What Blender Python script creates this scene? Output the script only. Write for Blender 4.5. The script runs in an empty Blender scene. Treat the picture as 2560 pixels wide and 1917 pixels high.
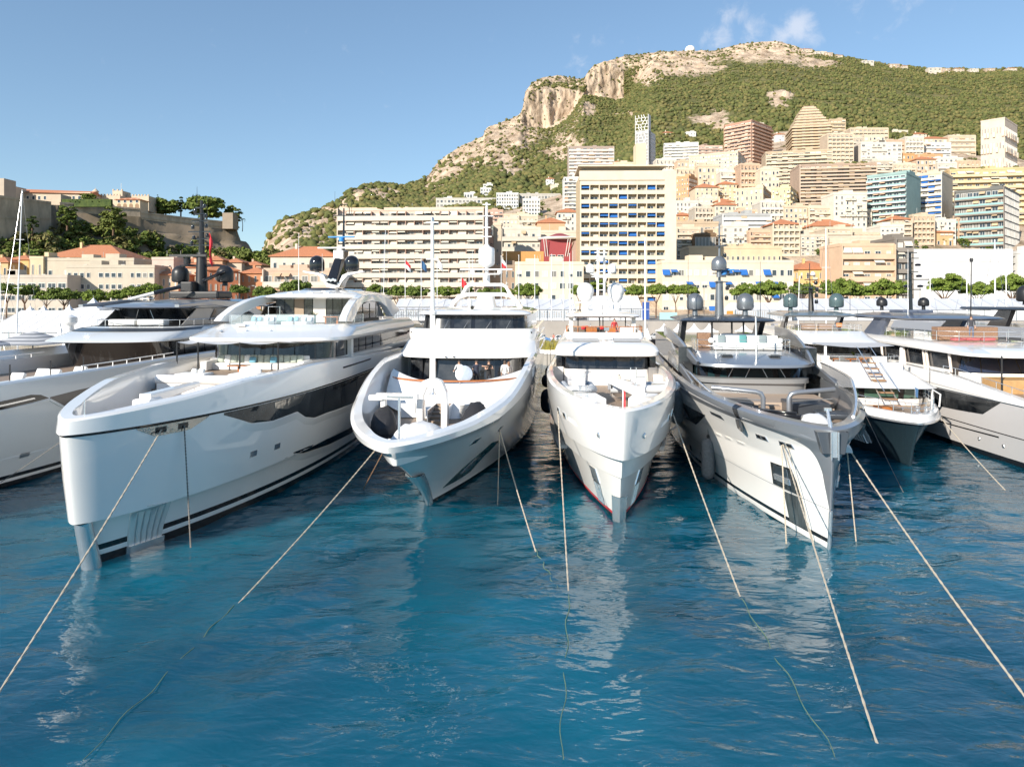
import bpy, math, random
import numpy as np
from mathutils import Vector, Matrix, noise as mnoise
R = math.radians
random.seed(7)
SC = bpy.context.scene
COL = SC.collection

# ---------------------------------------------------------------- camera
F, HY, CX, CH = 1737.0, 752.0, 1280.0, 10.0      # focal length / horizon row / centre column of a 2560 px frame, camera height
cam_d = bpy.data.cameras.new('camera')
cam = bpy.data.objects.new('camera', cam_d)
COL.objects.link(cam)
cam.location = (0, 0, CH)
cam.rotation_euler = (R(90), 0, 0)
cam_d.sensor_width = 36.0
cam_d.lens = 36.0 * F / 2560.0
cam_d.shift_y = -(1917 / 2 - HY) / 2560.0
cam_d.clip_start = 0.2
cam_d.clip_end = 20000
SC.camera = cam

# ---------------------------------------------------------------- sky and sun
SUN_AZ, SUN_EL = 38.0, 25.0                      # degrees to the left of straight behind the camera, elevation
to_sun = Vector((-math.sin(R(SUN_AZ)) * math.cos(R(SUN_EL)), -math.cos(R(SUN_AZ)) * math.cos(R(SUN_EL)), math.sin(R(SUN_EL))))
world = bpy.data.worlds.new('World')
SC.world = world
world.use_nodes = True
wn, wl = world.node_tree.nodes, world.node_tree.links
wn.clear()
w_out = wn.new('ShaderNodeOutputWorld')
w_bg = wn.new('ShaderNodeBackground')
w_sky = wn.new('ShaderNodeTexSky')
w_sky.sky_type = 'NISHITA'
w_sky.sun_disc = False
w_sky.sun_elevation = R(SUN_EL)
w_sky.sun_rotation = math.atan2(to_sun.x, to_sun.y)
w_sky.altitude = 0
w_sky.air_density = 1.0
w_sky.dust_density = 0.0
w_sky.ozone_density = 2.0
w_bg.inputs['Strength'].default_value = 0.135
wl.new(w_bg.outputs[0], w_out.inputs[0])
# thin fair-weather clouds over the mountain: noise in the sky's own directions
tc = wn.new('ShaderNodeTexCoord')
def wmath(op, a, b=None, c=None):
    n = wn.new('ShaderNodeMath'); n.operation = op
    for i, v in enumerate((a, b, c)):
        if v is None: continue
        if isinstance(v, (int, float)): n.inputs[i].default_value = v
        else: wl.new(v, n.inputs[i])
    return n.outputs[0]
def pdir(px, py):
    return Vector(((px - CX) / F, 1.0, -(py - HY) / F)).normalized()
mask = None
for px, py, rad, amp in ((1800, 105, .035, .8), (1835, 40, .030, .7), (1890, 62, .030, .6), (1990, 62, .034, .95), (1770, 95, .022, .6), (1880, 95, .045, .7), (1958, 95, .032, .8), (2030, 105, .022, .5),
                         (1455, 162, .026, .6), (1445, 90, .030, .42), (1500, 100, .034, .5), (1420, 85, .02, .35), (1550, 105, .02, .4), (2140, 0, .05, .3), (2240, 2, .05, .3), (1580, 0, .03, .25), (135, 445, .012, .35)):
    d = wn.new('ShaderNodeVectorMath'); d.operation = 'DISTANCE'
    wl.new(tc.outputs['Generated'], d.inputs[0]); d.inputs[1].default_value = pdir(px, py)
    m = wmath('MULTIPLY', wmath('SMOOTH_MIN', wmath('MAXIMUM', wmath('SUBTRACT', 1.0, wmath('DIVIDE', d.outputs['Value'], rad)), 0.0), 1.0, .1), amp)
    mask = m if mask is None else wmath('MAXIMUM', mask, m)
nz = wn.new('ShaderNodeTexNoise'); nz.inputs['Scale'].default_value = 34; nz.inputs['Detail'].default_value = 9; nz.inputs['Roughness'].default_value = .62
nz.inputs['Distortion'].default_value = .35
wl.new(tc.outputs['Generated'], nz.inputs['Vector'])
cl = wmath('ADD', wmath('MULTIPLY', mask, 1.25), wmath('MULTIPLY', wmath('SUBTRACT', nz.outputs['Fac'], .62), 2.3))
clr = wn.new('ShaderNodeMapRange'); clr.interpolation_type = 'SMOOTHSTEP'
wl.new(cl, clr.inputs['Value']); clr.inputs['From Min'].default_value = 0.0; clr.inputs['From Max'].default_value = 1.1; clr.inputs['To Max'].default_value = .48
mixc = wn.new('ShaderNodeMixRGB')
w_gam = wn.new('ShaderNodeGamma'); w_gam.inputs[1].default_value = 0.72
wl.new(w_sky.outputs[0], w_gam.inputs[0])
w_tint = wn.new('ShaderNodeMixRGB'); w_tint.blend_type = 'MULTIPLY'; w_tint.inputs[0].default_value = 1.0; w_tint.inputs[2].default_value = (.80, .95, 1.07, 1)
wl.new(w_gam.outputs[0], w_tint.inputs[1])
wl.new(clr.outputs[0], mixc.inputs[0]); wl.new(w_tint.outputs[0], mixc.inputs[1]); mixc.inputs[2].default_value = (4.6, 4.5, 4.6, 1)
wl.new(mixc.outputs[0], w_bg.inputs[0])

sun_d = bpy.data.lights.new('sun', 'SUN')
sun_d.energy = 4.3
sun_d.angle = R(0.5)
sun_d.color = (1.0, 0.925, 0.81)
sun = bpy.data.objects.new('sun', sun_d)
COL.objects.link(sun)
sun.rotation_euler = (-to_sun).to_track_quat('-Z', 'Y').to_euler()

SC.view_settings.view_transform = 'Standard'
SC.view_settings.look = 'None'
SC.view_settings.gamma = 1
SC.view_settings.use_curve_mapping = False
SC.view_settings.exposure = 0.78
SC.render.engine = 'CYCLES'
SC.cycles.max_bounces = 6
SC.cycles.diffuse_bounces = 3
SC.cycles.glossy_bounces = 4
SC.cycles.transparent_max_bounces = 8
SC.cycles.caustics_reflective = False
SC.cycles.caustics_refractive = False
SC.cycles.sample_clamp_indirect = 6
SC.cycles.use_denoising = True

# ---------------------------------------------------------------- helpers
def at(px, py, Z):
    return Vector(((px - CX) / F * Z, Z, CH - (py - HY) / F * Z))
def lerp(a, b, t): return a + (b - a) * t
def interp(tab, x):
    if x <= tab[0][0]: return tab[0][1]
    for (a, va), (b, vb) in zip(tab, tab[1:]):
        if x <= b: return va + (vb - va) * (x - a) / (b - a)
    return tab[-1][1]

MATS = {}
def mat(name, base=(.8, .8, .8), rough=.5, metal=0., coat=0., spec=.5, var=0., vscale=3., bump=0., bscale=20., base2=None, stretch=(1, 1, 1), trans=0., alpha=1., coord='Object', detail=5., emit=None):
    if name in MATS: return MATS[name]
    m = bpy.data.materials.new(name); m.use_nodes = True
    MATS[name] = m
    N, L = m.node_tree.nodes, m.node_tree.links
    b = N['Principled BSDF']
    b.inputs['Roughness'].default_value = rough
    b.inputs['Metallic'].default_value = metal
    b.inputs['Coat Weight'].default_value = coat
    b.inputs['Coat Roughness'].default_value = .04
    b.inputs['Specular IOR Level'].default_value = spec
    b.inputs['Transmission Weight'].default_value = trans
    b.inputs['Alpha'].default_value = alpha
    b.inputs['Base Color'].default_value = (*base, 1)
    if emit: b.inputs['Emission Color'].default_value = (*emit, 1)
    if var or bump or base2:
        c = N.new('ShaderNodeTexCoord'); mp = N.new('ShaderNodeMapping')
        mp.inputs['Scale'].default_value = stretch
        L.new(c.outputs[coord], mp.inputs[0])
    if var or base2:
        n = N.new('ShaderNodeTexNoise'); n.inputs['Scale'].default_value = vscale; n.inputs['Detail'].default_value = detail; n.inputs['Roughness'].default_value = .6
        L.new(mp.outputs[0], n.inputs['Vector'])
        rp = N.new('ShaderNodeValToRGB')
        b2 = base2 if base2 else tuple(min(1, v * (1 + var)) for v in base)
        b1 = base if base2 else tuple(v * (1 - var) for v in base)
        rp.color_ramp.elements[0].position = .35; rp.color_ramp.elements[1].position = .66
        rp.color_ramp.elements[0].color = (*b1, 1); rp.color_ramp.elements[1].color = (*b2, 1)
        L.new(n.outputs['Fac'], rp.inputs[0]); L.new(rp.outputs[0], b.inputs['Base Color'])
    if bump:
        n = N.new('ShaderNodeTexNoise'); n.inputs['Scale'].default_value = bscale; n.inputs['Detail'].default_value = 4
        L.new(mp.outputs[0], n.inputs['Vector'])
        bp = N.new('ShaderNodeBump'); bp.inputs['Strength'].default_value = bump; bp.inputs['Distance'].default_value = .1
        L.new(n.outputs['Fac'], bp.inputs['Height']); L.new(bp.outputs[0], b.inputs['Normal'])
    return m

class MB:
    """collects shapes, builds ONE mesh object"""
    def __init__(s): s.v = []; s.f = []; s.m = []; s.sm = []
    def add(s, verts, faces, mat=0, smooth=False):
        o = len(s.v); s.v += [tuple(p) for p in verts]
        for i, f in enumerate(faces):
            s.f.append(tuple(o + k for k in f)); s.m.append(mat if isinstance(mat, int) else mat[i]); s.sm.append(smooth)
        return s
    def box(s, c, d, mat=0, rz=0., rx=0., ry=0., tap=1.0):
        x, y, z = d[0] / 2, d[1] / 2, d[2] / 2
        vs = [(-x, -y, -z), (x, -y, -z), (x, y, -z), (-x, y, -z), (-x * tap, -y * tap, z), (x * tap, -y * tap, z), (x * tap, y * tap, z), (-x * tap, y * tap, z)]
        if rz or rx or ry:
            M = Matrix.Rotation(rz, 3, 'Z') @ Matrix.Rotation(ry, 3, 'Y') @ Matrix.Rotation(rx, 3, 'X')
            vs = [M @ Vector(p) for p in vs]
        vs = [(p[0] + c[0], p[1] + c[1], p[2] + c[2]) for p in vs]
        return s.add(vs, [(0, 3, 2, 1), (4, 5, 6, 7), (0, 1, 5, 4), (1, 2, 6, 5), (2, 3, 7, 6), (3, 0, 4, 7)], mat)
    def bx(s, x0, x1, y0, y1, z0, z1, mat=0): return s.box(((x0 + x1) / 2, (y0 + y1) / 2, (z0 + z1) / 2), (x1 - x0, y1 - y0, z1 - z0), mat)
    def grid(s, rows, mat=0, smooth=True, closed=False, rowmats=None, flip=False):
        n = len(rows[0]); vs = [p for r in rows for p in r]; fs = []; ms = []
        for i in range(len(rows) - 1):
            for j in range(n if closed else n - 1):
                k = (j + 1) % n
                q = (i * n + j, i * n + k, (i + 1) * n + k, (i + 1) * n + j)
                fs.append(q[::-1] if flip else q); ms.append(rowmats[i] if rowmats else mat)
        return s.add(vs, fs, ms, smooth)
    def tube(s, pts, r, n=8, mat=0, r2=None, caps=True, smooth=True):
        pts = [Vector(p) for p in pts]; rows = []; u = None
        for i, p in enumerate(pts):
            d = (pts[min(i + 1, len(pts) - 1)] - pts[max(i - 1, 0)]).normalized()
            if u is None:
                u = d.orthogonal().normalized()
            else:
                u = (u - d * u.dot(d)); u = u.normalized() if u.length > 1e-6 else d.orthogonal().normalized()
            w = d.cross(u); rr = r if r2 is None else lerp(r, r2, i / (len(pts) - 1))
            rows.append([p + (u * math.cos(2 * math.pi * k / n) + w * math.sin(2 * math.pi * k / n)) * rr for k in range(n)])
        s.grid(rows, mat, smooth, closed=True)
        if caps:
            s.add(rows[0], [tuple(range(n))[::-1]], mat); s.add(rows[-1], [tuple(range(n))], mat)
        return s
    def lathe(s, prof, c=(0, 0, 0), n=16, mat=0, smooth=True, axis=None, sx=1., sy=1.):
        rows = []
        Q = Vector((0, 0, 1)).rotation_difference(Vector(axis)) if axis else None
        for r, z in prof:
            ring = []
            for k in range(n):
                p = Vector((r * sx * math.cos(2 * math.pi * k / n), r * sy * math.sin(2 * math.pi * k / n), z))
                if Q: p = Q @ p
                ring.append((p[0] + c[0], p[1] + c[1], p[2] + c[2]))
            rows.append(ring)
        s.grid(rows, mat, smooth, closed=True)
        if prof[0][0] > 1e-4: s.add(rows[0], [tuple(range(n))[::-1]], mat)
        if prof[-1][0] > 1e-4: s.add(rows[-1], [tuple(range(n))], mat)
        return s
    def prism(s, poly, z0, z1, mat=0, axis='z', smooth=False):
        n = len(poly)
        def P3(p, h): return (p[0], p[1], h) if axis == 'z' else ((h, p[0], p[1]) if axis == 'x' else (p[0], h, p[1]))
        vs = [P3(p, z0) for p in poly] + [P3(p, z1) for p in poly]
        fs = [tuple(range(n))[::-1], tuple(range(n, 2 * n))] + [(i, (i + 1) % n, n + (i + 1) % n, n + i) for i in range(n)]
        if axis == 'y': fs = [f[::-1] for f in fs]
        return s.add(vs, fs, mat, smooth)
    def mesh(s, name, mats, sharp=38):
        me = bpy.data.meshes.new(name); me.from_pydata(s.v, [], s.f)
        for m in (mats if isinstance(mats, (list, tuple)) else [mats]): me.materials.append(m)
        me.polygons.foreach_set('material_index', s.m); me.polygons.foreach_set('use_smooth', s.sm)
        if any(s.sm): me.set_sharp_from_angle(angle=R(sharp))
        me.update()
        return me
    def build(s, name, mats, parent=None, loc=None, rz=None, bev=0., sharp=38):
        o = new(name, s.mesh(name, mats, sharp), parent, loc, rz)
        if bev:
            b = o.modifiers.new('bevel', 'BEVEL'); b.width = bev; b.segments = 2; b.limit_method = 'ANGLE'; b.angle_limit = R(40)
        return o
def new(name, me, parent=None, loc=None, rz=None):
    o = bpy.data.objects.new(name, me); COL.objects.link(o)
    if parent is not None: o.parent = parent
    if loc is not None: o.location = loc
    if rz is not None: o.rotation_euler = (0, 0, rz)
    return o
def tag(o, label, cat, group=None, kind=None):
    if label: o['label'] = label
    if cat: o['category'] = cat
    if group: o['group'] = group
    if kind: o['kind'] = kind
    return o
def thing(name, label, cat, loc=(0, 0, 0), rz=0., group=None):
    return tag(new(name, None, None, loc, rz), label, cat, group)
def copy_tree(o, parent=None):
    c = o.copy(); COL.objects.link(c); c.parent = parent
    for ch in list(o.children): copy_tree(ch, c)
    return c
def struct(o): o['kind'] = 'structure'; return o

# shared materials
WHITE = mat('gelcoat_white', (.90, .875, .84), .3, coat=1., var=.014, vscale=.4)
WHITE2 = mat('matt_white', (.82, .81, .80), .5, var=.03, vscale=2)
CHROME = mat('polished_steel', (.86, .86, .86), .2, metal=.82, var=.06, vscale=2)
STEEL = mat('brushed_steel', (.6, .61, .62), .3, metal=1.)
GLASS = mat('dark_tinted_glass', (.010, .012, .015), .04, spec=.6, coat=.4, base2=(.06, .062, .064), vscale=.9, detail=3)  # lighter blotches painted in for glimpses of rooms and reflections
BLACK = mat('gloss_black', (.012, .012, .014), .08, coat=.5)
MBLACK = mat('satin_black', (.02, .02, .022), .4)
RUBBER = mat('navy_fender_cloth', (.018, .022, .032), .75, var=.2, vscale=6)
GFEND = mat('grey_fender_cloth', (.2, .205, .21), .8, var=.15, vscale=8)
TEAK = mat('weathered_teak', (.36, .27, .2), .6, base2=(.27, .2, .15), vscale=2.2, stretch=(14, .7, 1))
VARN = mat('varnished_wood', (.42, .15, .04), .25, coat=.5, base2=(.33, .11, .03), vscale=3, stretch=(1, 8, 1))
CUSH = mat('white_upholstery', (.76, .75, .72), .8, var=.04, vscale=5)
SAGE = mat('sage_cushion', (.42, .46, .40), .85, var=.1, vscale=6)
BLUEC = mat('aqua_cushion', (.16, .36, .46), .85, var=.1, vscale=6)
GRAPH = mat('graphite_metallic', (.34, .355, .38), .28, metal=.6, coat=.5)
GRAPH2 = mat('dark_graphite', (.075, .085, .1), .35, metal=.5, coat=.3)
ROPE = mat('pale_mooring_rope', (.52, .46, .37), .85, base2=(.40, .34, .26), vscale=9)
ROPE2 = mat('weathered_grey_rope', (.2, .18, .16), .9, var=.2, vscale=9)
CLEAR = mat('clear_glass', (.75, .85, .85), .02, alpha=.22, spec=.6)
CANV = mat('light_grey_canvas', (.55, .55, .56), .7, var=.05, vscale=2)
COVER = mat('white_boat_cover', (.72, .72, .72), .75, bump=.35, bscale=2.2)
SKIN = mat('skin', (.55, .33, .23), .55)

# ---------------------------------------------------------------- water
def make_water():
    xs = np.concatenate([-np.geomspace(2500, 52, 22), np.linspace(-50, 50, 420), np.geomspace(52, 2500, 22)])
    ys = np.concatenate([np.linspace(-300, 2, 10), np.linspace(3, 45, 230), np.linspace(45.6, 112, 90)])
    X, Y = np.meshgrid(xs, ys)
    rng = np.random.RandomState(3)
    Z = np.zeros_like(X)
    for k in range(34):
        lam = 0.9 * (6.0 / 0.9) ** rng.rand()
        th = rng.normal(math.radians(-68), .75)
        ph = rng.rand() * 6.28
        Z += lam * .0026 * np.sin((X * math.cos(th) + Y * math.sin(th)) * 6.2832 / lam + ph + .6 * np.sin(X * .11 + k) + .5 * np.sin(Y * .13 + 2 * k))
    fade = np.clip((51 - np.abs(X)) / 10, 0, 1) * np.clip((Y - 2) / 3, 0, 1)
    Z *= fade
    n, m = X.shape
    vs = np.stack([X, Y, Z], -1).reshape(-1, 3)
    i = np.arange(n - 1)[:, None] * m + np.arange(m - 1)[None]
    fs = np.stack([i, i + 1, i + m + 1, i + m], -1).reshape(-1, 4)
    me = bpy.data.meshes.new('water')
    me.from_pydata(vs.tolist(), [], fs.tolist())
    me.polygons.foreach_set('use_smooth', [True] * len(fs))
    M = mat('harbour_water', (.0016, .05, .098), .02, spec=.5)
    N, L = M.node_tree.nodes, M.node_tree.links
    b = N['Principled BSDF']; b.inputs['IOR'].default_value = 1.7; b.subsurface_method = 'BURLEY'; b.inputs['Subsurface Weight'].default_value = 1.0; b.inputs['Subsurface Radius'].default_value = (.6, 1.0, 1.0); b.inputs['Subsurface Scale'].default_value = 2.5
    geo = N.new('ShaderNodeNewGeometry')
    prev = None
    for sc, st, dist, stretch in ((.6, .6, .16, (1, 2.1, 1)), (1.6, .5, .055, (1, 1.8, 1)), (4.2, .2, .02, (1, 1.6, 1))):
        mp = N.new('ShaderNodeMapping'); mp.inputs['Scale'].default_value = stretch; mp.inputs['Rotation'].default_value = (0, 0, R(22))
        L.new(geo.outputs['Position'], mp.inputs[0])
        nt = N.new('ShaderNodeTexNoise'); nt.inputs['Scale'].default_value = sc; nt.inputs['Detail'].default_value = 2.5; nt.inputs['Distortion'].default_value = .5
        L.new(mp.outputs[0], nt.inputs['Vector'])
        bp = N.new('ShaderNodeBump'); bp.inputs['Strength'].default_value = st; bp.inputs['Distance'].default_value = dist
        L.new(nt.outputs['Fac'], bp.inputs['Height'])
        if prev: L.new(prev.outputs[0], bp.inputs['Normal'])
        prev = bp
    L.new(prev.outputs[0], b.inputs['Normal'])
    nt = N.new('ShaderNodeTexNoise'); nt.inputs['Scale'].default_value = .085; nt.inputs['Detail'].default_value = 3
    L.new(geo.outputs['Position'], nt.inputs['Vector'])
    rp = N.new('ShaderNodeValToRGB'); rp.color_ramp.elements[0].color = (.0004, .062, .108, 1); rp.color_ramp.elements[1].color = (.0004, .112, .175, 1)
    rp.color_ramp.elements[0].position = .38; rp.color_ramp.elements[1].position = .62
    L.new(nt.outputs['Fac'], rp.inputs[0]); L.new(rp.outputs[0], b.inputs['Base Color'])
    me.materials.append(M)
    o = new('water', me); struct(o); tag(o, 'deep blue rippled harbour water', None)
make_water()

# ---------------------------------------------------------------- quay and low ground
STONE = mat('quay_stone', (.42, .38, .33), .8, var=.12, vscale=.4, bump=.3, bscale=3)
ASPH = mat('promenade_paving', (.34, .31, .28), .85, var=.12, vscale=.15)
def make_ground():
    g = MB()
    # lower quay, upper promenade behind a retaining wall, the low town beyond
    g.bx(-900, 900, 108, 158, -6, 1.6, 0)
    g.build('quay', [STONE]); 
    q = bpy.data.objects['quay']; struct(q)
    g = MB(); g.bx(-900, 900, 158, 216, -6, 5.4, 0)
    struct(g.build('promenade', [ASPH]))
    g = MB(); n = 24
    rows = [[(lerp(-4000, 1500, j / n), y, z) for j in range(n + 1)] for y, z in ((216.004, 5.6), (400, 7), (900, 8), (6000, 8))]
    g.grid(rows, 0, False); struct(g.build('town_ground', [ASPH]))
make_ground()

# ---------------------------------------------------------------- the mountain (one height field, shaped by its crest, its cliffs and the town's upper edge)
SKY = [(600, 735), (640, 690), (664, 622), (679, 583), (727, 536), (800, 523), (848, 507), (861, 488), (918, 466), (952, 460), (1017, 466), (1070, 440), (1091, 410), (1152, 366), (1208, 340), (1215, 323), (1273, 299), (1308, 281), (1313, 230), (1330, 208), (1356, 194), (1395, 188), (1430, 194), (1460, 200), (1467, 184), (1482, 165), (1513, 155), (1562, 139), (1652, 130), (1725, 128), (1788, 126), (1851, 110), (1914, 105), (1956, 106), (2008, 123), (2113, 142), (2187, 157), (2344, 173), (2449, 173), (2560, 170), (2800, 190), (3300, 240)]
ZSKY = [(600, 700), (664, 760), (860, 860), (1017, 980), (1090, 1150), (1310, 1380), (1470, 1450), (1900, 1620), (2560, 1500), (3300, 1500)]
CITY = [(600, 742), (640, 700), (720, 640), (900, 588), (1100, 560), (1300, 512), (1400, 488), (1500, 440), (1650, 395), (1800, 372), (1950, 330), (2100, 322), (2250, 350), (2400, 385), (2560, 405), (3300, 430)]
ZCITY = [(600, 420), (720, 480), (1000, 560), (1300, 620), (3300, 640)]
CLB = [(1300, 312), (1378, 316), (1421, 290), (1447, 247), (1458, 226), (1464, 232), (1500, 243), (1540, 246), (1575, 235), (1600, 215), (1700, 175)]
CLT = [(1300, 284), (1313, 240), (1330, 226), (1378, 230), (1421, 222), (1447, 208), (1458, 205), (1464, 192), (1482, 175), (1513, 163), (1540, 162), (1575, 152), (1600, 150), (1700, 145)]
def col_profile(px):
    ys, zs = interp(SKY, px), interp(ZSKY, px)
    yc, zc = interp(CITY, px), interp(ZCITY, px)
    rows = [(216, 5.5)]
    zz = lambda y, Z: CH - (y - HY) / F * Z
    rows.append((zc, zz(yc, zc)))
    plain = []
    for t, q in ((.5, .60), (.86, .90), (.9, .93), (1., 1.)):
        Z = lerp(zc, zs, t); plain.append((Z, zz(lerp(yc, ys, q), Z)))
    w = min(1, (px - 1284) / 34, (1640 - px) / 80)
    if w > 0:
        w = w * w * (3 - 2 * w)
        yb, yt = interp(CLB, px), interp(CLT, px); Zb = zs - 90
        cliff = [(lerp(zc, Zb, .55), zz(lerp(yc, yb, .62), lerp(zc, Zb, .55))), (Zb, zz(yb, Zb)), (Zb + 14, zz(yt, Zb + 14)), (zs, zz(ys, zs))]
        plain = [(lerp(u[0], v[0], w), lerp(u[1], v[1], w)) for u, v in zip(plain, cliff)]
    rows += plain
    rows.append((zs + 60, rows[-1][1] - 6)); rows.append((zs + 500, max(-5, rows[-1][1] - 260)))
    return rows
NR = (26, 60, 46, 24, 30, 4, 3)
def ground_z(px, Z):
    return interp(col_profile(px), Z)
def Zfor(px, py):
    """distance at which the hillside is seen at this picture row"""
    lo, hi = 216., interp(ZSKY, px)
    pr = col_profile(px)
    for k in range(40):
        mid = (lo + hi) / 2
        y = HY - (interp(pr, mid) - CH) * F / mid
        if y > py: lo = mid
        else: hi = mid
    return lo
OUTC = ((1285, 420, 45, 22), (1245, 395, 40, 25), (1390, 385, 45, 25), (1440, 360, 35, 20), (1300, 340, 60, 40), (1215, 340, 40, 30), (1470, 275, 22, 20), (1420, 350, 40, 15), (960, 480, 60, 25), (905, 490, 40, 25), (1760, 300, 40, 14), (1950, 245, 30, 25), (1800, 305, 35, 25), (1560, 285, 30, 8), (1150, 400, 50, 30), (1075, 440, 45, 20), (1120, 430, 60, 20), (1620, 190, 40, 25), (1900, 130, 110, 30), (1640, 150, 150, 28), (1700, 165, 120, 26), (1980, 140, 60, 22), (2040, 160, 60, 12))
def rockiness(px, py, slope):
    r = 0.
    if px < 870: r = max(r, .92)
    d = py - interp(SKY, px)
    if 860 <= px < 930: r = max(r, .7 * (1 - abs(px - 880) / 60))
    if 1060 < px < 1320: r = max(r, 1.05 - d / 130)
    if 1305 < px < 1465: r = max(r, 1.3 if 30 < d and py < interp(CLB, px) + 6 else .8 if d < 18 else 0.35)
    if 1463 <= px < 1560: r = max(r, 1.15 if py < interp(CLB, px) + 4 else 0)
    if 1500 <= px < 2020: r = max(r, .85 - d / 85)
    if px >= 2020: r = max(r, .35 - d / 40)
    for ox, oy, a, b in OUTC:
        e = ((px - ox) / a) ** 2 + ((py - oy) / b) ** 2
        if e < 1.6: r = max(r, .95 - .5 * e)
    return r
def make_mountain():
    pxs = np.concatenate([np.linspace(600, 1290, 170), np.linspace(1294, 1660, 170), np.linspace(1665, 2580, 190), np.linspace(2600, 3300, 30)])
    V = []; rock = []; P2 = []
    for px in pxs:
        pr = col_profile(float(px)); c = []
        for (a, za), (b, zb), n in zip(pr, pr[1:], NR):
            for k in range(n):
                t = k / n; c.append((lerp(a, b, t), lerp(za, zb, t), len(c)))
        c.append((*pr[-1], len(c)))
        for Z, z, k in c:
            x = (px - CX) / F * Z
            py = HY - (z - CH) * F / Z
            r = rockiness(px, py, 0) if k > 25 else (.8 if px > 1050 else 0.)
            p = Vector((x, Z, z))
            nr = mnoise.fractal(p * .012, .9, 2.1, 6)
            n2 = mnoise.fractal(Vector((x * .05, Z * .05, z * .022)), .8, 2.2, 5)
            r = r + .35 * nr * (r > -.6)
            rr = min(1, max(0, r))
            up = min(1, max(0, (Z - 430) / 250.))
            near_sky = 1.0 if k < 180 else .35
            dz = up * near_sky * (5.5 * nr + rr * 2.2 * n2)
            dy = -up * rr * (7.0 * n2 + 5 * mnoise.fractal(p * .03, 1., 2., 4)) * (1 if k < 186 else .3)
            V.append((x * (1 + .0004 * n2 * up), Z + dy, z + dz)); rock.append(rr); P2.append((px, py))
    nrow = len(c); ncol = len(pxs)
    i = (np.arange(ncol - 1)[:, None] * nrow + np.arange(nrow - 1)[None])
    fs = np.stack([i, i + nrow, i + nrow + 1, i + 1], -1).reshape(-1, 4)
    me = bpy.data.meshes.new('mountain'); me.from_pydata(V, [], fs.tolist())
    me.polygons.foreach_set('use_smooth', [True] * len(fs))
    a = me.attributes.new('rock', 'FLOAT', 'POINT'); a.data.foreach_set('value', rock)
    M = mat('mountain_slope', (.3, .3, .2), .9, spec=.2)
    N, L = M.node_tree.nodes, M.node_tree.links; b = N['Principled BSDF']
    at_ = N.new('ShaderNodeAttribute'); at_.attribute_name = 'rock'
    geo = N.new('ShaderNodeNewGeometry')
    def nse(sc, det, stretch=(1, 1, 1)):
        mp = N.new('ShaderNodeMapping'); mp.inputs['Scale'].default_value = stretch; L.new(geo.outputs['Position'], mp.inputs[0])
        n = N.new('ShaderNodeTexNoise'); n.inputs['Scale'].default_value = sc; n.inputs['Detail'].default_value = det; n.inputs['Roughness'].default_value = .65
        L.new(mp.outputs[0], n.inputs['Vector']); return n.outputs['Fac']
    def ramp(f, els):
        r = N.new('ShaderNodeValToRGB')
        while len(r.color_ramp.elements) < len(els): r.color_ramp.elements.new(.5)
        for e, (p, cc) in zip(r.color_ramp.elements, els): e.position = p; e.color = (*cc, 1)
        L.new(f, r.inputs[0]); return r.outputs[0]
    rk = ramp(nse(.055, 9, (1, 1, .30)), ((.28, (.15, .105, .07)), (.41, (.36, .265, .185)), (.53, (.53, .41, .30)), (.70, (.68, .535, .40))))
    gr = ramp(nse(.03, 8), ((.33, (.072, .078, .026)), (.5, (.115, .115, .042)), (.66, (.20, .165, .08))))
    md = N.new('ShaderNodeMath'); md.operation = 'MULTIPLY_ADD'; L.new(nse(.09, 7), md.inputs[0]); md.inputs[1].default_value = 1.5; L.new(at_.outputs['Fac'], md.inputs[2])
    f = ramp(md.outputs[0], ((.0, (0, 0, 0)), (1.0, (1, 1, 1))))
    mr = N.new('ShaderNodeMapRange'); mr.interpolation_type = 'SMOOTHSTEP'; L.new(md.outputs[0], mr.inputs[0]); mr.inputs[1].default_value = 1.08; mr.inputs[2].default_value = 1.42
    mx = N.new('ShaderNodeMixRGB'); L.new(mr.outputs[0], mx.inputs[0]); L.new(gr, mx.inputs[1]); L.new(rk, mx.inputs[2])
    L.new(mx.outputs[0], b.inputs['Base Color'])
    bp = N.new('ShaderNodeBump'); bp.inputs['Strength'].default_value = .8; bp.inputs['Distance'].default_value = 5.; L.new(nse(.11, 8, (1, 1, .5)), bp.inputs['Height']); L.new(bp.outputs[0], b.inputs['Normal'])
    me.materials.append(M)
    o = new('mountain', me); struct(o); tag(o, 'steep limestone mountain with green wooded slopes above the town', None)
    return V, rock, P2, nrow, ncol
MT = make_mountain()

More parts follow.
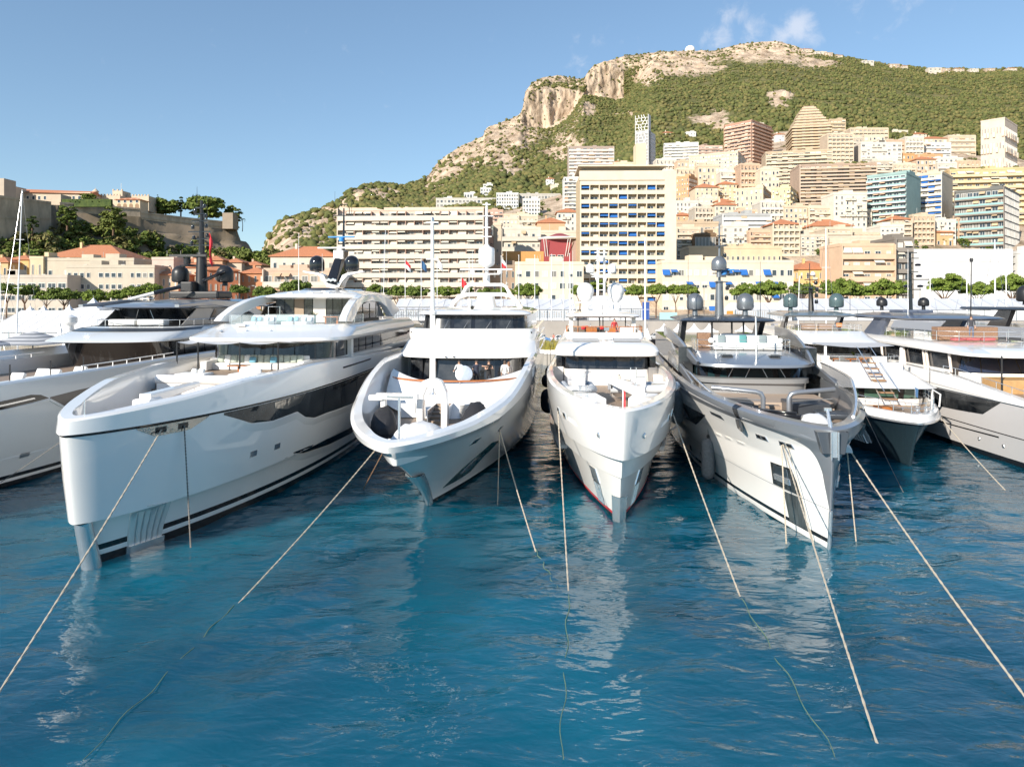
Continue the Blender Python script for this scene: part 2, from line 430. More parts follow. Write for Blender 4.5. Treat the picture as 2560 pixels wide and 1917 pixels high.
# scrub and pine woods on the slope: nobody could count it
def blob_mesh(name, seed, m, n=2, squash=.8, amp=.45, freq=1.6):
    import bmesh
    bm = bmesh.new(); bmesh.ops.create_icosphere(bm, subdivisions=n, radius=1.0)
    for v in bm.verts:
        d = v.co.normalized(); k = 1 + amp * mnoise.fractal(d * freq + Vector((seed * 7.1, seed, 0)), .7, 2.3, 3)
        v.co = Vector((d.x * k, d.y * k, d.z * k * squash))
    me = bpy.data.meshes.new(name); bm.to_mesh(me); bm.free(); me.materials.append(m)
    return me
def scatter(name, pts, scales, variants, label, seed=1):
    """one stuff object: every crown joined into a single mesh"""
    vs = []; fs = []; off = 0; mi = []
    rng = np.random.RandomState(seed)
    base = []
    for me in variants:
        co = np.empty(len(me.vertices) * 3); me.vertices.foreach_get('co', co)
        base.append((co.reshape(-1, 3), np.array([p.vertices[:] for p in me.polygons])))
    for p, s in zip(pts, scales):
        k = rng.randint(len(base)); co, fa = base[k]
        a = rng.rand() * 6.28; c_, s_ = math.cos(a), math.sin(a)
        q = np.stack([co[:, 0] * c_ - co[:, 1] * s_, co[:, 0] * s_ + co[:, 1] * c_, co[:, 2] * (.8 + .5 * rng.rand())], 1) * s + np.array(p)
        vs.append(q); fs.append(fa + off); off += len(q); mi.append(np.full(len(fa), k % 3))
    vs = np.concatenate(vs); fs = np.concatenate(fs); mi = np.concatenate(mi)
    me = bpy.data.meshes.new(name); me.vertices.add(len(vs)); me.vertices.foreach_set('co', vs.ravel())
    me.loops.add(fs.size); me.loops.foreach_set('vertex_index', fs.ravel().astype(np.int32))
    me.polygons.add(len(fs)); me.polygons.foreach_set('loop_start', np.arange(0, fs.size, 3, dtype=np.int32))
    for v in variants[:3]: me.materials.append(v.materials[0])
    me.polygons.foreach_set('material_index', mi.astype(np.int32))
    me.update(calc_edges=True); me.validate()
    return tag(new(name, me), label, None, None, 'stuff')
PINES = [mat('pine_%d' % i, c, .85, spec=.15, base2=c2, vscale=.16, coord='Object', bump=.9, bscale=.9) for i, (c, c2) in enumerate((((.09, .10, .034), (.165, .165, .055)), ((.07, .084, .03), (.125, .133, .045)), ((.115, .108, .04), (.205, .178, .068))))]
CROWNS = [blob_mesh('crown%d' % i, i + 1, PINES[i % 3], 2, .75, .6, 2.0) for i in range(6)]
def make_woods():
    V, rock, P2, nrow, ncol = MT
    rng = np.random.RandomState(5); pts = []; sc = []
    tries = 0
    while len(pts) < 34000 and tries < 230000:
        tries += 1
        c = rng.randint(ncol - 32); k = rng.randint(20, nrow - 4)
        i = c * nrow + k
        v = V[i]; r = rock[i]; px, py = P2[i]
        if py > 660: continue
        up = min(1., max(0., (v[1] - 430) / 300))
        dens = (.03 + .97 * (1 - r) ** 1.5) * (.22 + .78 * (mnoise.noise(Vector(v) * .012) * .9 + .55))
        if k < 26: dens *= .25
        if rng.rand() > dens: continue
        s = (1.0 + 2.3 * rng.rand() ** 1.8) * (1.3 if py > 400 else 1.)
        j = i + rng.randint(2) * nrow if c < ncol - 33 else i
        w = V[j]; t = rng.rand()
        q = (lerp(v[0], w[0], t), lerp(v[1], w[1], t), lerp(v[2], w[2], t) + s * .35)
        pts.append(q); sc.append(s)
    scatter('mountain_woods', pts, sc, [blob_mesh('wood%d' % i, i + 11, PINES[i % 3], 1, .8, .7, 2.0) for i in range(6)], 'dense pine and scrub woods covering the mountain slope', 2)
make_woods()

# ---------------------------------------------------------------- the town
def wallmat(c, rough=.8):
    c = tuple(v * .88 for v in c)
    k = 'render_%02x%02x%02x' % tuple(int(v * 255) for v in c)
    return mat(k, c, rough, spec=.25, var=.07, vscale=.25, bump=.15, bscale=1.5)
WG = mat('window_glass', (.045, .06, .075), .08, spec=.7)
WG2 = mat('window_glass_curtained', (.20, .19, .17), .35, spec=.5)
WG3 = mat('teal_glass', (.26, .44, .42), .08, spec=.8)
WF = mat('window_frame_white', (.72, .70, .66), .5)
BLIND = mat('roller_blind', (.66, .60, .50), .6)
TILE = mat('terracotta_tiles', (.42, .155, .07), .8, base2=(.55, .235, .12), vscale=1.3, stretch=(6, 1, 1), bump=.5, bscale=4)
RAILM = mat('balcony_rail', (.5, .48, .45), .4)
RAILP = mat('balcony_panel', (.56, .50, .42), .5)
SHADE = mat('loggia_back_wall', (.50, .41, .31), .85, var=.1, vscale=.3)
GREEN = mat('terrace_plants', (.06, .1, .02), .85, base2=(.13, .17, .04), vscale=2., bump=.8, bscale=4)
AW = {'blue': mat('blue_awning', (.02, .13, .42), .7), 'cream': mat('cream_awning', (.66, .60, .50), .75), 'navy': mat('navy_awning', (.03, .05, .22), .7),
      'peach': mat('peach_awning', (.62, .40, .26), .75), 'brown': mat('sand_awning', (.52, .38, .24), .75)}
def win_mesh(w, h, kind, fm=None, shut=None):
    b = MB(); f = .07 * min(w, 1.6); mats = [WF if fm is None else fm, WG, BLIND, WG2]
    gm = {'g': 1, 'b': 2, 'c': 3, 'h': 1}[kind]
    b.bx(-w / 2, -w / 2 + f, -.1, .02, 0, h); b.bx(w / 2 - f, w / 2, -.1, .02, 0, h); b.bx(-w / 2 + f, w / 2 - f, -.1, .02, h - f, h); b.bx(-w / 2 + f, w / 2 - f, -.14, .02, 0, f)
    b.bx(-w / 2 + f, w / 2 - f, -.03, .01, f, h - f, gm)
    n = max(1, round(w / 1.1))
    for k in range(1, n): x = -w / 2 + w * k / n; b.bx(x - f * .4, x + f * .4, -.08, -.035, f, h - f)
    if kind == 'h': b.bx(-w / 2 + f, w / 2 - f, -.07, -.035, h * .5, h - f, 2)
    if shut is not None:
        mats = mats + [shut]
        for sx in (-1, 1): b.bx(sx * (w / 2 + w * .26) - w * .24, sx * (w / 2 + w * .26) + w * .24, -.07, .01, 0, h, 4)
    return b.mesh('window', mats)
def bal_mesh(W, dep, par, m, slab=.22, rail='solid', fins=0):
    b = MB()
    b.bx(0, W, -dep, -.01, -slab, 0)
    if rail == 'solid': b.bx(.0, W, -dep, -dep + .12, .0, par); b.bx(-.03, W + .03, -dep - .04, -dep + .16, par, par + .06, 1)
    else:
        b.bx(0, W, -dep, -dep + .06, 0, par * .28)
        b.bx(0, W, -dep + .02, -dep + .045, par * .28, par - .04, 2)
        b.bx(-.02, W + .02, -dep - .02, -dep + .08, par - .04, par + .03, 1)
    for x in (0, W - .1): b.bx(x + .002, x + .098, -dep + .13, -.01, 0, par - .01)
    return b.mesh('balcony', [m, RAILM if rail != 'solid' else m, WG3 if rail == 'teal' else RAILP])
def awn_mesh(w, m, drop=1.1, out=1.1):
    b = MB()
    b.add([(-w / 2, -.1, 0), (w / 2, -.1, 0), (w / 2, -out, -drop), (-w / 2, -out, -drop), (-w / 2, -.1, -.06), (w / 2, -.1, -.06), (w / 2, -out + .03, -drop - .05), (-w / 2, -out + .03, -drop - .05)],
          [(0, 3, 2, 1), (4, 5, 6, 7), (0, 1, 5, 4), (2, 3, 7, 6), (1, 2, 6, 5), (3, 0, 4, 7)], 0)
    b.bx(-w / 2, w / 2, -out - .02, -out + .01, -drop - .28, -drop + .01)
    return b.mesh('awning', m)
def facade(root, ox, oy, rz, W, z0, H, nf, nb, style, o, rng, skipb=0):
    fh = H / nf; bw = W / nb; c, s = math.cos(rz), math.sin(rz)
    def put(name, me, u, d, z, par=root):
        q = new(name, me, par, (ox + u * c - d * s, oy + u * s + d * c, z), rz); return q
    ww = bw * o.get('wr', .55); wh = fh * o.get('hr', .55); sill = fh * o.get('sr', .22)
    cache = {}
    def W_(kind):
        k2 = (kind, rng.choice((.72, .88, 1., 1., 1.)))
        if k2 not in cache: cache[k2] = win_mesh(ww * k2[1], wh, kind, o.get('frame'), o.get('shut'))
        return cache[k2]
    wk = o.get('kinds', 'ggccbbh')
    dep = o.get('bal', 1.3)
    bm = bal_mesh(W, dep, fh * o.get('par', .33), o['wall2'], fh * .09, o.get('rail', 'solid')) if style in ('band', 'loggia') else None
    sb = bal_mesh(bw * .8, .9, fh * .33, o['wall2'], .15, o.get('rail', 'bars')) if style == 'punch' and o.get('pb') else None
    aw = [awn_mesh(bw * .94 * k_, AW[o['awn']], fh * d_, (min(dep, 1.1) + .25) * e_) for k_, d_, e_ in ((1, .26, 1), (1, .4, .8), (.9, .16, 1.15))] if o.get('awn') else None
    for f in range(skipb, nf):
        z = z0 + f * fh
        if bm and not (f == 0 and z0 < 1): put('balcony', bm, 0, 0, z)
        for k in range(nb):
            u = (k + .5) * bw
            if o.get('gap') and (k % o['gap'] == o['gap'] - 1): continue
            put('window', W_(rng.choice(wk)), u, -.01, z + (sill if style == 'punch' else fh * .04))
            if bm and rng.random() < .1:
                g = put('balcony_plant', CROWNS[rng.randrange(6)], u + bw * .2, -dep + .45, z + fh * .3); g.scale = (.55, .35, rng.uniform(.3, .6))
            if sb and rng.random() < o['pb']: put('balcony', sb, u - bw * .4, 0, z + .05)
            if aw and rng.random() < o.get('ap', .3): put('awning', rng.choice(aw), u, 0, z + fh * .93 if style != 'punch' else z + sill + wh + .1)
    if o.get('fins'):
        fm = MB().bx(-.1, .1, -dep + .16, -.005, 0, fh * .9).mesh('partition', wallmat((.52, .34, .26)))
        for f in range(nf):
            for k in range(1, nb): 
                if rng.random() < .55: put('partition', fm, k * bw, 0, z0 + f * fh)
    if style == 'loggia':
        b = MB(); t = .25
        b.bx(-t / 2, t / 2, -dep - .001, -.005, 0, H - .02); fm = b.mesh('pier', o['wall2'])
        for k in range(nb + 1): put('pier', fm, min(max(k * bw, t / 2), W - t / 2), 0, z0)
BLD = []
def hip(b, W, D, z, h, ov=.6, mat=0):
    x0, x1, y0, y1 = -ov, W + ov, -ov, D + ov; r = min(W, D) / 2 + ov
    if W > D: rd = [(x0 + r, (y0 + y1) / 2, z + h), (x1 - r, (y0 + y1) / 2, z + h)]
    else: rd = [((x0 + x1) / 2, y0 + r, z + h), ((x0 + x1) / 2, y1 - r, z + h)]
    v = [(x0, y0, z), (x1, y0, z), (x1, y1, z), (x0, y1, z), *rd, (x0, y0, z - .25), (x1, y0, z - .25), (x1, y1, z - .25), (x0, y1, z - .25)]
    fs = [(0, 1, 5, 4), (1, 2, 5), (2, 3, 4, 5), (3, 0, 4)] if W > D else [(0, 1, 4), (1, 2, 5, 4), (2, 3, 5), (3, 0, 4, 5)]
    b.add(v, fs + [(0, 6, 7, 1), (1, 7, 8, 2), (2, 8, 9, 3), (3, 9, 6, 0), (9, 8, 7, 6)], mat)
def B(name, label, cat, x0, x1, yt, yb, style, nf, nb, col, Z=None, phi=0, xc=None, D=14., roof='flat', sides='', group=None, col2=None, down=6., z0frac=0., **o):
    rng = random.Random(hash((x0, x1, yt)) & 0xffff)
    if xc is not None: phi = max(phi, math.degrees(math.atan((x1 - CX) / F)) + 9)
    ph = R(phi); xm = x1 if xc is None else xc
    Zc = Z if Z else Zfor((x0 + x1) / 2, yb)
    a0, ac, a1 = (x0 - CX) / F, (xm - CX) / F, (x1 - CX) / F
    Xc = ac * Zc
    W = (Xc - a0 * Zc) / (math.cos(ph) + a0 * math.sin(ph))
    if xc is not None: D = max(6., min(30., (a1 * Zc - Xc) / (math.sin(ph) - a1 * math.cos(ph))))
    A = Vector((Xc - W * math.cos(ph), Zc + W * math.sin(ph)))
    zt = CH - (yt - HY) / F * Zc; zb = CH - (yb - HY) / F * Zc - down
    if Z: zb = 5.3 if Z < 217 else 5.4
    H = zt - zb
    root = thing(name, label, cat, (A.x, A.y, zb), -ph, group)
    if style == 'band' and not o.get('awn'): o['awn'] = rng.choice(['cream', 'cream', 'brown', 'peach']); o['ap'] = .22
    o['wall2'] = wallmat(col2) if col2 else wallmat(col)
    o.setdefault('frame', None)
    wm = wallmat(col)
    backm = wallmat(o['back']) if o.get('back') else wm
    vis = H - (0 if Z else down)
    zb0 = 0 if Z else down
    fh = vis / nf
    b = MB(); b.bx(0, W, 0, D, 0, H)
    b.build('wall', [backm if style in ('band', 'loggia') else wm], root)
    if style in ('band', 'loggia'):      # solid end walls carry the balcony depth
        dep = o.get('bal', 1.3)
        for x in (-.02, W - .28):
            if o.get('ends', True): MB().bx(x, x + .3, -dep - .02, .3, 0, H + .3).build('side_wall', [o['wall2']], root)
    facade(root, 0, 0, 0, W, zb0, vis - fh * o.get('top', .12), nf, nb, style, o, rng)
    if xc is not None or 'R' in sides:
        st = o.get('side', 'punch')
        if st != 'blank': facade(root, W, 0, R(90), D, zb0, vis - fh * .12, nf, max(1, round(D / (W / nb))), st, {**o, 'awn': None}, rng)
    if 'L' in sides: facade(root, 0, D, R(-90), D, zb0, vis - fh * .12, nf, max(1, round(D / (W / nb))), o.get('side', 'punch'), {**o, 'awn': None}, rng)
    if roof == 'flat':
        b = MB()
        for q in ((-.12, W + .12, -.12, .25), (-.12, W + .12, D - .25, D + .12), (-.12, .25, .25, D - .25), (W - .25, W + .12, .25, D - .25)): b.bx(q[0], q[1], q[2], q[3], H - .25, H + .75)
        b.build('parapet', [wm], root)
        for k in range(1 + (W > 18)):
            rx = rng.uniform(.15, .7) * W; rw = rng.uniform(2.5, 5)
            MB().bx(rx, min(W - .5, rx + rw), D * .3, D * .7, H, H + rng.uniform(1.8, 2.8)).build('roof_house', [wm], root)
        for k in range(2 + int(W / 12)):
            rx = rng.uniform(.08, .85) * W; ry = rng.uniform(.2, .8) * D
            if rng.random() < .5: MB().bx(rx, rx + 1.2, ry, ry + .9, H, H + 1.1).build('roof_unit', [RAILM], root)
            else: MB().tube([(rx, ry, H), (rx, ry, H + rng.uniform(2, 4.5))], .06, 5).build('antenna', [RAILM], root)
        if o.get('green'):
            for k in range(int(W / 4)):
                g = new('planter_shrub', CROWNS[k % 6], root, (rng.uniform(.5, W - .5), rng.uniform(.3, 2.), H + .9)); s_ = rng.uniform(.5, 1.1); g.scale = (s_ * 1.5, s_, s_)
    elif roof == 'hip':
        b = MB(); hip(b, W, D, H + .02, min(W, D) * .24); b.build('roof', [TILE], root)
        MB().bx(W * .3, W * .3 + .8, D * .35, D * .35 + .8, H, H + min(W, D) * .24 + .8).build('chimney', [wm], root)
    elif roof == 'slab':
        MB().bx(W * .03, W * .97, D * .12, D * .9, H, H + 2.6).build('penthouse', [wallmat((.5, .46, .4))], root)
        MB().bx(-.6, W + .4, -.8, D + .3, H + 2.6, H + 3.0).build('roof_slab', [wm], root)
    return root, W, D, H, zb0, fh
AP, TB, TH_, OFF = 'apartment_building', 'tower_block', 'town_house', 'office_building'
CREAM = (.66, .55, .40); BEIGE = (.60, .51, .40); WHT = (.72, .70, .66); YEL = (.72, .55, .30); ORG = (.64, .36, .17); SALM = (.62, .38, .28); PINK = (.58, .28, .24); TAN = (.5, .4, .29); PEACH = (.68, .48, .33); LBEI = (.68, .61, .51); YELT = (.74, .635, .49)

# waterfront row, right to left of the yellow tower
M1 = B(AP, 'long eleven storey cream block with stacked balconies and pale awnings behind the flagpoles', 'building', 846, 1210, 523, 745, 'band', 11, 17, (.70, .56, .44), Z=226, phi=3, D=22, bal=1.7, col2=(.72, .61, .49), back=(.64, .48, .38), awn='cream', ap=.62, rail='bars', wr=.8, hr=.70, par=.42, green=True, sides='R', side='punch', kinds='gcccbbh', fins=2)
B(AP, 'peach low terrace block with beige awnings under the orange hipped roof', 'building', 660, 842, 676, 745, 'band', 3, 8, (.60, .44, .33), Z=218, D=10, bal=1.5, col2=(.66, .54, .44), awn='peach', ap=.35, rail='bars', wr=.75, hr=.7, phi=0)
B(AP, 'cream house with orange hipped tile roof left of the long balconied block', 'house', 676, 838, 640, 700, 'punch', 3, 7, LBEI, Z=236, D=16, roof='hip', wr=.4, sides='R', kinds='ggc')
B(TH_, 'dark brown stone house below the orange scaffold sheet beside the long balconied block', 'house', 1214, 1290, 668, 745, 'punch', 4, 5, (.33, .25, .19), Z=232, D=14, wr=.4)
B(AP, 'cream five storey block with recessed loggias left of the yellow tower', 'building', 1288, 1459, 660, 745, 'punch', 4, 8, YELT, Z=219, D=16, wr=.66, hr=.52, kinds='gghbbc', sides='', top=.3)
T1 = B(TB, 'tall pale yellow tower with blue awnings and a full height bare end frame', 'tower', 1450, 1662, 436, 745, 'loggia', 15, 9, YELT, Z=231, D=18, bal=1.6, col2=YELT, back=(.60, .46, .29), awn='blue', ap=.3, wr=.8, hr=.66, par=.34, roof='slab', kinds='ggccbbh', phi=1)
MB().bx(T1[1] - .3, T1[1] + 3.4, -1.9, 17, 0, T1[3] + .9).build('end_frame', [wallmat(YELT)], T1[0])
MB().bx(-.3, T1[1] - .31, -1.9, 0, T1[3] - 2.2, T1[3] + .9).build('top_frame', [wallmat(YELT)], T1[0])
MB().bx(T1[1] * .68, T1[1] * .8, 3, 9, T1[3] + 3.0, T1[3] + 11).build('lift_house', [wallmat((.72, .60, .42))], T1[0])
B(AP, 'long yellow waterfront wing with blue awnings right of the yellow tower', 'building', 1655, 1984, 656, 745, 'punch', 4, 17, YELT, Z=221, D=14, wr=.7, hr=.5, kinds='gghbbc', awn='blue', ap=.3, top=.3)
B(TH_, 'ochre house under a brick red hipped roof behind the dark mast', 'house', 1996, 2090, 672, 745, 'punch', 4, 6, (.70, .47, .21), Z=238, D=16, roof='hip', wr=.36, shut=None, pb=.3, sides='L')
B(AP, 'peach block with rounded balcony bands beside the sheeted building', 'building', 2101, 2235, 614, 745, 'band', 6, 5, PEACH, Z=224, D=15, bal=1.2, col2=PEACH, rail='solid', wr=.55, hr=.6, par=.36, kinds='bbcg', back=PEACH)
B(AP, 'narrow dark grey strip of balconies between peach block and sheeted building', 'building', 2236, 2281, 598, 745, 'band', 7, 2, (.24, .21, .18), Z=227, D=15, bal=1.0, col2=(.27, .24, .21), wr=.85, hr=.75, par=.28)
SHEET = mat('scaffold_sheeting', (.62, .61, .60), .75, var=.05, vscale=.5, bump=.35, bscale=.5)
def sheeted():
    Z = 226; A = at(2284, 622, Z); Bq = at(2532, 622, Z); W = Bq.x - A.x; H = A.z - 5.4
    r = thing('sheeted_building', 'building wrapped in pale grey scaffold sheeting at right edge of town', 'building', (A.x, Z, 5.4))
    MB().bx(.4, W - .4, .4, 15, 0, H - .5).build('wall', [wallmat((.5, .46, .4))], r)
    nx, nz = 14, 5
    for k in range(nz):
        g = MB(); rows = []
        for j in range(3):
            rows.append([(W * i / 40, -.06 - .1 * abs(math.sin(i * 1.27 + k)) * (1 if j == 1 else .3), H * (k + (j / 2) * .985) / nz) for i in range(41)])
        g.grid(rows, 0, True); g.build('sheet', [SHEET], r)
    for k in range(9):
        MB().bx(W + .2, W + 1.6, .3, 1.5, H * k / 9, H * k / 9 + .12).build('scaffold_deck', [STEEL], r)
    for x in (W + .2, W + 1.5): MB().tube([(x, .3, 0), (x, .3, H)], .06, 6).build('scaffold_post', [STEEL], r)
sheeted()
B(AP, 'white block at the far right edge beyond the scaffold', 'building', 2552, 2660, 632, 745, 'band', 5, 5, WHT, Z=224, D=14, bal=1.2, wr=.7, hr=.65, awn='blue', ap=.15)

# left quarter under the old rock
B(OFF, 'wide beige stepped office block with window strips under the old rock', 'building', 166, 386, 668, 752, 'punch', 4, 14, (.56, .49, .39), Z=228, D=12, wr=.78, hr=.42, kinds='ggc', gap=5, phi=-2)
B(OFF, 'beige upper office storey set back above the stepped block', 'building', 96, 335, 650, 690, 'punch', 2, 12, (.58, .50, .39), Z=244, D=12, wr=.5, hr=.5, gap=3)
B(OFF, 'long low beige podium with dark openings at the left edge', 'building', -60, 168, 693, 752, 'punch', 3, 9, (.55, .48, .40), Z=220, D=10, wr=.8, hr=.42, kinds='g')
B(TH_, 'broad house with long red tiled roof behind the office block', 'house', 108, 308, 642, 672, 'punch', 1, 6, YEL, Z=262, D=22, roof='hip', wr=.25)
B(TH_, 'yellow house with orange tile roof at the left edge', 'house', 22, 72, 648, 700, 'punch', 3, 3, (.70, .46, .20), Z=246, D=12, roof='hip', wr=.4)
B(TH_, 'cream blank gabled house next to the yellow house', 'house', 74, 108, 646, 700, 'punch', 3, 2, (.68, .55, .36), Z=243, D=12, wr=.3)
B(TH_, 'ochre house cut by the left edge of the frame', 'house', -40, 20, 655, 700, 'punch', 3, 4, (.66, .46, .25), Z=240, D=12, roof='hip', wr=.4)
B(TH_, 'pink cream house with blank wall right of the office block', 'house', 380, 434, 648, 700, 'punch', 3, 3, (.66, .52, .44), Z=250, D=12, wr=.3)
B(TH_, 'small tile roofed house between office block and red terrace', 'house', 330, 378, 662, 700, 'punch', 2, 3, (.62, .44, .28), Z=258, D=10, roof='hip', wr=.35)
B(TH_, 'low orange tiled house beside the black radome', 'house', 388, 446, 686, 750, 'punch', 3, 4, (.62, .42, .28), Z=232, D=12, roof='hip', wr=.35)
B(TH_, 'terracotta red terrace with rows of tall windows behind the red pennant', 'house', 520, 596, 676, 750, 'punch', 4, 6, (.50, .19, .10), Z=230, D=30, phi=-32, roof='hip', wr=.34, hr=.6, sides='R', side='punch')
B(TH_, 'brick orange house right of the red terrace', 'house', 600, 662, 682, 750, 'punch', 4, 4, (.54, .25, .13), Z=235, D=14, roof='hip', wr=.34, hr=.58)
B(TH_, 'cream house with tiled roof wedged above the red terrace', 'house', 448, 520, 668, 745, 'punch', 4, 4, (.62, .47, .34), Z=248, D=14, roof='hip', wr=.34)
for k, (xa, xb, yt, nm) in enumerate(((452, 500, 654, 'leftmost'), (505, 556, 650, 'second from left'), (560, 604, 655, 'third from left'), (608, 652, 662, 'rightmost'))):
    B(TH_, '%s of the four small tiled houses at the foot of the rock' % nm, 'house', xa, xb, yt, 690, 'punch', 2, 3, [(.62, .48, .36), (.6, .36, .22), (.64, .52, .4), (.6, .42, .3)][k], Z=272 + 4 * k, D=10, roof='hip', wr=.3)

# lower hillside between the long block and the tower
B(AP, 'pinkish balconied block peeking out behind the long cream block', 'building', 1212, 1258, 527, 585, 'band', 6, 4, (.55, .38, .30), bal=1.0, D=12, wr=.8, hr=.7)
B(AP, 'tan block with shaded side above the green glass stair tower', 'building', 1259, 1312, 536, 592, 'punch', 6, 4, (.58, .46, .34), phi=20, D=14, wr=.6, hr=.5)
B(OFF, 'narrow green glass stair tower beside the long cream block', 'building', 1208, 1233, 568, 660, 'punch', 9, 3, (.22, .25, .22), D=8, wr=.9, hr=.85, sr=.05, kinds='g', Z=260)
B(AP, 'bare beige end wall right of the green glass stair tower', 'building', 1234, 1253, 562, 660, 'punch', 6, 1, (.66, .55, .42), D=12, wr=.2, hr=.2, Z=262)
B(AP, 'cream eight storey block above the brown stone house', 'building', 1254, 1352, 572, 660, 'band', 8, 8, LBEI, Z=285, D=12, bal=.9, wr=.6, hr=.6, rail='bars', back=LBEI)
B('villa', 'orange tiled villa with red shutters left of the yellow tower', 'villa', 1343, 1412, 556, 585, 'punch', 2, 4, (.66, .40, .24), Z=330, D=12, roof='hip', wr=.3)
B(AP, 'low cream terrace block below the orange tiled villa', 'building', 1352, 1448, 580, 640, 'punch', 4, 7, (.68, .58, .46), Z=300, D=10, wr=.6, hr=.5)
def redhall():
    Z = 250; A = at(1352, 600, Z); W = at(1450, 600, Z).x - A.x
    r = thing('red_hall', 'crimson hall under an overhanging white oval roof beside the yellow tower', 'building', (A.x, Z, 5.4)); H = A.z - 5.4
    RED = mat('crimson_cladding', (.30, .05, .055), .5, var=.06, vscale=2, stretch=(1, 1, 12))
    MB().bx(.6, W - .6, 0, 14, 0, H - 1).build('wall', [wallmat(CREAM)], r)
    MB().bx(.2, W * .78, -.8, 13, H - 9, H + .2).build('red_cladding', [RED], r)
    MB().bx(W * .78 + .01, W - .1, -.6, 13, H - 9, H - .1).build('side_block', [wallmat((.42, .3, .25))], r)
    rows = []
    for h, e in ((0., 0.), (.45, .35), (.9, -.2)): rows.append([(W * .5 + (W * .56 + e) * math.cos(t * .19635), 5 + (8 + e) * math.sin(t * .19635), H + .2 + h) for t in range(32)])
    g = MB(); g.grid(rows, 0, True, True); g.add(rows[0], [tuple(range(32))[::-1]], 0); g.add(rows[2], [tuple(range(32))], 0); g.build('oval_roof', [WF], r)
    rows2 = [[(W * .5 + (W * k) * math.cos(t * .19635), 5 + 7 * k * 2 * math.sin(t * .19635), H + 1.1 + h) for t in range(32)] for h, k in ((0, .4), (1.6, .1), (1.7, .001))]
    g = MB(); g.grid(rows2, 0, True, True); g.build('roof_cap', [RED], r)
    for x in (W * .12, W * .18, W * .62, W * .68): MB().tube([(x, -.9, H - 6), (x + (-.8 if x < W / 2 else .9), -2.4, H + .2)], .14, 6).build('strut', [WF], r)
    for x in (W * .3, W * .5): new('window', win_mesh(2.2, 1.6, 'g'), r, (x, -.81, H - 7))
redhall()
MB().bx(0, 14, 0, .2, 0, 6).build('scaffold_sheet', [mat('orange_sheeting', (.52, .27, .09), .8, var=.08, vscale=2)], None, at(1258, 672, 240) - Vector((0, 0, 0)))
tag(bpy.data.objects['scaffold_sheet'], 'orange scaffold sheet above the dark brown stone house', 'sheeting')
for nm, lab, a, b_, yt, yb, nf, nb, c in (('university_building', 'white glazed cube of the hillside clinic above the long cream block', 1241, 1296, 484, 520, 4, 9, (.66, .67, .66)), ('university_building', 'long low pale terrace wall below the wooded slope', 1090, 1239, 497, 520, 2, 16, (.6, .57, .52)),
                                     (AP, 'low white block right of the hillside clinic', 1307, 1350, 499, 540, 4, 6, WHT), (AP, 'grey pergola terrace between clinic and tower', 1298, 1408, 486, 500, 1, 14, (.5, .48, .44)),
                                     ('villa', 'small white villa among trees above the terrace wall', 1201, 1228, 471, 488, 2, 4, WHT), ('villa', 'white villa highest among the trees left of the towers', 1208, 1232, 462, 474, 2, 3, WHT), ('villa', 'pair of low villas under the wooded rocks', 1160, 1188, 483, 496, 1, 4, WHT)):
    B(nm, lab, 'building' if nm != 'villa' else 'villa', a, b_, yt, yb, 'punch', nf, nb, c, D=10, wr=.7, hr=.6, kinds='gc')

# upper town: towers and slabs
B(TB, 'white and brown striped tower upper left of the yellow tower', 'tower', 1422, 1500, 368, 452, 'band', 11, 6, (.42, .33, .28), col2=(.70, .67, .63), bal=.8, D=14, xc=1478 + 0, phi=20, wr=.6, hr=.7, side='punch') if False else B(TB, 'white and brown striped tower upper left of the yellow tower', 'tower', 1422, 1535, 368, 462, 'band', 11, 7, (.42, .33, .28), col2=(.70, .67, .63), bal=.8, D=16, wr=.6, hr=.7, ends=True)
B(TB, 'slim white balconied tower hugging the left flank of the yellow tower', 'tower', 1410, 1452, 446, 575, 'band', 14, 4, WHT, col2=(.74, .73, .70), bal=1., D=12, wr=.7, hr=.65, rail='bars')
def lattice_tower():
    Z = Zfor(1620, 430); A = at(1588, 330, Z); W = at(1618, 330, Z).x - A.x; zb = at(0, 460, Z).z; H = A.z - zb; Ht = at(0, 290, Z).z - zb
    r = thing('lattice_tower', 'white tower with cut out lattice screen rising over the yellow tower', 'tower', (A.x, Z, zb), R(-30)); D = 17
    cw = wallmat((.66, .67, .68))
    W *= 1.15
    MB().bx(.6, W, .6, D, 0, H).build('wall', [cw], r)
    MB().bx(W - .5, W, .1, 5.5, 0, Ht).build('fin', [cw], r)
    rng = random.Random(4); n = 22
    scr = MB()
    for k in range(n):                                    # screen of slanted bars with irregular holes
        z0, z1 = Ht * k / n, Ht * (k + 1) / n
        scr.box((W / 2, 0, z0), (W, .3, .35)); xs = [rng.uniform(.1, .35) * W, rng.uniform(.45, .6) * W, rng.uniform(.7, .92) * W]
        for x in xs:
            dx = rng.uniform(-1.3, 1.3); scr.add([(x - .28, -.15, z0), (x + .28, -.15, z0), (x + .28 + dx, -.15, z1), (x - .28 + dx, -.15, z1), (x - .28, .15, z0), (x + .28, .15, z0), (x + .28 + dx, .15, z1), (x - .28 + dx, .15, z1)], [(0, 1, 2, 3), (5, 4, 7, 6), (1, 5, 6, 2), (4, 0, 3, 7)])
    scr.bx(0, .4, -.2, .2, 0, Ht); scr.bx(W - .4, W, -.2, .2, 0, Ht); scr.build('lattice_screen', [wallmat((.76, .75, .73))], r)
    MB().bx(.4, W - .6, .25, .5, 0, H - 1).build('screen_backing', [mat('painted_recess_shade', (.3, .3, .3), .8)], r)  # dark sheet behind the bars, with the recess shade put into its colour
    wmesh = win_mesh(1.2, 1.0, 'g')
    for k in range(12):
        for j in range(4): new('window', wmesh, r, (W + .01, 4 + j * 3.4, H * (k + .3) / 12), R(90))
lattice_tower()
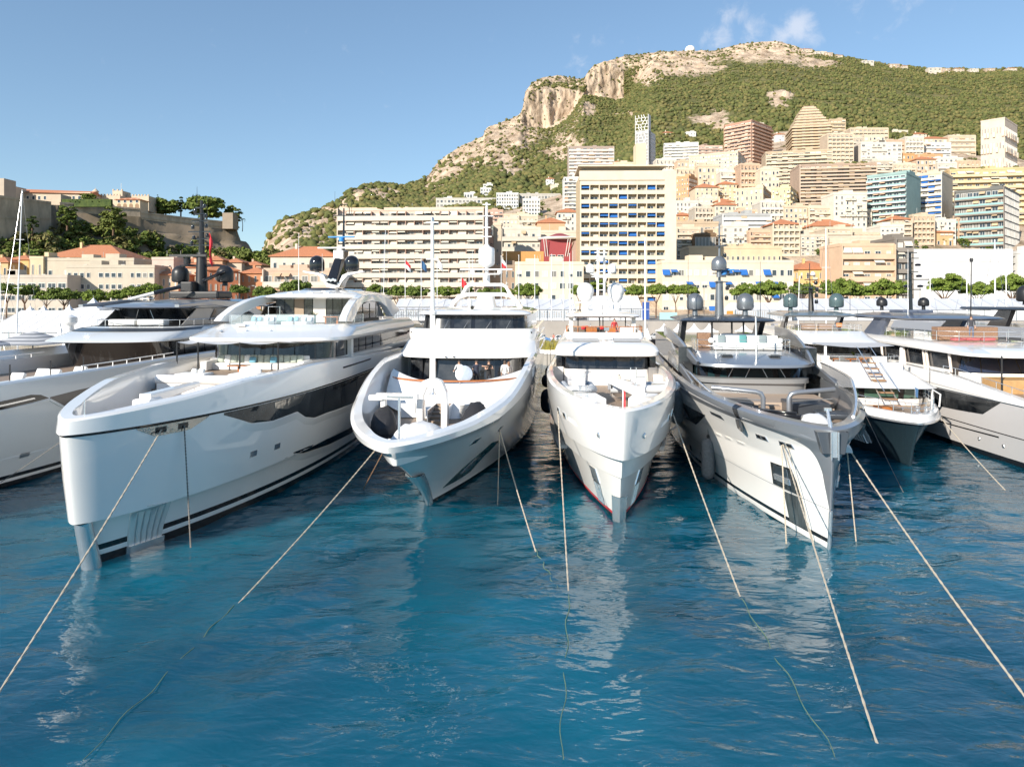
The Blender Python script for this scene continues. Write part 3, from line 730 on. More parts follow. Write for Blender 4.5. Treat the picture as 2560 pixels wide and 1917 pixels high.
B(AP, 'long white slab of thin balconies right of the lattice tower', 'building', 1660, 1746, 358, 448, 'band', 12, 9, WHT, col2=(.72, .69, .64), bal=1., D=14, wr=.7, hr=.62, phi=10)
B(AP, 'pink terraced flats above the beige slab', 'building', 1726, 1806, 366, 398, 'band', 4, 9, (.58, .42, .34), bal=1., D=12, wr=.8, hr=.7)
B(TB, 'salmon pink tower with wrapped balconies highest left of the stepped pyramid', 'tower', 1812, 1940, 302, 420, 'band', 13, 8, (.50, .29, .21), col2=(.60, .38, .28), bal=1.4, xc=1880, phi=46, wr=.85, hr=.7, side='band')
B(AP, 'beige slab with pink end panels below the salmon tower', 'building', 1722, 1882, 380, 470, 'punch', 10, 18, (.62, .50, .38), phi=14, D=14, wr=.6, hr=.5, xc=1845)
B(AP, 'white ship shaped block with rounded terraces', 'building', 1763, 1872, 427, 476, 'band', 5, 10, (.68, .67, .66), col2=(.74, .74, .74), bal=1.3, D=14, wr=.8, hr=.6)
B('hotel', 'shaded brown orange old hotel right behind the yellow tower', 'building', 1690, 1746, 442, 512, 'punch', 6, 5, (.56, .33, .18), xc=1722, phi=40, wr=.35)
B(TH_, 'cream house with orange roof edge right of the old hotel', 'house', 1738, 1796, 468, 520, 'punch', 5, 5, CREAM, roof='hip', D=12, wr=.35)
B(TH_, 'cream house with balcony columns between two cream houses', 'house', 1797, 1842, 460, 508, 'punch', 5, 4, (.68, .54, .36), roof='hip', D=12, wr=.35, pb=.4)
B(TH_, 'bright orange house above the large cream mansion', 'house', 1858, 1906, 448, 480, 'punch', 3, 4, (.6, .33, .2), roof='hip', D=12, wr=.3)
B('mansion', 'large cream mansion with tall windows left of the yellow striped house', 'house', 1839, 1928, 470, 545, 'punch', 5, 6, (.68, .54, .38), phi=18, xc=1908, wr=.35, hr=.6)
B('villa', 'small villa with loggia below the cream houses', 'villa', 1748, 1784, 497, 532, 'punch', 3, 3, LBEI, D=10, wr=.5)
B('villa', 'low villa with two tiled roofs below the balcony house', 'villa', 1787, 1834, 504, 530, 'punch', 2, 4, CREAM, roof='hip', D=10, wr=.3)
B('villa', 'white arcaded villa beside the yellow tower', 'villa', 1690, 1746, 505, 540, 'punch', 3, 6, (.66, .62, .56), D=10, wr=.5, hr=.6)
B(TH_, 'orange house row under the white arcaded villa', 'house', 1733, 1792, 536, 570, 'punch', 2, 5, ORG, roof='hip', D=10, wr=.35)
B(TH_, 'small orange roofed house tucked beside the yellow tower', 'house', 1690, 1730, 538, 565, 'punch', 2, 3, (.66, .42, .26), roof='hip', D=10, wr=.35)
B(OFF, 'white curved car park like block with dark horizontal slots', 'building', 1806, 1928, 538, 605, 'band', 6, 8, (.45, .45, .44), col2=(.76, .75, .73), bal=.8, D=14, wr=.9, hr=.55, par=.5, kinds='g')
B(OFF, 'beige office with gridded brown windows right of the yellow tower', 'building', 1688, 1796, 558, 668, 'punch', 7, 6, (.56, .43, .30), Z=300, D=14, wr=.8, hr=.55, kinds='gc')
B('school_building', 'long cream school with rows of square windows above the yellow wing', 'building', 1722, 1955, 620, 668, 'punch', 3, 18, (.68, .54, .36), Z=262, D=14, wr=.5, hr=.5, kinds='gc')
B('school_building', 'upper storey of the cream school set back on the right', 'building', 1792, 1912, 595, 630, 'punch', 2, 10, (.68, .55, .38), Z=282, D=12, wr=.5, hr=.5, kinds='gc')
B('cooling_house', 'brown meshed rooftop box beside the cream school', 'building', 1738, 1790, 588, 620, 'punch', 2, 6, (.22, .14, .08), Z=278, D=8, wr=.9, hr=.85, kinds='c')

# the stepped pyramid
def pyramid():
    Z = Zfor(2025, 392); A = at(1980, 380, Z); W = at(2074, 380, Z).x - A.x; zb = A.z - 6
    r = thing('stepped_tower', 'stepped pyramid tower of stacked cream balconies under the green slope', 'tower', (A.x, Z, zb), R(-12)); n = 16
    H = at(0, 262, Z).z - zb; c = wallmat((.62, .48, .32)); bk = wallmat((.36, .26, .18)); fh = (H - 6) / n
    MB().bx(0, W, 0, W, 0, 6.2).build('base_wall', [c], r)
    for k in range(n):
        t = 0 if k < 9 else (k - 8) / 8.; i = W * .40 * min(1, t) + .35 * math.sin(k * 2.2)
        z = 6 + k * fh
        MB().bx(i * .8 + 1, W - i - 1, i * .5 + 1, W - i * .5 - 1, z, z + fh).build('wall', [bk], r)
        b = MB(); x0, x1, y0, y1 = i * .8, W - i, i * .5, W - i * .5
        b.bx(x0, x1, y0, y1, z, z + fh * .12)
        for q in ((x0, x1, y0, y0 + .15), (x0, x0 + .15, y0 + .15, y1), (x1 - .15, x1, y0 + .15, y1)): b.bx(*q, z + fh * .12, z + fh * .5)
        b.build('balcony', [c], r)
        wmesh = win_mesh(2.0, fh * .55, 'g')
        for j in range(5):
            x = lerp(x0 + 2.4, x1 - 2.4, j / 4); new('window', wmesh, r, (x, y0 + i * 0 + .98, z + fh * .13))
pyramid()
B(AP, 'low terraced wing attached right of the stepped pyramid', 'building', 2074, 2113, 300, 345, 'band', 5, 4, (.56, .44, .3), col2=(.62, .48, .32), bal=1., D=12, wr=.8, hr=.6)
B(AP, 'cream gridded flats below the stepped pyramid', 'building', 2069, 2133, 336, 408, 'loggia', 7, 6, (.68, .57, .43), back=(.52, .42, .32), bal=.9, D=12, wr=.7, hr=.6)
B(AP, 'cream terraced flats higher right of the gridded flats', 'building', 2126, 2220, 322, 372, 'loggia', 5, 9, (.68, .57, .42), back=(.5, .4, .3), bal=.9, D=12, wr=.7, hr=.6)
B(AP, 'white block with glazed strips below the cream terraced flats', 'building', 2152, 2255, 358, 420, 'punch', 6, 8, (.72, .66, .58), D=12, wr=.6, hr=.55, pb=.4)
B('villa', 'broad white villa with balcony below the green slope', 'villa', 2263, 2376, 358, 395, 'band', 3, 9, (.70, .68, .64), bal=1., D=14, wr=.7, hr=.6)
B(AP, 'cream slab of long balconies below the stepped pyramid', 'building', 1914, 2080, 376, 480, 'band', 11, 12, (.55, .42, .29), col2=(.68, .56, .41), bal=1.3, D=16, phi=12, wr=.8, hr=.65, awn='cream', ap=.3)
B(AP, 'huge curved block of pinkish balconies with sand awnings', 'building', 1998, 2190, 410, 525, 'band', 13, 14, (.46, .34, .26), col2=(.62, .48, .37), bal=1.5, D=18, phi=8, wr=.8, hr=.65, awn='brown', ap=.45, green=True)
B(TH_, 'orange row of houses left of the broad white villa', 'house', 2203, 2286, 386, 425, 'punch', 3, 8, ORG, D=10, wr=.4)
B(TH_, 'orange house right under the broad white villa', 'house', 2293, 2357, 388, 415, 'punch', 2, 6, (.66, .38, .2), D=10, wr=.4)
B('villa', 'white villa with arched windows under the orange house', 'villa', 2336, 2408, 396, 435, 'punch', 3, 6, (.72, .68, .6), D=12, wr=.5, hr=.65)
B(TH_, 'pale row of cream houses below the orange row', 'house', 2190, 2335, 414, 450, 'punch', 3, 12, CREAM, D=10, wr=.45)
B(TB, 'tall cream tower with curved top floor at the right edge', 'tower', 2452, 2690, 296, 440, 'punch', 12, 8, (.66, .54, .44), Z=430, phi=34, xc=2512, wr=.3, hr=.4, pb=.5, sides='')
B(AP, 'yellow stepped terraces with arches under the right edge tower', 'building', 2372, 2600, 420, 560, 'band', 9, 11, (.66, .48, .26), col2=(.72, .56, .34), bal=1.6, D=16, phi=10, wr=.7, hr=.65, green=True)
B(TB, 'teal glass balconied tower with blank white end wall', 'tower', 2168, 2302, 432, 605, 'band', 12, 6, (.30, .42, .40), col2=(.62, .63, .60), bal=1.5, xc=2266, phi=44, wr=.9, hr=.75, rail='teal', side='blank', kinds='g', ends=False)
B(TB, 'cream tower with blue awnings and blank white end wall', 'tower', 2287, 2382, 432, 580, 'band', 11, 4, (.6, .5, .38), col2=(.70, .64, .56), bal=1.2, xc=2356, phi=44, wr=.8, hr=.65, awn='blue', ap=.6, side='blank')
B(OFF, 'dark modern block with glass storeys at the right edge', 'building', 2387, 2562, 470, 632, 'band', 8, 8, (.16, .16, .15), col2=(.25, .21, .18), bal=1.4, phi=38, xc=2512, wr=.94, hr=.85, rail='teal', side='punch', kinds='ggc')
B(AP, 'slim white flats with iron balconies left of the teal tower', 'building', 2084, 2167, 486, 595, 'punch', 8, 6, (.74, .67, .56), D=12, wr=.4, hr=.55, pb=.4)
B(TH_, 'yellow striped house beside the cream mansion', 'house', 1929, 1996, 470, 542, 'punch', 6, 5, (.72, .58, .34), phi=20, xc=1976, wr=.32, hr=.55, pb=.3)
B(TH_, 'red and white house below the huge curved block', 'house', 1952, 2011, 532, 580, 'punch', 4, 5, (.6, .29, .24), roof='hip', D=12, wr=.36)
B(TH_, 'tan scaffolded house right of the red and white house', 'house', 2012, 2082, 524, 580, 'punch', 5, 5, (.46, .36, .25), roof='hip', D=12, wr=.4)
B(TH_, 'narrow ochre house left of the red and white house', 'house', 1918, 1951, 536, 582, 'punch', 4, 3, (.66, .45, .2), roof='hip', D=12, wr=.36)
B(TH_, 'cream house with wide orange hipped roof below the slim white flats', 'house', 2032, 2132, 564, 605, 'punch', 2, 6, (.70, .58, .44), roof='hip', D=14, wr=.3)
B(AP, 'beige low block with flat overhanging roof behind the school', 'building', 1906, 1994, 578, 630, 'punch', 3, 7, (.62, .47, .33), D=12, wr=.6, hr=.5)
B(AP, 'cream flats with recessed balconies behind the ochre house', 'building', 1962, 2067, 580, 668, 'loggia', 6, 6, (.68, .58, .44), back=(.46, .36, .26), Z=285, bal=1.1, D=12, wr=.6, hr=.6)
B(AP, 'pale flats with long balconies behind the peach block', 'building', 2066, 2220, 594, 664, 'band', 5, 9, (.66, .56, .44), col2=(.70, .62, .50), Z=272, bal=1.1, D=12, wr=.5, hr=.6)
B(TH_, 'vivid orange house row under the blue awning tower', 'house', 2250, 2383, 580, 622, 'punch', 3, 9, (.66, .42, .22), Z=300, D=12, wr=.4, roof='hip')
# infill blocks stepping up the hillside between the larger buildings
ORD = 'first second third fourth fifth sixth seventh eighth ninth tenth eleventh'.split()
def infill(row, xs, yts, yb, where, cols, nf, nb):
    rg = random.Random(row)
    for k, (xa, xb) in enumerate(zip(xs, xs[1:])):
        c = cols[k % len(cols)]; st = ('punch', 'band', 'loggia')[(k + row) % 3]
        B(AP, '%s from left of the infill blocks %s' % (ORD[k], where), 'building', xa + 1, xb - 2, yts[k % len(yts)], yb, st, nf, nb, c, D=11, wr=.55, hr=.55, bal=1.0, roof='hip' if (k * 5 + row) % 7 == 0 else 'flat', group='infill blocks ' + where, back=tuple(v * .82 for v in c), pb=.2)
PAL = [(.70, .58, .44), (.66, .52, .38), (.72, .66, .57), (.64, .46, .33), (.70, .60, .46), (.62, .54, .44)]
infill(1, (1690, 1752, 1806, 1872, 1930, 2000, 2064, 2130, 2200, 2262), (572, 586, 566, 580, 560, 590), 640, 'in the row right above the school', PAL, 5, 5)
infill(2, (1736, 1786, 1842, 1900, 1960, 2020, 2084, 2150, 2182), (520, 512, 528, 506, 518), 588, 'in the row above the white slotted block', PAL[::-1], 5, 5)
infill(3, (1534, 1586, 1640, 1692, 1740, 1766), (408, 416, 400, 404), 470, 'under the lattice tower', PAL, 5, 5)
infill(4, (2180, 2232, 2290, 2342, 2392, 2450), (404, 412, 398, 408), 470, 'below the broad white villa', PAL[::-1], 5, 5)
infill(5, (1690, 1744, 1800, 1850, 1900, 1950), (424, 416, 430, 412), 500, 'around the ship shaped block', PAL, 5, 5)
infill(6, (1246, 1296, 1346, 1392, 1450), (548, 540, 556, 530), 612, 'left of the yellow tower', PAL[::-1], 5, 5)
infill(7, (2226, 2280, 2336, 2392, 2440), (548, 540, 552), 612, 'at the foot of the teal tower', PAL, 5, 5)
infill(8, (2110, 2160, 2214, 2262, 2310, 2370, 2440), (346, 340, 352, 344), 392, 'highest below the wooded slope', PAL[::-1], 4, 5)
# small villas scattered along the wooded edge and the crest
for k, (x, y, w, h, lab) in enumerate(((1670, 340, 26, 16, 'tile roofed villa in the trees right of the lattice tower'), (1728, 338, 24, 14, 'white villa in the trees above the white slab'), (1552, 412, 32, 14, 'low villa among trees left of the lattice tower'), (1900, 316, 20, 14, 'yellow villa between salmon tower and pyramid'), (1950, 345, 22, 18, 'grey villa squeezed between salmon tower and pyramid'),
                                      (2250, 332, 40, 9, 'low terrace villa on the slope right of the terraced flats'), (2300, 340, 34, 10, 'cream terrace house on the slope above the broad villa'), (1120, 500, 22, 9, 'small house below the rocky shoulder'), (1570, 425, 36, 14, 'cream villa beside the striped tower'), (1390, 470, 28, 12, 'villa in the olive trees left of the striped tower'), (1375, 452, 20, 10, 'pink villa higher in the olive trees'))):
    B('villa', lab, 'villa', x - w / 2, x + w / 2, y - h / 2, y + h / 2, 'punch', 2, 3, [(.7, .62, .5), WHT, (.68, .6, .48)][k % 3], D=10, roof='hip' if k % 2 == 0 else 'flat', wr=.4)
for k, (px, w, h) in enumerate(((2018, 26, 9), (2052, 30, 8), (2072, 20, 9), (2098, 18, 8), (2170, 30, 8), (2236, 26, 8), (2262, 16, 7), (2338, 34, 9), (2366, 20, 8), (2398, 26, 8), (2436, 22, 7), (2476, 24, 7), (2530, 26, 7))):
    Z = interp(ZSKY, px) - 25; y = interp(SKY, px) + 5
    B('villa', '%s crest villa counted from the left along the ridge' % ('first second third fourth fifth sixth seventh eighth ninth tenth eleventh twelfth thirteenth'.split()[k]), 'villa', px - w / 2, px + w / 2, y - h + 2, y + 4, 'punch', 2, 3, [(.56, .46, .35), (.62, .55, .46), (.5, .38, .28)][k % 3], Z=None, D=12, roof='hip' if k % 3 == 0 else 'flat', wr=.4, group='villas along the mountain crest')
rd = MB(); rd.lathe([(7.5, 0), (7.5, 3), (9.5, 4), (11, 8), (10.2, 13), (7.5, 16.6), (4, 18.4), (.01, 19)], n=20); Zr = interp(ZSKY, 1725) - 10
tag(rd.build('radar_dome', [WHITE2], None, at(1725, 133, Zr) - Vector((0, 0, 3))), 'white radar dome on the rocky mountain crest', 'radar dome')

# ---------------------------------------------------------------- trees
BARK = mat('pine_bark', (.16, .095, .06), .9, var=.25, vscale=5, bump=.5, bscale=8)
NEED = [mat('pine_needles_%d' % i, c, .8, spec=.2, base2=c2, vscale=.9) for i, (c, c2) in enumerate((((.085, .13, .022), (.18, .23, .042)), ((.075, .115, .024), (.15, .19, .04))))]
DARKL = mat('dark_evergreen_leaves', (.04, .065, .02), .8, spec=.2, base2=(.09, .12, .03), vscale=.6)
def leaf_crown(seed, rx, ry, rz, clumps, per, size, z0=0., flat=.5, up=.3, low=False):
    """many small leaf-sized faces gathered in uneven clumps through the crown's volume"""
    rng = np.random.RandomState(seed); vs = []; fs = []
    cs = []
    for k in range(clumps):
        d = rng.normal(size=3); d /= np.linalg.norm(d); r = rng.rand() ** .35
        if d[2] < -.25 and not low: d[2] *= .3
        cs.append((d[0] * rx * r, d[1] * ry * r, z0 + d[2] * rz * r, (.22 + .2 * rng.rand()) * min(rx, ry)))
    for cx, cy, cz, cr in cs:
        for j in range(per):
            d = rng.normal(size=3); d /= np.linalg.norm(d); d[2] = abs(d[2]) * .8 + d[2] * .2
            p = np.array([cx, cy, cz]) + d * cr * np.array([1, 1, flat]) * (.55 + .5 * rng.rand())
            n = d + rng.normal(size=3) * .55 + np.array([0, 0, up]); n /= np.linalg.norm(n)
            u = np.cross(n, rng.normal(size=3)); u /= np.linalg.norm(u); w = np.cross(n, u)
            s = size * (.6 + .8 * rng.rand()); o = len(vs)
            vs += [tuple(p + u * s), tuple(p + w * s * .6 + n * s * .15), tuple(p - u * s), tuple(p - w * s * .6)]
            fs.append((o, o + 1, o + 2, o + 3))
    me = bpy.data.meshes.new('crown'); me.from_pydata(vs, [], fs)
    return me
def trunk_mesh(seed, h, r, spread, limbs=5, split=.55):
    rng = random.Random(seed); b = MB()
    lean = rng.uniform(-.4, .4)
    b.tube([(0, 0, 0), (lean * .3, 0, h * .3), (lean, .1, h * split)], r, 8, 0, r * .7)
    for k in range(limbs):
        a = k * 6.283 / limbs + rng.uniform(-.4, .4); d = spread * rng.uniform(.45, .8)
        b.tube([(lean, .1, h * split - .1), (lean + d * .5 * math.cos(a), .1 + d * .5 * math.sin(a), h * (split + .2)), (lean + d * math.cos(a), .1 + d * math.sin(a), h * rng.uniform(.88, .98))], r * .55, 6, 0, r * .16)
    return b.mesh('trunk', [BARK])
PV = []
for i in range(5):
    me = leaf_crown(20 + i, 3.3, 3.1, 1.45, 46, 95, .26, 0, .62); me.materials.append(NEED[i % 2]); PV.append((me, trunk_mesh(i, 6.2, .24, 3.0)))
def pine(px, py, w, Z, label, base=5.4, dk=None):
    k = int(px) % 5; c = at(px, py, Z); s = w * Z / F / 7.4
    r = thing('umbrella_pine', label, 'tree', (c.x, Z, base), px * .7, 'umbrella pines along the promenade')
    cr = new('crown', PV[k][0], r, (0, 0, c.z - base - .25)); cr.scale = (s, s, max(1.1, s * 1.4))
    t = new('trunk', PV[k][1], r); zs = (c.z - base) / 6.2; t.scale = (s, s, zs)
PINESPOT = [(16, 726, 60, 'umbrella pine at the left edge above the white marquee'), (63, 730, 70, 'second umbrella pine from the left edge, behind a bare mast'), (114, 742, 56, 'umbrella pine left of the peaked tents'), (158, 740, 80, 'broad umbrella pine just left of the big peaked tent'), (240, 744, 66, 'umbrella pine just right of the big peaked tent'), (294, 740, 50, 'umbrella pine left of the folded crane'), (335, 733, 58, 'umbrella pine above the folded crane'), (380, 727, 62, 'umbrella pine left of the black radome'),
            (598, 726, 50, 'umbrella pine in front of the terracotta terrace'), (661, 734, 62, 'umbrella pine left of the peach terrace block'), (738, 720, 78, 'umbrella pine in front of the peach terrace block'),
            (941, 726, 50, 'umbrella pine just right of the big white roof wing'), (991, 732, 62, 'umbrella pine beside the first flagpole'), (1041, 733, 62, 'umbrella pine between the first two flagpoles'), (1114, 732, 58, 'umbrella pine left of the white mast arch'), (1162, 728, 52, 'umbrella pine seen through the white mast arch'), (1218, 733, 50, 'umbrella pine just right of the white mast arch'), (1263, 732, 52, 'umbrella pine at the foot of the brown stone house'), (1320, 731, 72, 'broad umbrella pine in front of the cream loggia block'),
            (1449, 729, 58, 'umbrella pine behind the left white radar ball'), (1492, 716, 56, 'umbrella pine between the white radar balls'), (1590, 730, 60, 'umbrella pine right of the right white radar ball'), (1640, 728, 60, 'umbrella pine with bare leaning trunk in front of yellow wing'), (1690, 728, 52, 'umbrella pine left of the grey radome'), (1722, 728, 56, 'umbrella pine right behind the grey radome'),
            (1862, 730, 70, 'umbrella pine right of the grey mast'), (1925, 728, 84, 'broad umbrella pine left of the green radome'), (2006, 727, 66, 'umbrella pine between the two green radomes'), (2100, 727, 96, 'broad umbrella pine in front of the peach block'), (2150, 732, 60, 'umbrella pine at the right foot of the peach block'), (2220, 727, 92, 'broad umbrella pine left of the black tiered mast'), (2362, 716, 100, 'broad umbrella pine right of the black tiered mast'), (2440, 728, 74, 'umbrella pine in front of the sheeted building'), (2535, 716, 96, 'umbrella pine at the right edge')]
for px, py, w, lab in PINESPOT: pine(px, py, w, 186, lab)

# ---------------------------------------------------------------- the old rock with its ramparts and palace
RW = mat('rampart_stone', (.62, .48, .34), .9, base2=(.36, .28, .2), vscale=.25, bump=.8, bscale=1.2, detail=9, stretch=(1, 1, .35))
ZW = [(-300, 310), (-60, 330), (128, 355), (140, 365), (351, 395), (595, 445), (645, 455)]
WTOP = [(-300, 478), (0, 490), (128, 506), (171, 508), (351, 522), (352, 531), (470, 545), (595, 558), (596, 596), (618, 600), (640, 640), (660, 700)]
WBOT = [(-300, 610), (0, 605), (128, 588), (171, 566), (351, 572), (480, 592), (595, 602), (640, 645), (660, 705)]
def make_rock():
    V = []; pxs = np.linspace(-300, 660, 150); n1, n2 = 30, 8
    for px in pxs:
        Zw = interp(ZW, px); zb = at(px, interp(WBOT, px), Zw).z; zt = at(px, interp(WTOP, px), Zw).z - 1.2
        for k in range(n1 + n2 + 2):
            if k <= n1:
                t = k / n1; Z = lerp(Zw - 62, Zw - 1, t); z = lerp(5.0, zb, t ** .8)
            else:
                t = (k - n1 - 1) / n2; Z = lerp(Zw + .5, Zw + 130, t); z = zt - (12 * t if px < 560 else 30 * t)
            p = Vector(((px - CX) / F * Z, Z, z)); q = 3.5 * mnoise.fractal(p * .06, .9, 2.1, 5) * (1 if 0 < k < n1 else 0)
            V.append((p.x + q, p.y, p.z + q * .8))
    nr = n1 + n2 + 2; i = (np.arange(149)[:, None] * nr + np.arange(nr - 1)[None])
    fs = np.stack([i, i + nr, i + nr + 1, i + 1], -1).reshape(-1, 4)
    me = bpy.data.meshes.new('rock_hill'); me.from_pydata(V, [], fs.tolist()); me.polygons.foreach_set('use_smooth', [True] * len(fs))
    me.materials.append(mat('rock_hill_earth', (.13, .10, .06), .9, base2=(.30, .23, .16), vscale=.05, bump=.7, bscale=.5, detail=8))
    struct(tag(new('rock_hill', me), 'steep wooded rock at left crowned by ramparts', None))
    rng = np.random.RandomState(9); pts = []; sc = []
    while len(pts) < 640:
        c = rng.randint(149); k = rng.randint(1, n1); v = V[c * nr + k]
        if k > (21 if pxs[c] > 340 else 27): continue
        s = 2.2 + 3.6 * rng.rand() ** 1.5; pts.append((v[0], v[1] - 1, v[2] + s * .5)); sc.append(s)
    DK = [mat('rock_wood_%d' % i, c, .85, spec=.15, base2=c2, vscale=.3, bump=.9, bscale=1.3) for i, (c, c2) in enumerate((((.08, .12, .03), (.18, .21, .045)), ((.10, .13, .035), (.21, .23, .06)), ((.12, .12, .045), (.24, .20, .08))))]
    cr = []
    for i in range(6):
        m_ = leaf_crown(60 + i, 1., 1., .9, 18, 22, .17, 0, .9, .3, True); m_.materials.append(DK[i % 3]); cr.append(m_)
    # tree mass: triangulated leaf crowns
    for m_ in cr:
        import bmesh
        bm = bmesh.new(); bm.from_mesh(m_); bmesh.ops.triangulate(bm, faces=bm.faces[:]); bm.to_mesh(m_); bm.free()
    scatter('rock_woods', pts, sc, cr, 'dark green trees crowding the foot of the ramparts', 4)
    return cr
ROCKCR = make_rock()
def rampart(label, x0, x1, thick=4., bands=(.3,), curve=0.):
    r = None; n = 24; P_ = []
    for k in range(n + 1):
        px = lerp(x0, x1, k / n); Zw = interp(ZW, px) - curve * math.sin(math.pi * k / n); a = at(px, interp(WTOP, px), Zw); b_ = at(px, interp(WBOT, px), Zw); P_.append((a, b_.z - 6))
    o = P_[0][0].copy(); o.z = P_[0][1]
    r = thing('rampart', label, 'wall', o)
    def strip(z0f, z1f, out, name, m_=RW, up=0.):
        g = MB(); rows = []
        for (zf, ou) in ((z0f, out), (z1f, out), (z1f, -thick), ):
            rows.append([(a.x - o.x + ou * .6, a.y - o.y - ou * .8, lerp(zb, a.z, zf) - o.z + (up if zf == z1f else 0)) for a, zb in P_])
        g.grid(rows, 0, False); g.build(name, [m_], r)
    strip(0, 1, 0, 'wall')
    for bz in bands: strip(bz, bz + .025, .35, 'string_course')
    strip(.965, 1.0, .4, 'coping', up=.3)
rampart('tall rounded bastion wall at the left edge of the rock', -220, 128, bands=(.62,), curve=14)
rampart('middle rampart wall under the palace garden hedge', 150, 351, bands=())
rampart('long lower rampart with string courses at the right end of the rock', 352, 596, bands=(.36, .80))
def palace():
    PC = wallmat((.62, .50, .38)); 
    Z = 398; A = at(42, 505, Z); W = at(226, 505, Z).x - A.x
    r = thing('palace_wing', 'long palace wing with low terracotta roof on top of the rock', 'palace', (A.x, Z, A.z)); H = 5.5
    MB().bx(0, W, 0, 10, -3, H).build('wall', [PC], r)
    g = MB(); g.add([(-.5, -1.2, H), (W + .5, -1.2, H - 1), (W + .5, 11, H - 1), (-.5, 11, H), (-.5, 5, H + 2.6), (W + .5, 5, H + 1.2)], [(0, 1, 5, 4), (2, 3, 4, 5), (1, 2, 5), (3, 0, 4), (3, 2, 1, 0)]); g.build('roof', [TILE], r)
    wm = win_mesh(1.6, 2.2, 'g')
    for k in range(12): new('window', wm, r, (3 + k * (W - 6) / 11, -.02, 1.2))
    def block(lab, x0, x1, yt, yb, Z, nm='palace_block', cren=True, arches=0, col=(.64, .52, .39), D=9, roof=False):
        A = at(x0, yb, Z); W = at(x1, yb, Z).x - A.x; H = at(0, yt, Z).z - A.z
        q = thing(nm, lab, 'palace', (A.x, Z, A.z)); m_ = wallmat(col)
        MB().bx(0, W, 0, D, -4, H).build('wall', [m_], q)
        if cren:
            n = max(3, int(W / 1.6)); me = MB().bx(0, .8, -.1, .6, 0, .9).mesh('merlon', [m_])
            for k in range(n): new('merlon', me, q, (k * (W - .8) / (n - 1), 0, H))
        if roof: g = MB(); hip(g, W, D, H + .02, 1.6, .8); g.build('roof', [TILE], q)
        if arches:
            AM = mat('painted_arch_shade', (.30, .2, .12), .9)  # flat dark panels; the shade of the arch openings is in their colour
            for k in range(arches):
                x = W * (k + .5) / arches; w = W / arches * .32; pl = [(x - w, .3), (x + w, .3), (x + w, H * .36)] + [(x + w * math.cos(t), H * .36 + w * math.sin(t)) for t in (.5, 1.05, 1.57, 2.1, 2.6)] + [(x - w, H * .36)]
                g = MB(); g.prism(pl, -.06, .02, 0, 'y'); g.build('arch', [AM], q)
                new('window', wm, q, (x, -.02, H * .64))
        return q, W, H
    block('crenellated block at the far left of the palace', 2, 38, 466, 492, 390)
    block('long crenellated palace wall left of the arcaded loggia', 244, 300, 489, 515, 408)
    t, W, H = block('square crenellated palace tower with flagstaff', 281, 306, 477, 500, 412)
    MB().tube([(W / 2, 4, H), (W / 2, 4, H + 5)], .12, 6).build('flagstaff', [WF], t)
    block('cream palace loggia with four arches on the rampart edge', 290, 350, 499, 522, 399, arches=4, cren=False, roof=True, col=(.70, .55, .38))
    block('sloping crenellated wall right of the palace tower', 306, 372, 490, 512, 416)
    block('stone corner turret at the right end of the long rampart', 556, 582, 532, 556, 436, cren=False, col=(.36, .29, .22))
    block('cream garden pavilion on the bastion', 116, 152, 486, 506, 372, cren=False, col=(.56, .45, .34))
    block('stone lookout tower at the left edge', -14, 10, 446, 492, 372, col=(.52, .43, .34), cren=False)
    q = thing('bell_turret', 'small domed bell turret above the palace roof', 'turret', at(239, 492, 405))
    MB().lathe([(1.5, 0), (1.5, 2.6), (1.8, 2.7), (1.8, 3.0), (1.3, 3.6), (.6, 4.3), (.1, 4.6), (.06, 5.4), (.01, 5.5)], n=10).build('turret', [PC], q)
    A = at(156, 513, 372); W = at(281, 513, 372).x - A.x
    h = thing('clipped_hedge', 'long clipped dark hedge on the middle rampart', 'hedge', A)
    me = leaf_crown(91, W / 2, 1.0, 1.7, 90, 40, .42, 0, .9); me.materials.append(DARKL); new('foliage', me, h, (W / 2, 0, 1.7)); MB().bx(.3, W - .3, -.9, .9, -1, 3.1).build('core', [DARKL], h)
palace()
def rock_tree(lab, px, py, w, hh, Z, kind='round'):
    c = at(px, py, Z); rx = w * Z / F / 2; rz = hh * Z / F / 2
    r = thing({'round': 'evergreen_oak', 'cyp': 'cypress', 'palm': 'palm_tree'}[kind], lab, 'tree', (c.x, Z, c.z - rz * 1.15))
    if kind == 'palm':
        MB().tube([(0, 0, 0), (.2, 0, rz), (0, 0, rz * 2)], .25, 7, 0, .18).build('trunk', [BARK], r)
        for k in range(14):
            a = k * 2.4; g = MB(); L = rx * 1.1; pts = [(L * t * math.cos(a), L * t * math.sin(a), rz * 2 + 1.0 * math.sin(t * 2.6) - t * t * (.6 + (k % 3) * .7)) for t in (0, .25, .5, .75, 1)]
            rows = [[(p[0] - .28 * (1 - i / 5) * math.sin(a), p[1] + .28 * (1 - i / 5) * math.cos(a), p[2] - .1), p, (p[0] + .28 * (1 - i / 5) * math.sin(a), p[1] - .28 * (1 - i / 5) * math.cos(a), p[2] - .1)] for i, p in enumerate(pts)]
            g.grid(rows, 0, True); g.build('frond', [NEED[1]], r)
        return
    me = leaf_crown(int(px), rx, rx * .8, rz, 60 if kind == 'round' else 26, 80, rx * (.1 if kind == 'round' else .2), 0, .8, .3, True); me.materials.append(DARKL if kind == 'cyp' else ROCKCR[int(px) % 3].materials[0]); new('crown', me, r, (0, 0, rz * 1.15))
    MB().tube([(0, 0, -2), (.1, 0, rz * .6), (0, 0, rz * 1.2)], .5, 7, 0, .3).build('trunk', [BARK], r)
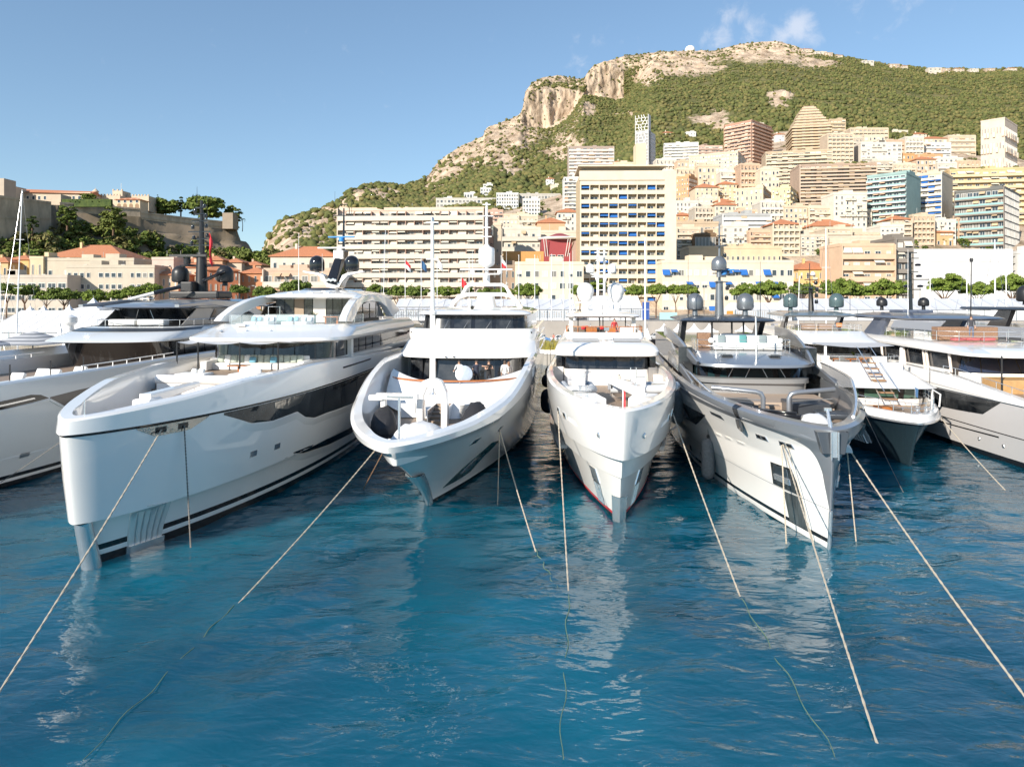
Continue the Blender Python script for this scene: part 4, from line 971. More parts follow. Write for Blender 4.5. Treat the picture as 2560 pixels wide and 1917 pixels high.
for a in (('domed green tree behind the lower rampart', 414, 518, 66, 40, 430), ('broad dark tree crowning the lower rampart', 510, 522, 94, 54, 440), ('ivy dark tree at the right end of the rampart', 580, 545, 44, 62, 446), ('small round tree on the palace terrace', 222, 495, 36, 22, 380), ('tall cypress between the domed tree and broad tree', 452, 508, 22, 52, 436, 'cyp'), ('short cypress left of the domed tree', 392, 500, 12, 28, 434, 'cyp'), ('cypress clump beside the sloping wall', 374, 506, 16, 30, 428, 'cyp'), ('palm tree standing alone at the right tip of the rock', 606, 562, 16, 30, 448, 'palm'),
          ('tall light green pine in front of the middle rampart', 283, 545, 62, 60, 352), ('pointed conifer in front of the bastion', 80, 565, 26, 50, 330, 'cyp'), ('leafy tree at the bastion corner', 168, 538, 44, 50, 345)): rock_tree(*a)
rng = np.random.RandomState(21); pts = []; sc = []
for k in range(70): 
    px = rng.uniform(520, 700); Z = rng.uniform(300, 350); s = rng.uniform(2.2, 4.2); p = at(px, 655 - rng.rand() * 18, Z); pts.append(tuple(p)); sc.append(s)
scatter('town_woods', pts, sc, ROCKCR, 'dark trees massed between the rock and the town', 6)
rng = np.random.RandomState(22); pts = []; sc = []
for k in range(420):                                  # gardens between the houses
    px = rng.uniform(1060, 2560); py = rng.uniform(max(interp(CITY, px), 330) + 5, 640); Z = Zfor(px, py); s = rng.uniform(1.2, 2.6); p = at(px, py, Z); pts.append((p.x, p.y, p.z + s * .6)); sc.append(s)
scatter('garden_trees', pts, sc, ROCKCR, 'garden greenery between the hillside houses', 8)

# ---------------------------------------------------------------- quay: marquees, tents, flags, planters
TENT = mat('white_tent_fabric', (.74, .74, .75), .6, var=.03, vscale=1.2, bump=.2, bscale=1.)
TENTG = mat('grey_tent_fabric', (.60, .61, .64), .6, var=.04, vscale=1.2)
def marquee(label, x0, x1, nb, Z, base, eave, ridge, depth, glazed=False, fab=TENT):
    A = at(x0, 0, Z); W = at(x1, 0, Z).x - A.x; bw = W / nb
    r = thing('marquee', label, 'marquee', (A.x, Z, base))
    pm = MB(); e, g_ = eave - base, ridge - base
    pm.grid([[(.04 + (bw - .08) * i / 4, d, z - .10 * math.sin(math.pi * i / 4) * (0 if j in (0, 4) else 1)) for i in range(5)] for j, (d, z) in enumerate(((-.3, e - .05), (depth * .25, lerp(e, g_, .5) - .06), (depth * .5, g_), (depth * .75, lerp(e, g_, .5) - .06), (depth + .3, e - .05)))], 0, True)
    rp = pm.mesh('roof_panel', [fab])
    if glazed:
        wm_ = MB(); n = 5
        for k in range(n): wm_.bx(k * bw / n + .05, (k + 1) * bw / n - .05, 0, .06, .5, e - .35, 1)
        wm_.bx(0, bw, .02, .1, 0, .5); wm_.bx(0, bw, .02, .1, e - .35, e); wmesh = wm_.mesh('wall_panel', [TENT, mat('marquee_window_film', (.45, .48, .52), .25)])
    else: wmesh = MB().bx(.05, bw - .05, 0, .08, 0, e).mesh('wall_panel', [TENT])
    post = MB().bx(-.09, .09, -.08, .1, 0, e + .02).mesh('post', [STEEL])
    for k in range(nb):
        new('roof_panel', rp, r, (k * bw, 0, 0)); new('wall_panel', wmesh, r, (k * bw, 0, 0)); new('post', post, r, (k * bw, 0, 0))
    rows = [(0, 0), (depth, 0), (depth, e), (depth / 2, g_ - .1), (0, e)]
    for x in (.0, W - .06): b = MB(); b.prism(rows, x, x + .05, 0, 'x'); b.build('gable', [TENT], r)
marquee('long glazed white marquee behind the flagpoles', 985, 1440, 15, 164, 5.4, 8.0, 10.5, 15, True, TENTG)
marquee('white hipped pavilion behind the white radar balls', 1470, 1606, 5, 166, 5.4, 8.2, 11.2, 12, True)
marquee('long plain white marquee running to the right edge', 1985, 2700, 18, 165, 5.4, 7.9, 10.6, 15, False, TENTG)
marquee('small white marquee with dark doors right of the grey mast', 1838, 1980, 5, 161, 5.4, 7.9, 9.6, 9, True)
marquee('white ribbed marquee roof on the left quay', -40, 268, 10, 118, 1.6, 4.7, 8.3, 18, False)
def pagoda(label, px, yp, ye, w, Z, base=1.6, skirt=None):
    c = at(px, ye, Z); e = c.z - base; pk = at(px, yp, Z).z - base; s = w * Z / F / 2
    r = thing('peaked_tent', label, 'tent', (c.x, Z + s, base)); rows = []
    for j in range(6):
        t = j / 5; k = s * (1 - t) ** 1.0; z = lerp(e, pk, t ** 2.1); k = s * ((1 - t) * .9 + .1 * (1 - t) ** 3)
        rows.append([(k, -k, z), (k, k, z), (-k, k, z), (-k, -k, z)])
    b = MB(); b.grid(rows, 0, False, True); b.build('canopy', [TENT], r)
    b = MB(); b.grid([[(s, -s, e - .35), (s, s, e - .35), (-s, s, e - .35), (-s, -s, e - .35)], [(s, -s, e), (s, s, e), (-s, s, e), (-s, -s, e)]], 0, False, True); b.build('valance', [skirt or TENT], r)
    for x in (-1, 1):
        for y in (-1, 1): MB().tube([(x * (s - .05), y * (s - .05), 0), (x * (s - .05), y * (s - .05), e)], .05, 6).build('pole', [STEEL], r)
    MB().lathe([(.06, pk - .1), (.05, pk + .35), (.09, pk + .4), (.01, pk + .5)], n=8).build('finial', [STEEL], r)
BLUEF = mat('blue_valance', (.03, .09, .38), .7)
for a in (('big white peaked tent among the left pines', 212, 744, 772, 72, 150, 5.4), ('small white peaked tent, leftmost behind the ribbed marquee', 67, 764, 778, 26, 138), ('small white peaked tent, second from left behind the ribbed marquee', 101, 763, 778, 26, 138.5), ('small white peaked tent next to the big peaked tent', 166, 760, 776, 24, 140), ('lone white peaked tent below the ribbed marquee', 141, 816, 846, 32, 112),
          ('near white peaked tent with blue valance between two yacht bows', 1624, 820, 874, 62, 112, 1.6, BLUEF), ('white peaked tent, first in the row behind the graphite yacht', 1664, 808, 826, 36, 148), ('white peaked tent, second in the row behind the graphite yacht', 1700, 809, 827, 34, 149), ('white peaked tent, third in the row behind the graphite yacht', 1740, 808, 827, 36, 148), ('white peaked tent, fourth in the row behind the graphite yacht', 1778, 808, 827, 36, 149), ('white peaked tent, fifth in the row behind the graphite yacht', 1866, 809, 827, 36, 148),
          ('white peaked tent, first under the far hardtop', 2290, 812, 828, 34, 147), ('white peaked tent, second under the far hardtop', 2330, 810, 828, 34, 148), ('white peaked tent, third under the far hardtop', 2372, 811, 828, 34, 147), ('white peaked tent seen left below the white hardtop', 1432, 812, 830, 34, 146), ('white peaked tent seen right below the white hardtop', 1536, 812, 830, 34, 146), ('white peaked tent in front of the glazed marquee', 1478, 814, 830, 30, 147)): pagoda(*a)
FLAGM = {'red': mat('flag_red', (.62, .03, .04), .7), 'white': mat('flag_white', (.75, .75, .75), .7), 'blue': mat('flag_navy', (.03, .1, .22), .7)}
def flagpole(px, yt, Z, label, flag=None, base=1.6, r=.09):
    t = at(px, yt, Z); q = thing('flagpole', label, 'flagpole', (t.x, Z, base), 0, 'flagpoles on the quay'); h = t.z - base
    MB().tube([(0, 0, 0), (0, 0, h)], r, 7, 0, r * .6).build('pole', [WHITE2], q)
    MB().lathe([(.02, h), (.12, h + .08), (.1, h + .2), (.01, h + .26)], n=8).build('finial', [WHITE2], q)
    if flag:
        n = 8; top, bot = flag
        def pt(i, v): x = .1 + 1.15 * i / n; return (x, .16 * math.sin(i * .9), h - .3 - v * 1.9 - 1.25 * i / n * (1.1 - .25 * v))
        b = MB(); b.grid([[pt(i, v) for i in range(n + 1)] for v in (0, .5, 1)], 0, True, rowmats=[0, 1]); b.build('flag', [FLAGM[top], FLAGM[bot]], q)
for px, yt, fl, lab in ((1013, 646, ('red', 'white'), 'flagpole with drooping red and white flag, leftmost of the row'), (1053, 646, ('blue', 'blue'), 'flagpole with navy flag'), (1093, 644, ('white', 'white'), 'flagpole with plain white flag beside the slim white mast'), (1173, 648, None, 'bare flagpole left of the white radome'), (1253, 642, ('white', 'red'), 'flagpole with red and white flag right of the white radome'), (1297, 640, None, 'bare flagpole in front of the brown stone house'), (1337, 640, None, 'bare flagpole left of the cream loggia block'), (1379, 638, None, 'bare flagpole in front of the cream loggia block'), (1408, 650, None, 'thin bare flagpole left of the white radar balls'), (1424, 636, None, 'tall bare flagpole just left of the white radar balls')): flagpole(px, yt, 160, lab, fl, 5.4)
flagpole(1153, 690, 150, 'short flagpole with red flag left of the white mast arch', ('red', 'red'), 1.6)
def truss():
    A = at(985, 790, 150); B_ = at(1150, 790, 150); W = B_.x - A.x; q = thing('truss_canopy', 'grey steel truss canopy beside the glazed marquee', 'truss', (A.x, 150, 1.6))
    for y in (0, 2.5):
        b = MB(); z0, z1 = 5.2, 7.0; n = 9
        b.tube([(0, y, z0), (W, y, z0)], .07, 5); b.tube([(0, y, z1), (W, y, z1)], .07, 5)
        for k in range(n): b.tube([(W * k / n, y, z0), (W * (k + .5) / n, y, z1), (W * (k + 1) / n, y, z0)], .045, 5)
        b.build('truss_beam', [STEEL], q)
    for k in range(5): MB().tube([(W * k / 4, 1.2, 0), (W * k / 4, 1.2, 5.2)], .1, 6).build('post', [STEEL], q)
    MB().bx(-.3, W + .3, -.4, 2.9, 7.1, 7.2).build('canopy_roof', [TENTG], q)
truss()
def planter(px, py, Z, w, label):
    c = at(px, py, Z); q = thing('grass_planter', label, 'planter', (c.x, Z, 1.6)); MB().bx(-w / 2, w / 2, -.4, .4, 0, .6).build('box', [WHITE2], q)
    rng = np.random.RandomState(3); vs = []; fs = []
    for k in range(420):
        x, y = rng.uniform(-w / 2, w / 2), rng.uniform(-.35, .35); h = rng.uniform(1., 2.1); dx, dy = rng.normal(0, .22, 2); o = len(vs)
        vs += [(x - .03, y, .55), (x + .03, y, .55), (x + dx + .02, y + dy, .55 + h)]; fs.append((o, o + 1, o + 2))
    me = bpy.data.meshes.new('grass'); me.from_pydata(vs, [], fs); me.materials.append(mat('yellow_grass', (.42, .33, .06), .8, base2=(.3, .3, .06), vscale=2)); g = new('grass', me, q); g['kind'] = 'stuff'
planter(1375, 875, 110.5, 3.2, 'yellow ornamental grass in a white planter between two bows')
for px, w, h, c, lab in ((1619, 1.6, 4.0, (.02, .07, .3), 'tall blue banner board right of the radar balls'), (1676, 4.0, 1.6, (.35, .62, .6), 'pale teal hoarding in front of the yellow wing'), (1832, 1.5, 2.0, (.75, .25, .05), 'orange panel beside the small marquee'), (2030, 8.5, 2.6, (.45, .47, .62), 'wide lavender blue exhibition board behind the green hardtop')):
    Z = 157.5 if px != 2030 else 140; c_ = at(px, 790, Z); b = MB(); b.bx(-w / 2, w / 2, 0, .1, .3, .3 + h); 
    q = thing('display_board', lab, 'board', (c_.x, Z, 5.4 if px != 2030 else 1.6)); 
    if px != 2030: q.location.y = 159.5
    b.build('panel', [mat('board_%d' % px, c, .6)], q)
    for x in (-w / 2 + .1, w / 2 - .1): MB().bx(x - .05, x + .05, .1, .2, 0, .3 + h).build('post', [STEEL], q)


# ---------------------------------------------------------------- parked cars and lamp posts
def car(label, px, Z, col, rz=0.):
    c = at(px, 0, Z); q = thing('parked_car', label, 'car', (c.x, Z, 1.6), rz, 'cars parked on the quay'); pm = mat('car_paint_%d' % px, col, .25, coat=.8)
    prof = [(-2.1, .35), (-2.12, .7), (-1.95, .86), (-1.1, .95), (-.55, 1.42), (.75, 1.45), (1.5, 1.0), (2.05, .92), (2.12, .6), (2.08, .35)]
    b = MB(); b.prism(prof, -.82, .82, 0, 'y'); b.build('body', [pm], q, bev=.08)
    for s in (-1, 1):
        b = MB(); b.prism([(-.95, .97), (-.5, 1.36), (.05, 1.38), (.05, .98)], s * .83, s * .835, 0, 'y'); b.build('side_window', [WG], q)
        b = MB(); b.prism([(.12, .98), (.12, 1.38), (.72, 1.38), (1.25, 1.02)], s * .83, s * .835, 0, 'y'); b.build('side_window', [WG], q)
        for x in (-1.3, 1.3):
            w = MB().lathe([(.001, -.1), (.3, -.1), (.32, -.05), (.32, .1), (.2, .11), (.001, .1)], (x, s * .78, .32), 16, axis=(0, s, 0)).build('wheel', [MBLACK], q); MB().lathe([(.001, .12), (.18, .115), (.19, .1)], (x, s * .78, .32), 10, axis=(0, s, 0)).build('rim', [STEEL], w)
        MB().box((-2.08, s * .6, .68), (.08, .3, .14)).build('headlight', [CHROME], q); MB().box((2.09, s * .62, .75), (.06, .25, .14)).build('tail_light', [mat('tail_red', (.4, .02, .02), .3)], q)
    b = MB(); b.add([(-1.07, -.7, 1.0), (-1.07, .7, 1.0), (-.6, .62, 1.4), (-.6, -.62, 1.4)], [(0, 3, 2, 1)]); b.build('windscreen', [WG], q, (-.03, 0, .02))
car('small blue car parked by the glazed marquee', 1350, 139, (.05, .2, .5)); car('white car parked right of the small blue car', 1398, 142, (.75, .75, .75)); car('silver car parked beside the first peaked tent', 1640, 150, (.45, .46, .48)); car('dark grey car parked left of the fifth peaked tent', 1818, 151, (.06, .06, .07)); car('red car parked under the far hardtop', 2262, 150, (.4, .03, .03))
for k, (px, lab) in enumerate(((60, 'behind the left pines'), (330, 'above the folded gangway'), (620, 'before the brick orange house'), (905, 'left of the long balconied block front'), (1188, 'behind the white mast arch'), (1552, 'right of the right radar ball'), (1760, 'behind the grey radomes'), (2085, 'before the peach block'), (2300, 'left of the sheeted building'), (2420, 'before the sheeted building'))):
    c = at(px, 0, 200); q = thing('street_lamp', 'slender promenade street lamp ' + lab, 'street lamp', (c.x, 200, 5.4), 0, 'street lamps on the promenade')
    MB().tube([(0, 0, 0), (0, 0, 8.6)], .09, 6, 0, .06).build('post', [GRAPH2], q); MB().tube([(0, 0, 8.5), (.4, 0, 8.9), (1.3, 0, 9.0)], .05, 6).build('arm', [GRAPH2], q); MB().box((1.5, 0, 8.95), (.7, .25, .12)).build('lamp_head', [STEEL], q)
# ---------------------------------------------------------------- yachts: hull surfaces
class Hull:
    """levels from keel to rail: (z or [(y, z)...], y of stem, half beam, entrance length, p fullness, q bluntness)"""
    def __init__(s, L, lv, taper=.12): s.L = L; s.lv = lv; s.taper = taper
    def z(s, i, y):
        t = s.lv[i][0]
        return t if not isinstance(t, (list, tuple)) else interp(t, y)
    def hb(s, i, y, dB=0., dy=0.):
        _, ys, B, Le, p, q = s.lv[i]
        d = (y - ys - dy) / Le
        if d <= 0: return 0.
        b = B if d >= 1 else B * (1 - (1 - d) ** p) ** q
        if y > s.L * .62: b *= 1 - s.taper * ((y - s.L * .62) / (s.L * .38)) ** 2
        return max(0., b - dB * min(1, d * 12))
    def surf(s, y, z):
        prev = None
        for i in range(len(s.lv)):
            zi, bi = s.z(i, y), s.hb(i, y)
            if prev and prev[0] <= z <= zi and zi > prev[0]: return lerp(prev[1], bi, (z - prev[0]) / (zi - prev[0]))
            prev = (zi, bi)
        return prev[1] if z > prev[0] else s.hb(0, y)
    def line(s, i, n=60, k=2.0, dB=0., dy=0., z=None, y1=None, dz=0.):
        ys = s.lv[i][1] + dy; y1 = s.L if y1 is None else y1; out = []
        pts = []
        for j in range(n + 1):
            y = ys + (y1 - ys) * (j / n) ** k
            pts.append((s.hb(i, y, dB, dy), y, (s.z(i, y) if z is None else z(y) if callable(z) else z) + dz))
        pts[0] = (0, pts[0][1], pts[0][2])
        return [(-x, y, z_) for x, y, z_ in reversed(pts[1:])] + pts
# (pure python) hull forms
HULLS = {}
HULLS[1] = Hull(62, [(-1.4, .75, 3.6, 25, 2.6, .9), (0, .3, 4.05, 24, 2.6, .9), (.31, .26, 4.1, 24, 2.6, .9), (.50, .24, 4.12, 24, 2.6, .9), (.72, .2, 4.15, 24, 2.6, .9), (1.84, -.2, 4.3, 24, 2.6, .86),
    (1.86, -.85, 4.36, 23.5, 2.6, .70), (3.5, -1.1, 4.52, 23, 2.6, .70), (5.1, -1.28, 4.66, 22.5, 2.6, .72), (5.12, -1.2, 4.62, 22.5, 2.6, .72), (5.19, -1.2, 4.62, 22.5, 2.6, .72), (5.21, -1.42, 4.72, 22.5, 2.6, .72),
    ([(-1.4, 5.66), (3, 5.98), (6, 6.28), (12, 6.48), (16, 6.44), (24, 6.1), (32, 5.85)], -1.32, 4.70, 22.5, 2.6, .72), ([(-1.4, 5.74), (3, 6.06), (6, 6.36), (12, 6.56), (16, 6.52), (24, 6.18), (32, 5.93)], -1.2, 4.6, 22.5, 2.6, .72)])
HULLS[2] = Hull(58, [(-1.4, 1.6, 3.3, 30, 2.2, 1.), (0, .6, 4.2, 28, 2.3, 1.), (.22, .5, 4.25, 28, 2.3, 1.), (.42, .4, 4.3, 28, 2.3, 1.), (1.4, -1.1, 4.4, 26, 2.4, .95), (2.6, -3.6, 4.55, 25, 2.5, .88), (3.85, -6.3, 4.7, 24, 2.6, .78),
    ([(-8, 4.2), (0, 4.36), (8, 5.0), (14, 5.3), (30, 5.1)], -7.1, 4.78, 23, 2.7, .72), ([(-8, 4.25), (0, 4.42), (8, 5.08), (14, 5.4), (30, 5.2)], -7.25, 4.84, 23, 2.7, .70), ([(-8, 4.50), (-3, 4.62), (2, 5.0), (6, 5.7), (10, 6.25), (16, 6.3), (30, 6.0)], -7.35, 4.86, 23, 2.7, .69), ([(-8, 4.62), (-3, 4.74), (2, 5.14), (6, 5.84), (10, 6.4), (16, 6.42), (30, 6.1)], -7.15, 4.72, 23, 2.7, .69)])
HULLS[3] = Hull(56, [(-1.4, .8, 2.4, 22, 2., 1.), (0, .0, 3.2, 22, 2.1, .95), (.16, -.05, 3.24, 22, 2.1, .95), (.30, -.1, 3.3, 22, 2.1, .95), (1.3, -.4, 3.42, 21, 2.2, .92), (2.2, -.7, 3.5, 20.5, 2.3, .88), (2.30, -1.2, 3.62, 20, 2.4, .84), (3.15, -1.6, 3.7, 20, 2.4, .80), (3.30, -2.25, 3.82, 19.5, 2.4, .74), (4.5, -2.6, 3.9, 19, 2.4, .7),
    ([(-3, 5.42), (2, 5.45), (8, 5.5), (16, 5.55), (30, 5.3)], -2.75, 3.9, 18.5, 2.4, .68), ([(-3, 5.5), (2, 5.53), (8, 5.58), (16, 5.63), (30, 5.4)], -2.55, 3.78, 18.5, 2.4, .68)])
HULLS[4] = Hull(58, [(-1.4, 1.0, 3.4, 27, 2.1, 1.), (0, .0, 4.15, 26, 2.15, 1.), (.25, -.03, 4.2, 26, 2.15, 1.), (.42, -.05, 4.25, 26, 2.15, 1.), (1.6, -.15, 4.4, 25, 2.2, 1.), (1.63, -.16, 4.42, 25, 2.2, 1.), (3.0, -.3, 4.55, 24, 2.35, .98), (3.9, -.4, 4.6, 23, 2.5, .84),
    ([(-1, 4.3), (3, 4.55), (8, 4.75), (16, 4.9), (30, 4.9)], -.5, 4.7, 22, 2.65, .72), ([(-1, 4.86), (3, 4.9), (8, 5.05), (16, 5.15), (30, 5.1)], -.45, 4.6, 21.5, 2.7, .67), ([(-1, 4.95), (3, 5.0), (8, 5.15), (16, 5.25), (30, 5.2)], -.2, 4.42, 21.5, 2.7, .67)])
def finer(lv, plan_):
    out = []
    for i, l in enumerate(lv):
        out.append(l); n = plan_.get(i, 0)
        if n:
            b = lv[i + 1]
            for k in range(1, n + 1):
                t = k / (n + 1); zb = b[0]
                za = [(y, lerp(l[0], z, t)) for y, z in zb] if isinstance(zb, list) else lerp(l[0], zb, t)
                out.append((za,) + tuple(lerp(l[j], b[j], t) for j in range(1, 6)))
    return out
HULLS[4].lv = finer(HULLS[4].lv, {5: 6, 6: 6, 7: 5})
HULLS[5] = Hull(48, [(-1.2, .9, 2.6, 22, 2., 1.), (0, 0, 3.3, 21, 2.1, 1.), (1.2, -.5, 3.6, 19, 2.2, .9), (2.4, -1.3, 3.85, 17, 2.4, .75), (2.7, -1.5, 3.95, 16.5, 2.5, .7), (2.74, -1.7, 4.05, 16, 2.5, .66), (2.86, -1.72, 4.08, 16, 2.5, .66), (2.88, -1.6, 4.0, 16, 2.5, .66), ([(-2, 3.2), (4, 3.25), (12, 3.5), (20, 4.2)], -1.5, 3.95, 16, 2.5, .66), ([(-2, 3.26), (4, 3.31), (12, 3.56), (20, 4.26)], -1.35, 3.85, 16, 2.5, .66)])
HULLS[6] = Hull(60, [(-1.4, 1.0, 3., 30, 2.1, 1.), (0, 0, 4.15, 30, 2.2, 1.), (.3, 0, 4.2, 30, 2.2, 1.), (.34, 0, 4.26, 30, 2.2, 1.), (1.8, -1., 4.45, 27, 2.4, .95), (1.86, -1., 4.43, 27, 2.4, .95), (3.2, -2.0, 4.62, 25, 2.5, .9), (3.85, -2.3, 4.7, 24, 2.6, .85), (3.9, -2.4, 4.82, 24, 2.6, .85),
    ([(-3, 4.0), (18, 4.12), (20, 4.3), (25, 4.75), (32, 4.95), (44, 4.95)], -2.3, 4.75, 24, 2.6, .85), ([(-3, 4.05), (18, 4.17), (20, 4.36), (25, 4.85), (32, 5.05), (44, 5.05)], -2.1, 4.55, 24, 2.6, .85)])
HULLS[0] = Hull(66, [(-1.4, 1.0, 3.2, 26, 2.1, 1.), (0, 0, 4.85, 24, 2.3, 1.), (.25, 0, 4.9, 24, 2.3, 1.), (.42, 0, 4.95, 24, 2.3, 1.), (.62, 0, 4.98, 24, 2.3, 1.), (1.6, -.6, 5.05, 23, 2.4, .95), (1.62, -.6, 5.03, 23, 2.4, .95), (2.6, -1.2, 5.15, 22, 2.5, .9), (4.2, -2., 5.3, 21, 2.6, .82), ([(-3, 5.6), (30, 5.75), (40, 5.7)], -2.5, 5.35, 20, 2.6, .78), ([(-3, 5.7), (30, 5.85), (40, 5.8)], -2.3, 5.2, 20, 2.6, .78)])
# ---------------------------------------------------------------- yachts: shared builders
YPOS = {1: (-15.9, 26.1, 3.0), 2: (-4.14, 33.3, 4.0), 3: (4.86, 31.35, 5.5), 4: (12.77, 27.97, 8.), 5: (24.2, 42.3, 10.5), 6: (33., 22., 4.), 0: (-31.9, 25., 3.)}
def yroot(k, label, name='motor_yacht', pos=None):
    X, Y, th = pos or YPOS[k]
    return thing(name, label, 'yacht', (X, Y, 0), -R(th))
def hull_obj(root, H, mats, rowmats, n=64, k=2.0):
    b = MB(); rows = [H.line(i, n, k) for i in range(len(H.lv))]
    b.grid(rows, 0, True, rowmats=rowmats)
    b.add([r[0] for r in rows] + [r[-1] for r in reversed(rows)], [tuple(range(2 * len(rows)))], rowmats[0])
    return b.build('hull', mats, root, sharp=24)
def bulwark(root, H, w, zdeck, y1, deckmat=TEAK, innermat=WHITE, dy=.5, capw=.02, n=56):
    i = len(H.lv) - 1
    b = MB(); a = H.line(i, n, 2.0, y1=y1); c = H.line(i, n, 2.0, dB=w, dy=dy, y1=y1, dz=capw); d = H.line(i, n, 2.0, dB=w + .03, dy=dy + .04, y1=y1, z=zdeck)
    ym = min([y for y in np.linspace(-9, 6, 301).tolist() if H.surf(y, zdeck) > .12], default=-9)
    d = [(math.copysign(min(abs(x), max(0., H.surf(max(y, ym), zdeck) - .07)), x), max(y, ym), z_) for x, y, z_ in d]
    c2 = H.line(i, n, 2.0, dB=w + .03, dy=dy + .04, y1=y1, dz=-.06)
    b.grid([a, c, c2, d], 0, True); b.build('bulwark', [innermat], root, sharp=40)
    g = MB(); m = len(d) // 2
    g.grid([d[:m + 1][::-1], d[m:]], 0, False); g.build('foredeck', [deckmat], root)
def patch(root, H, quad, side, name, m, off=.02, nu=14, nv=6, thick=True, parent=None, offb=None):
    """panel laid on the hull: corners (y,z) bottom-fore, bottom-aft, top-aft, top-fore or two polylines"""
    if isinstance(quad[0][0], (int, float)): bot, top = [quad[0], quad[1]], [quad[3], quad[2]]
    else: bot, top = quad
    def along(pl, t):
        t *= len(pl) - 1; i = min(int(t), len(pl) - 2); f = t - i
        return lerp(pl[i][0], pl[i + 1][0], f), lerp(pl[i][1], pl[i + 1][1], f)
    rows = []
    for j in range(nv + 1):
        r = []
        for i in range(nu + 1):
            (ya, za), (yb, zb) = along(bot, i / nu), along(top, i / nu); y, z = lerp(ya, yb, j / nv), lerp(za, zb, j / nv)
            r.append((side * (H.surf(y, z) + (off if offb is None else lerp(offb, off, j / nv) * min(1, i / nu * 6))), y, z))
        rows.append(r)
    b = MB(); b.grid(rows, 0, True, flip=side < 0)
    if thick:
        ed = rows[0] + [r[-1] for r in rows[1:]] + rows[-1][::-1][1:] + [r[0] for r in rows[::-1]][1:-1]
        inn = [(p[0] - side * (abs(off) + .06), p[1], p[2]) for p in ed]; b.grid([inn, ed], 0, False, True, flip=side < 0)
    return b.build(name, [m], parent or root, sharp=50)
def plan(z, yf, yb, hw, d, n=2.4, sl=0., N=28, hb=None):
    """rounded-front deckhouse outline, left-aft -> front -> right-aft"""
    hb = hw if hb is None else hb; fr = []
    for j in range(N + 1):
        a = -math.pi / 2 + math.pi * j / N
        fr.append((hw * math.copysign(abs(math.sin(a)) ** (2 / n), a), yf + d * (1 - max(0., math.cos(a)) ** (2 / n))))
    ye = yf + d; sd = [(lerp(hw, hb, t), lerp(ye, yb, t)) for t in (.2, .4, .6, .8, 1.)]
    pts = [(-x, y) for x, y in reversed(sd)] + fr + sd
    return [(x, y, z + sl * (y - yf)) for x, y in pts]
def loft(root, name, rings, mats, rowmats=None, cap=True, bottom=True, sharp=34, capmat=0):
    b = MB(); b.grid(rings, 0, True, rowmats=rowmats)
    n = len(rings[0])
    back = [r[0] for r in rings] + [r[-1] for r in reversed(rings)]
    b.add(back, [tuple(range(len(back)))], rowmats[0] if rowmats else 0)
    def fill(r, m, flip):
        h = n // 2; L_ = [r[k] for k in range(h + 1)]; R_ = [r[n - 1 - k] for k in range(h + 1)]
        b.grid([L_, R_], m, False, flip=not flip)
    if cap: fill(rings[-1], capmat, False)
    if bottom: fill(rings[0], rowmats[0] if rowmats else 0, True)
    return b.build(name, mats, root, sharp=sharp)
def ring_at(r, u):
    """point on an outline: u = -1 aft-left .. 0 front .. 1 aft-right, by length"""
    L = [0.]
    for p, q in zip(r, r[1:]): L.append(L[-1] + math.dist(p, q))
    mid = len(r) // 2; t = L[mid] + (L[mid] * u if u < 0 else (L[-1] - L[mid]) * u)
    for k in range(len(r) - 1):
        if t <= L[k + 1] or k == len(r) - 2:
            f = (t - L[k]) / max(1e-9, L[k + 1] - L[k]); return tuple(lerp(r[k][i], r[k + 1][i], f) for i in range(3))
def panes(root, r0, r1, us, name='window', m=GLASS, off=.03, gap=.006, nv=2):
    for ua, ub in zip(us, us[1:]):
        n = max(2, int(abs(ub - ua) * 30)); rows = []
        for j in range(nv + 1):
            r = []
            for i in range(n + 1):
                u = lerp(ua + gap, ub - gap, i / n); a, b_ = ring_at(r0, u), ring_at(r1, u); c, d = ring_at(r0, max(-1, u - .01)), ring_at(r0, min(1, u + .01))
                t = Vector((d[0] - c[0], d[1] - c[1], 0)); t = t.normalized() if t.length > 0 else Vector((1, 0, 0)); nn = Vector((t.y, -t.x, 0))
                f = lerp(.04, .96, j / nv); p = [lerp(a[q], b_[q], f) for q in range(3)]
                r.append((p[0] + nn.x * off, p[1] + nn.y * off, p[2]))
            rows.append(r)
        b = MB(); b.grid(rows, 0, True)
        ed = rows[0] + [r[-1] for r in rows[1:]] + rows[-1][::-1][1:] + [r[0] for r in rows[::-1]][1:-1]; cx = 0; cy = rows[0][len(rows[0]) // 2][1] + 3
        inn = [(p[0] + (cx - p[0]) * .015, p[1] + (cy - p[1]) * .015, p[2]) for p in ed]; b.grid([inn, ed], 0, False, True)
        b.build(name, [m], root)
def dome(root, x, y, z, r, m, h=None, name='radome', ped=.5, pm=None):
    h = r * 1.0 if h is None else h
    pr = [(r * .72, -h - r * .1), (r * .93, -h), (r, -h + r * .2), (r, 0)] + [(r * math.cos(a), r * math.sin(a)) for a in (.25, .5, .75, 1., 1.25, 1.45)] + [(.001, r)]
    b = MB(); b.lathe(pr, (x, y, z), 24); d = b.build(name, [m], root)
    b = MB(); b.lathe([(r * .34, z - h - r * .1 - ped), (r * .3, z - h - .02)], (x, y, 0), 12); b.build('pedestal', [pm or m], d)
    return d
def rails(root, pts, h, m=CHROME, post=1.2, r=.022, mid=1, name='guard_rail'):
    b = MB(); P_ = [Vector(p) for p in pts]
    for k in range(mid + 1): b.tube([p + Vector((0, 0, h * (1 - k * .5))) for p in P_], r, 6)
    L = 0.; nxt = 0.
    for p, q in zip(P_, P_[1:]):
        d = (q - p).length
        while nxt <= L + d + 1e-6:
            c = p.lerp(q, (nxt - L) / d if d > 0 else 0); b.tube([c, c + Vector((0, 0, h))], r, 6); nxt += post
        L += d
    return b.build(name, [m], root)
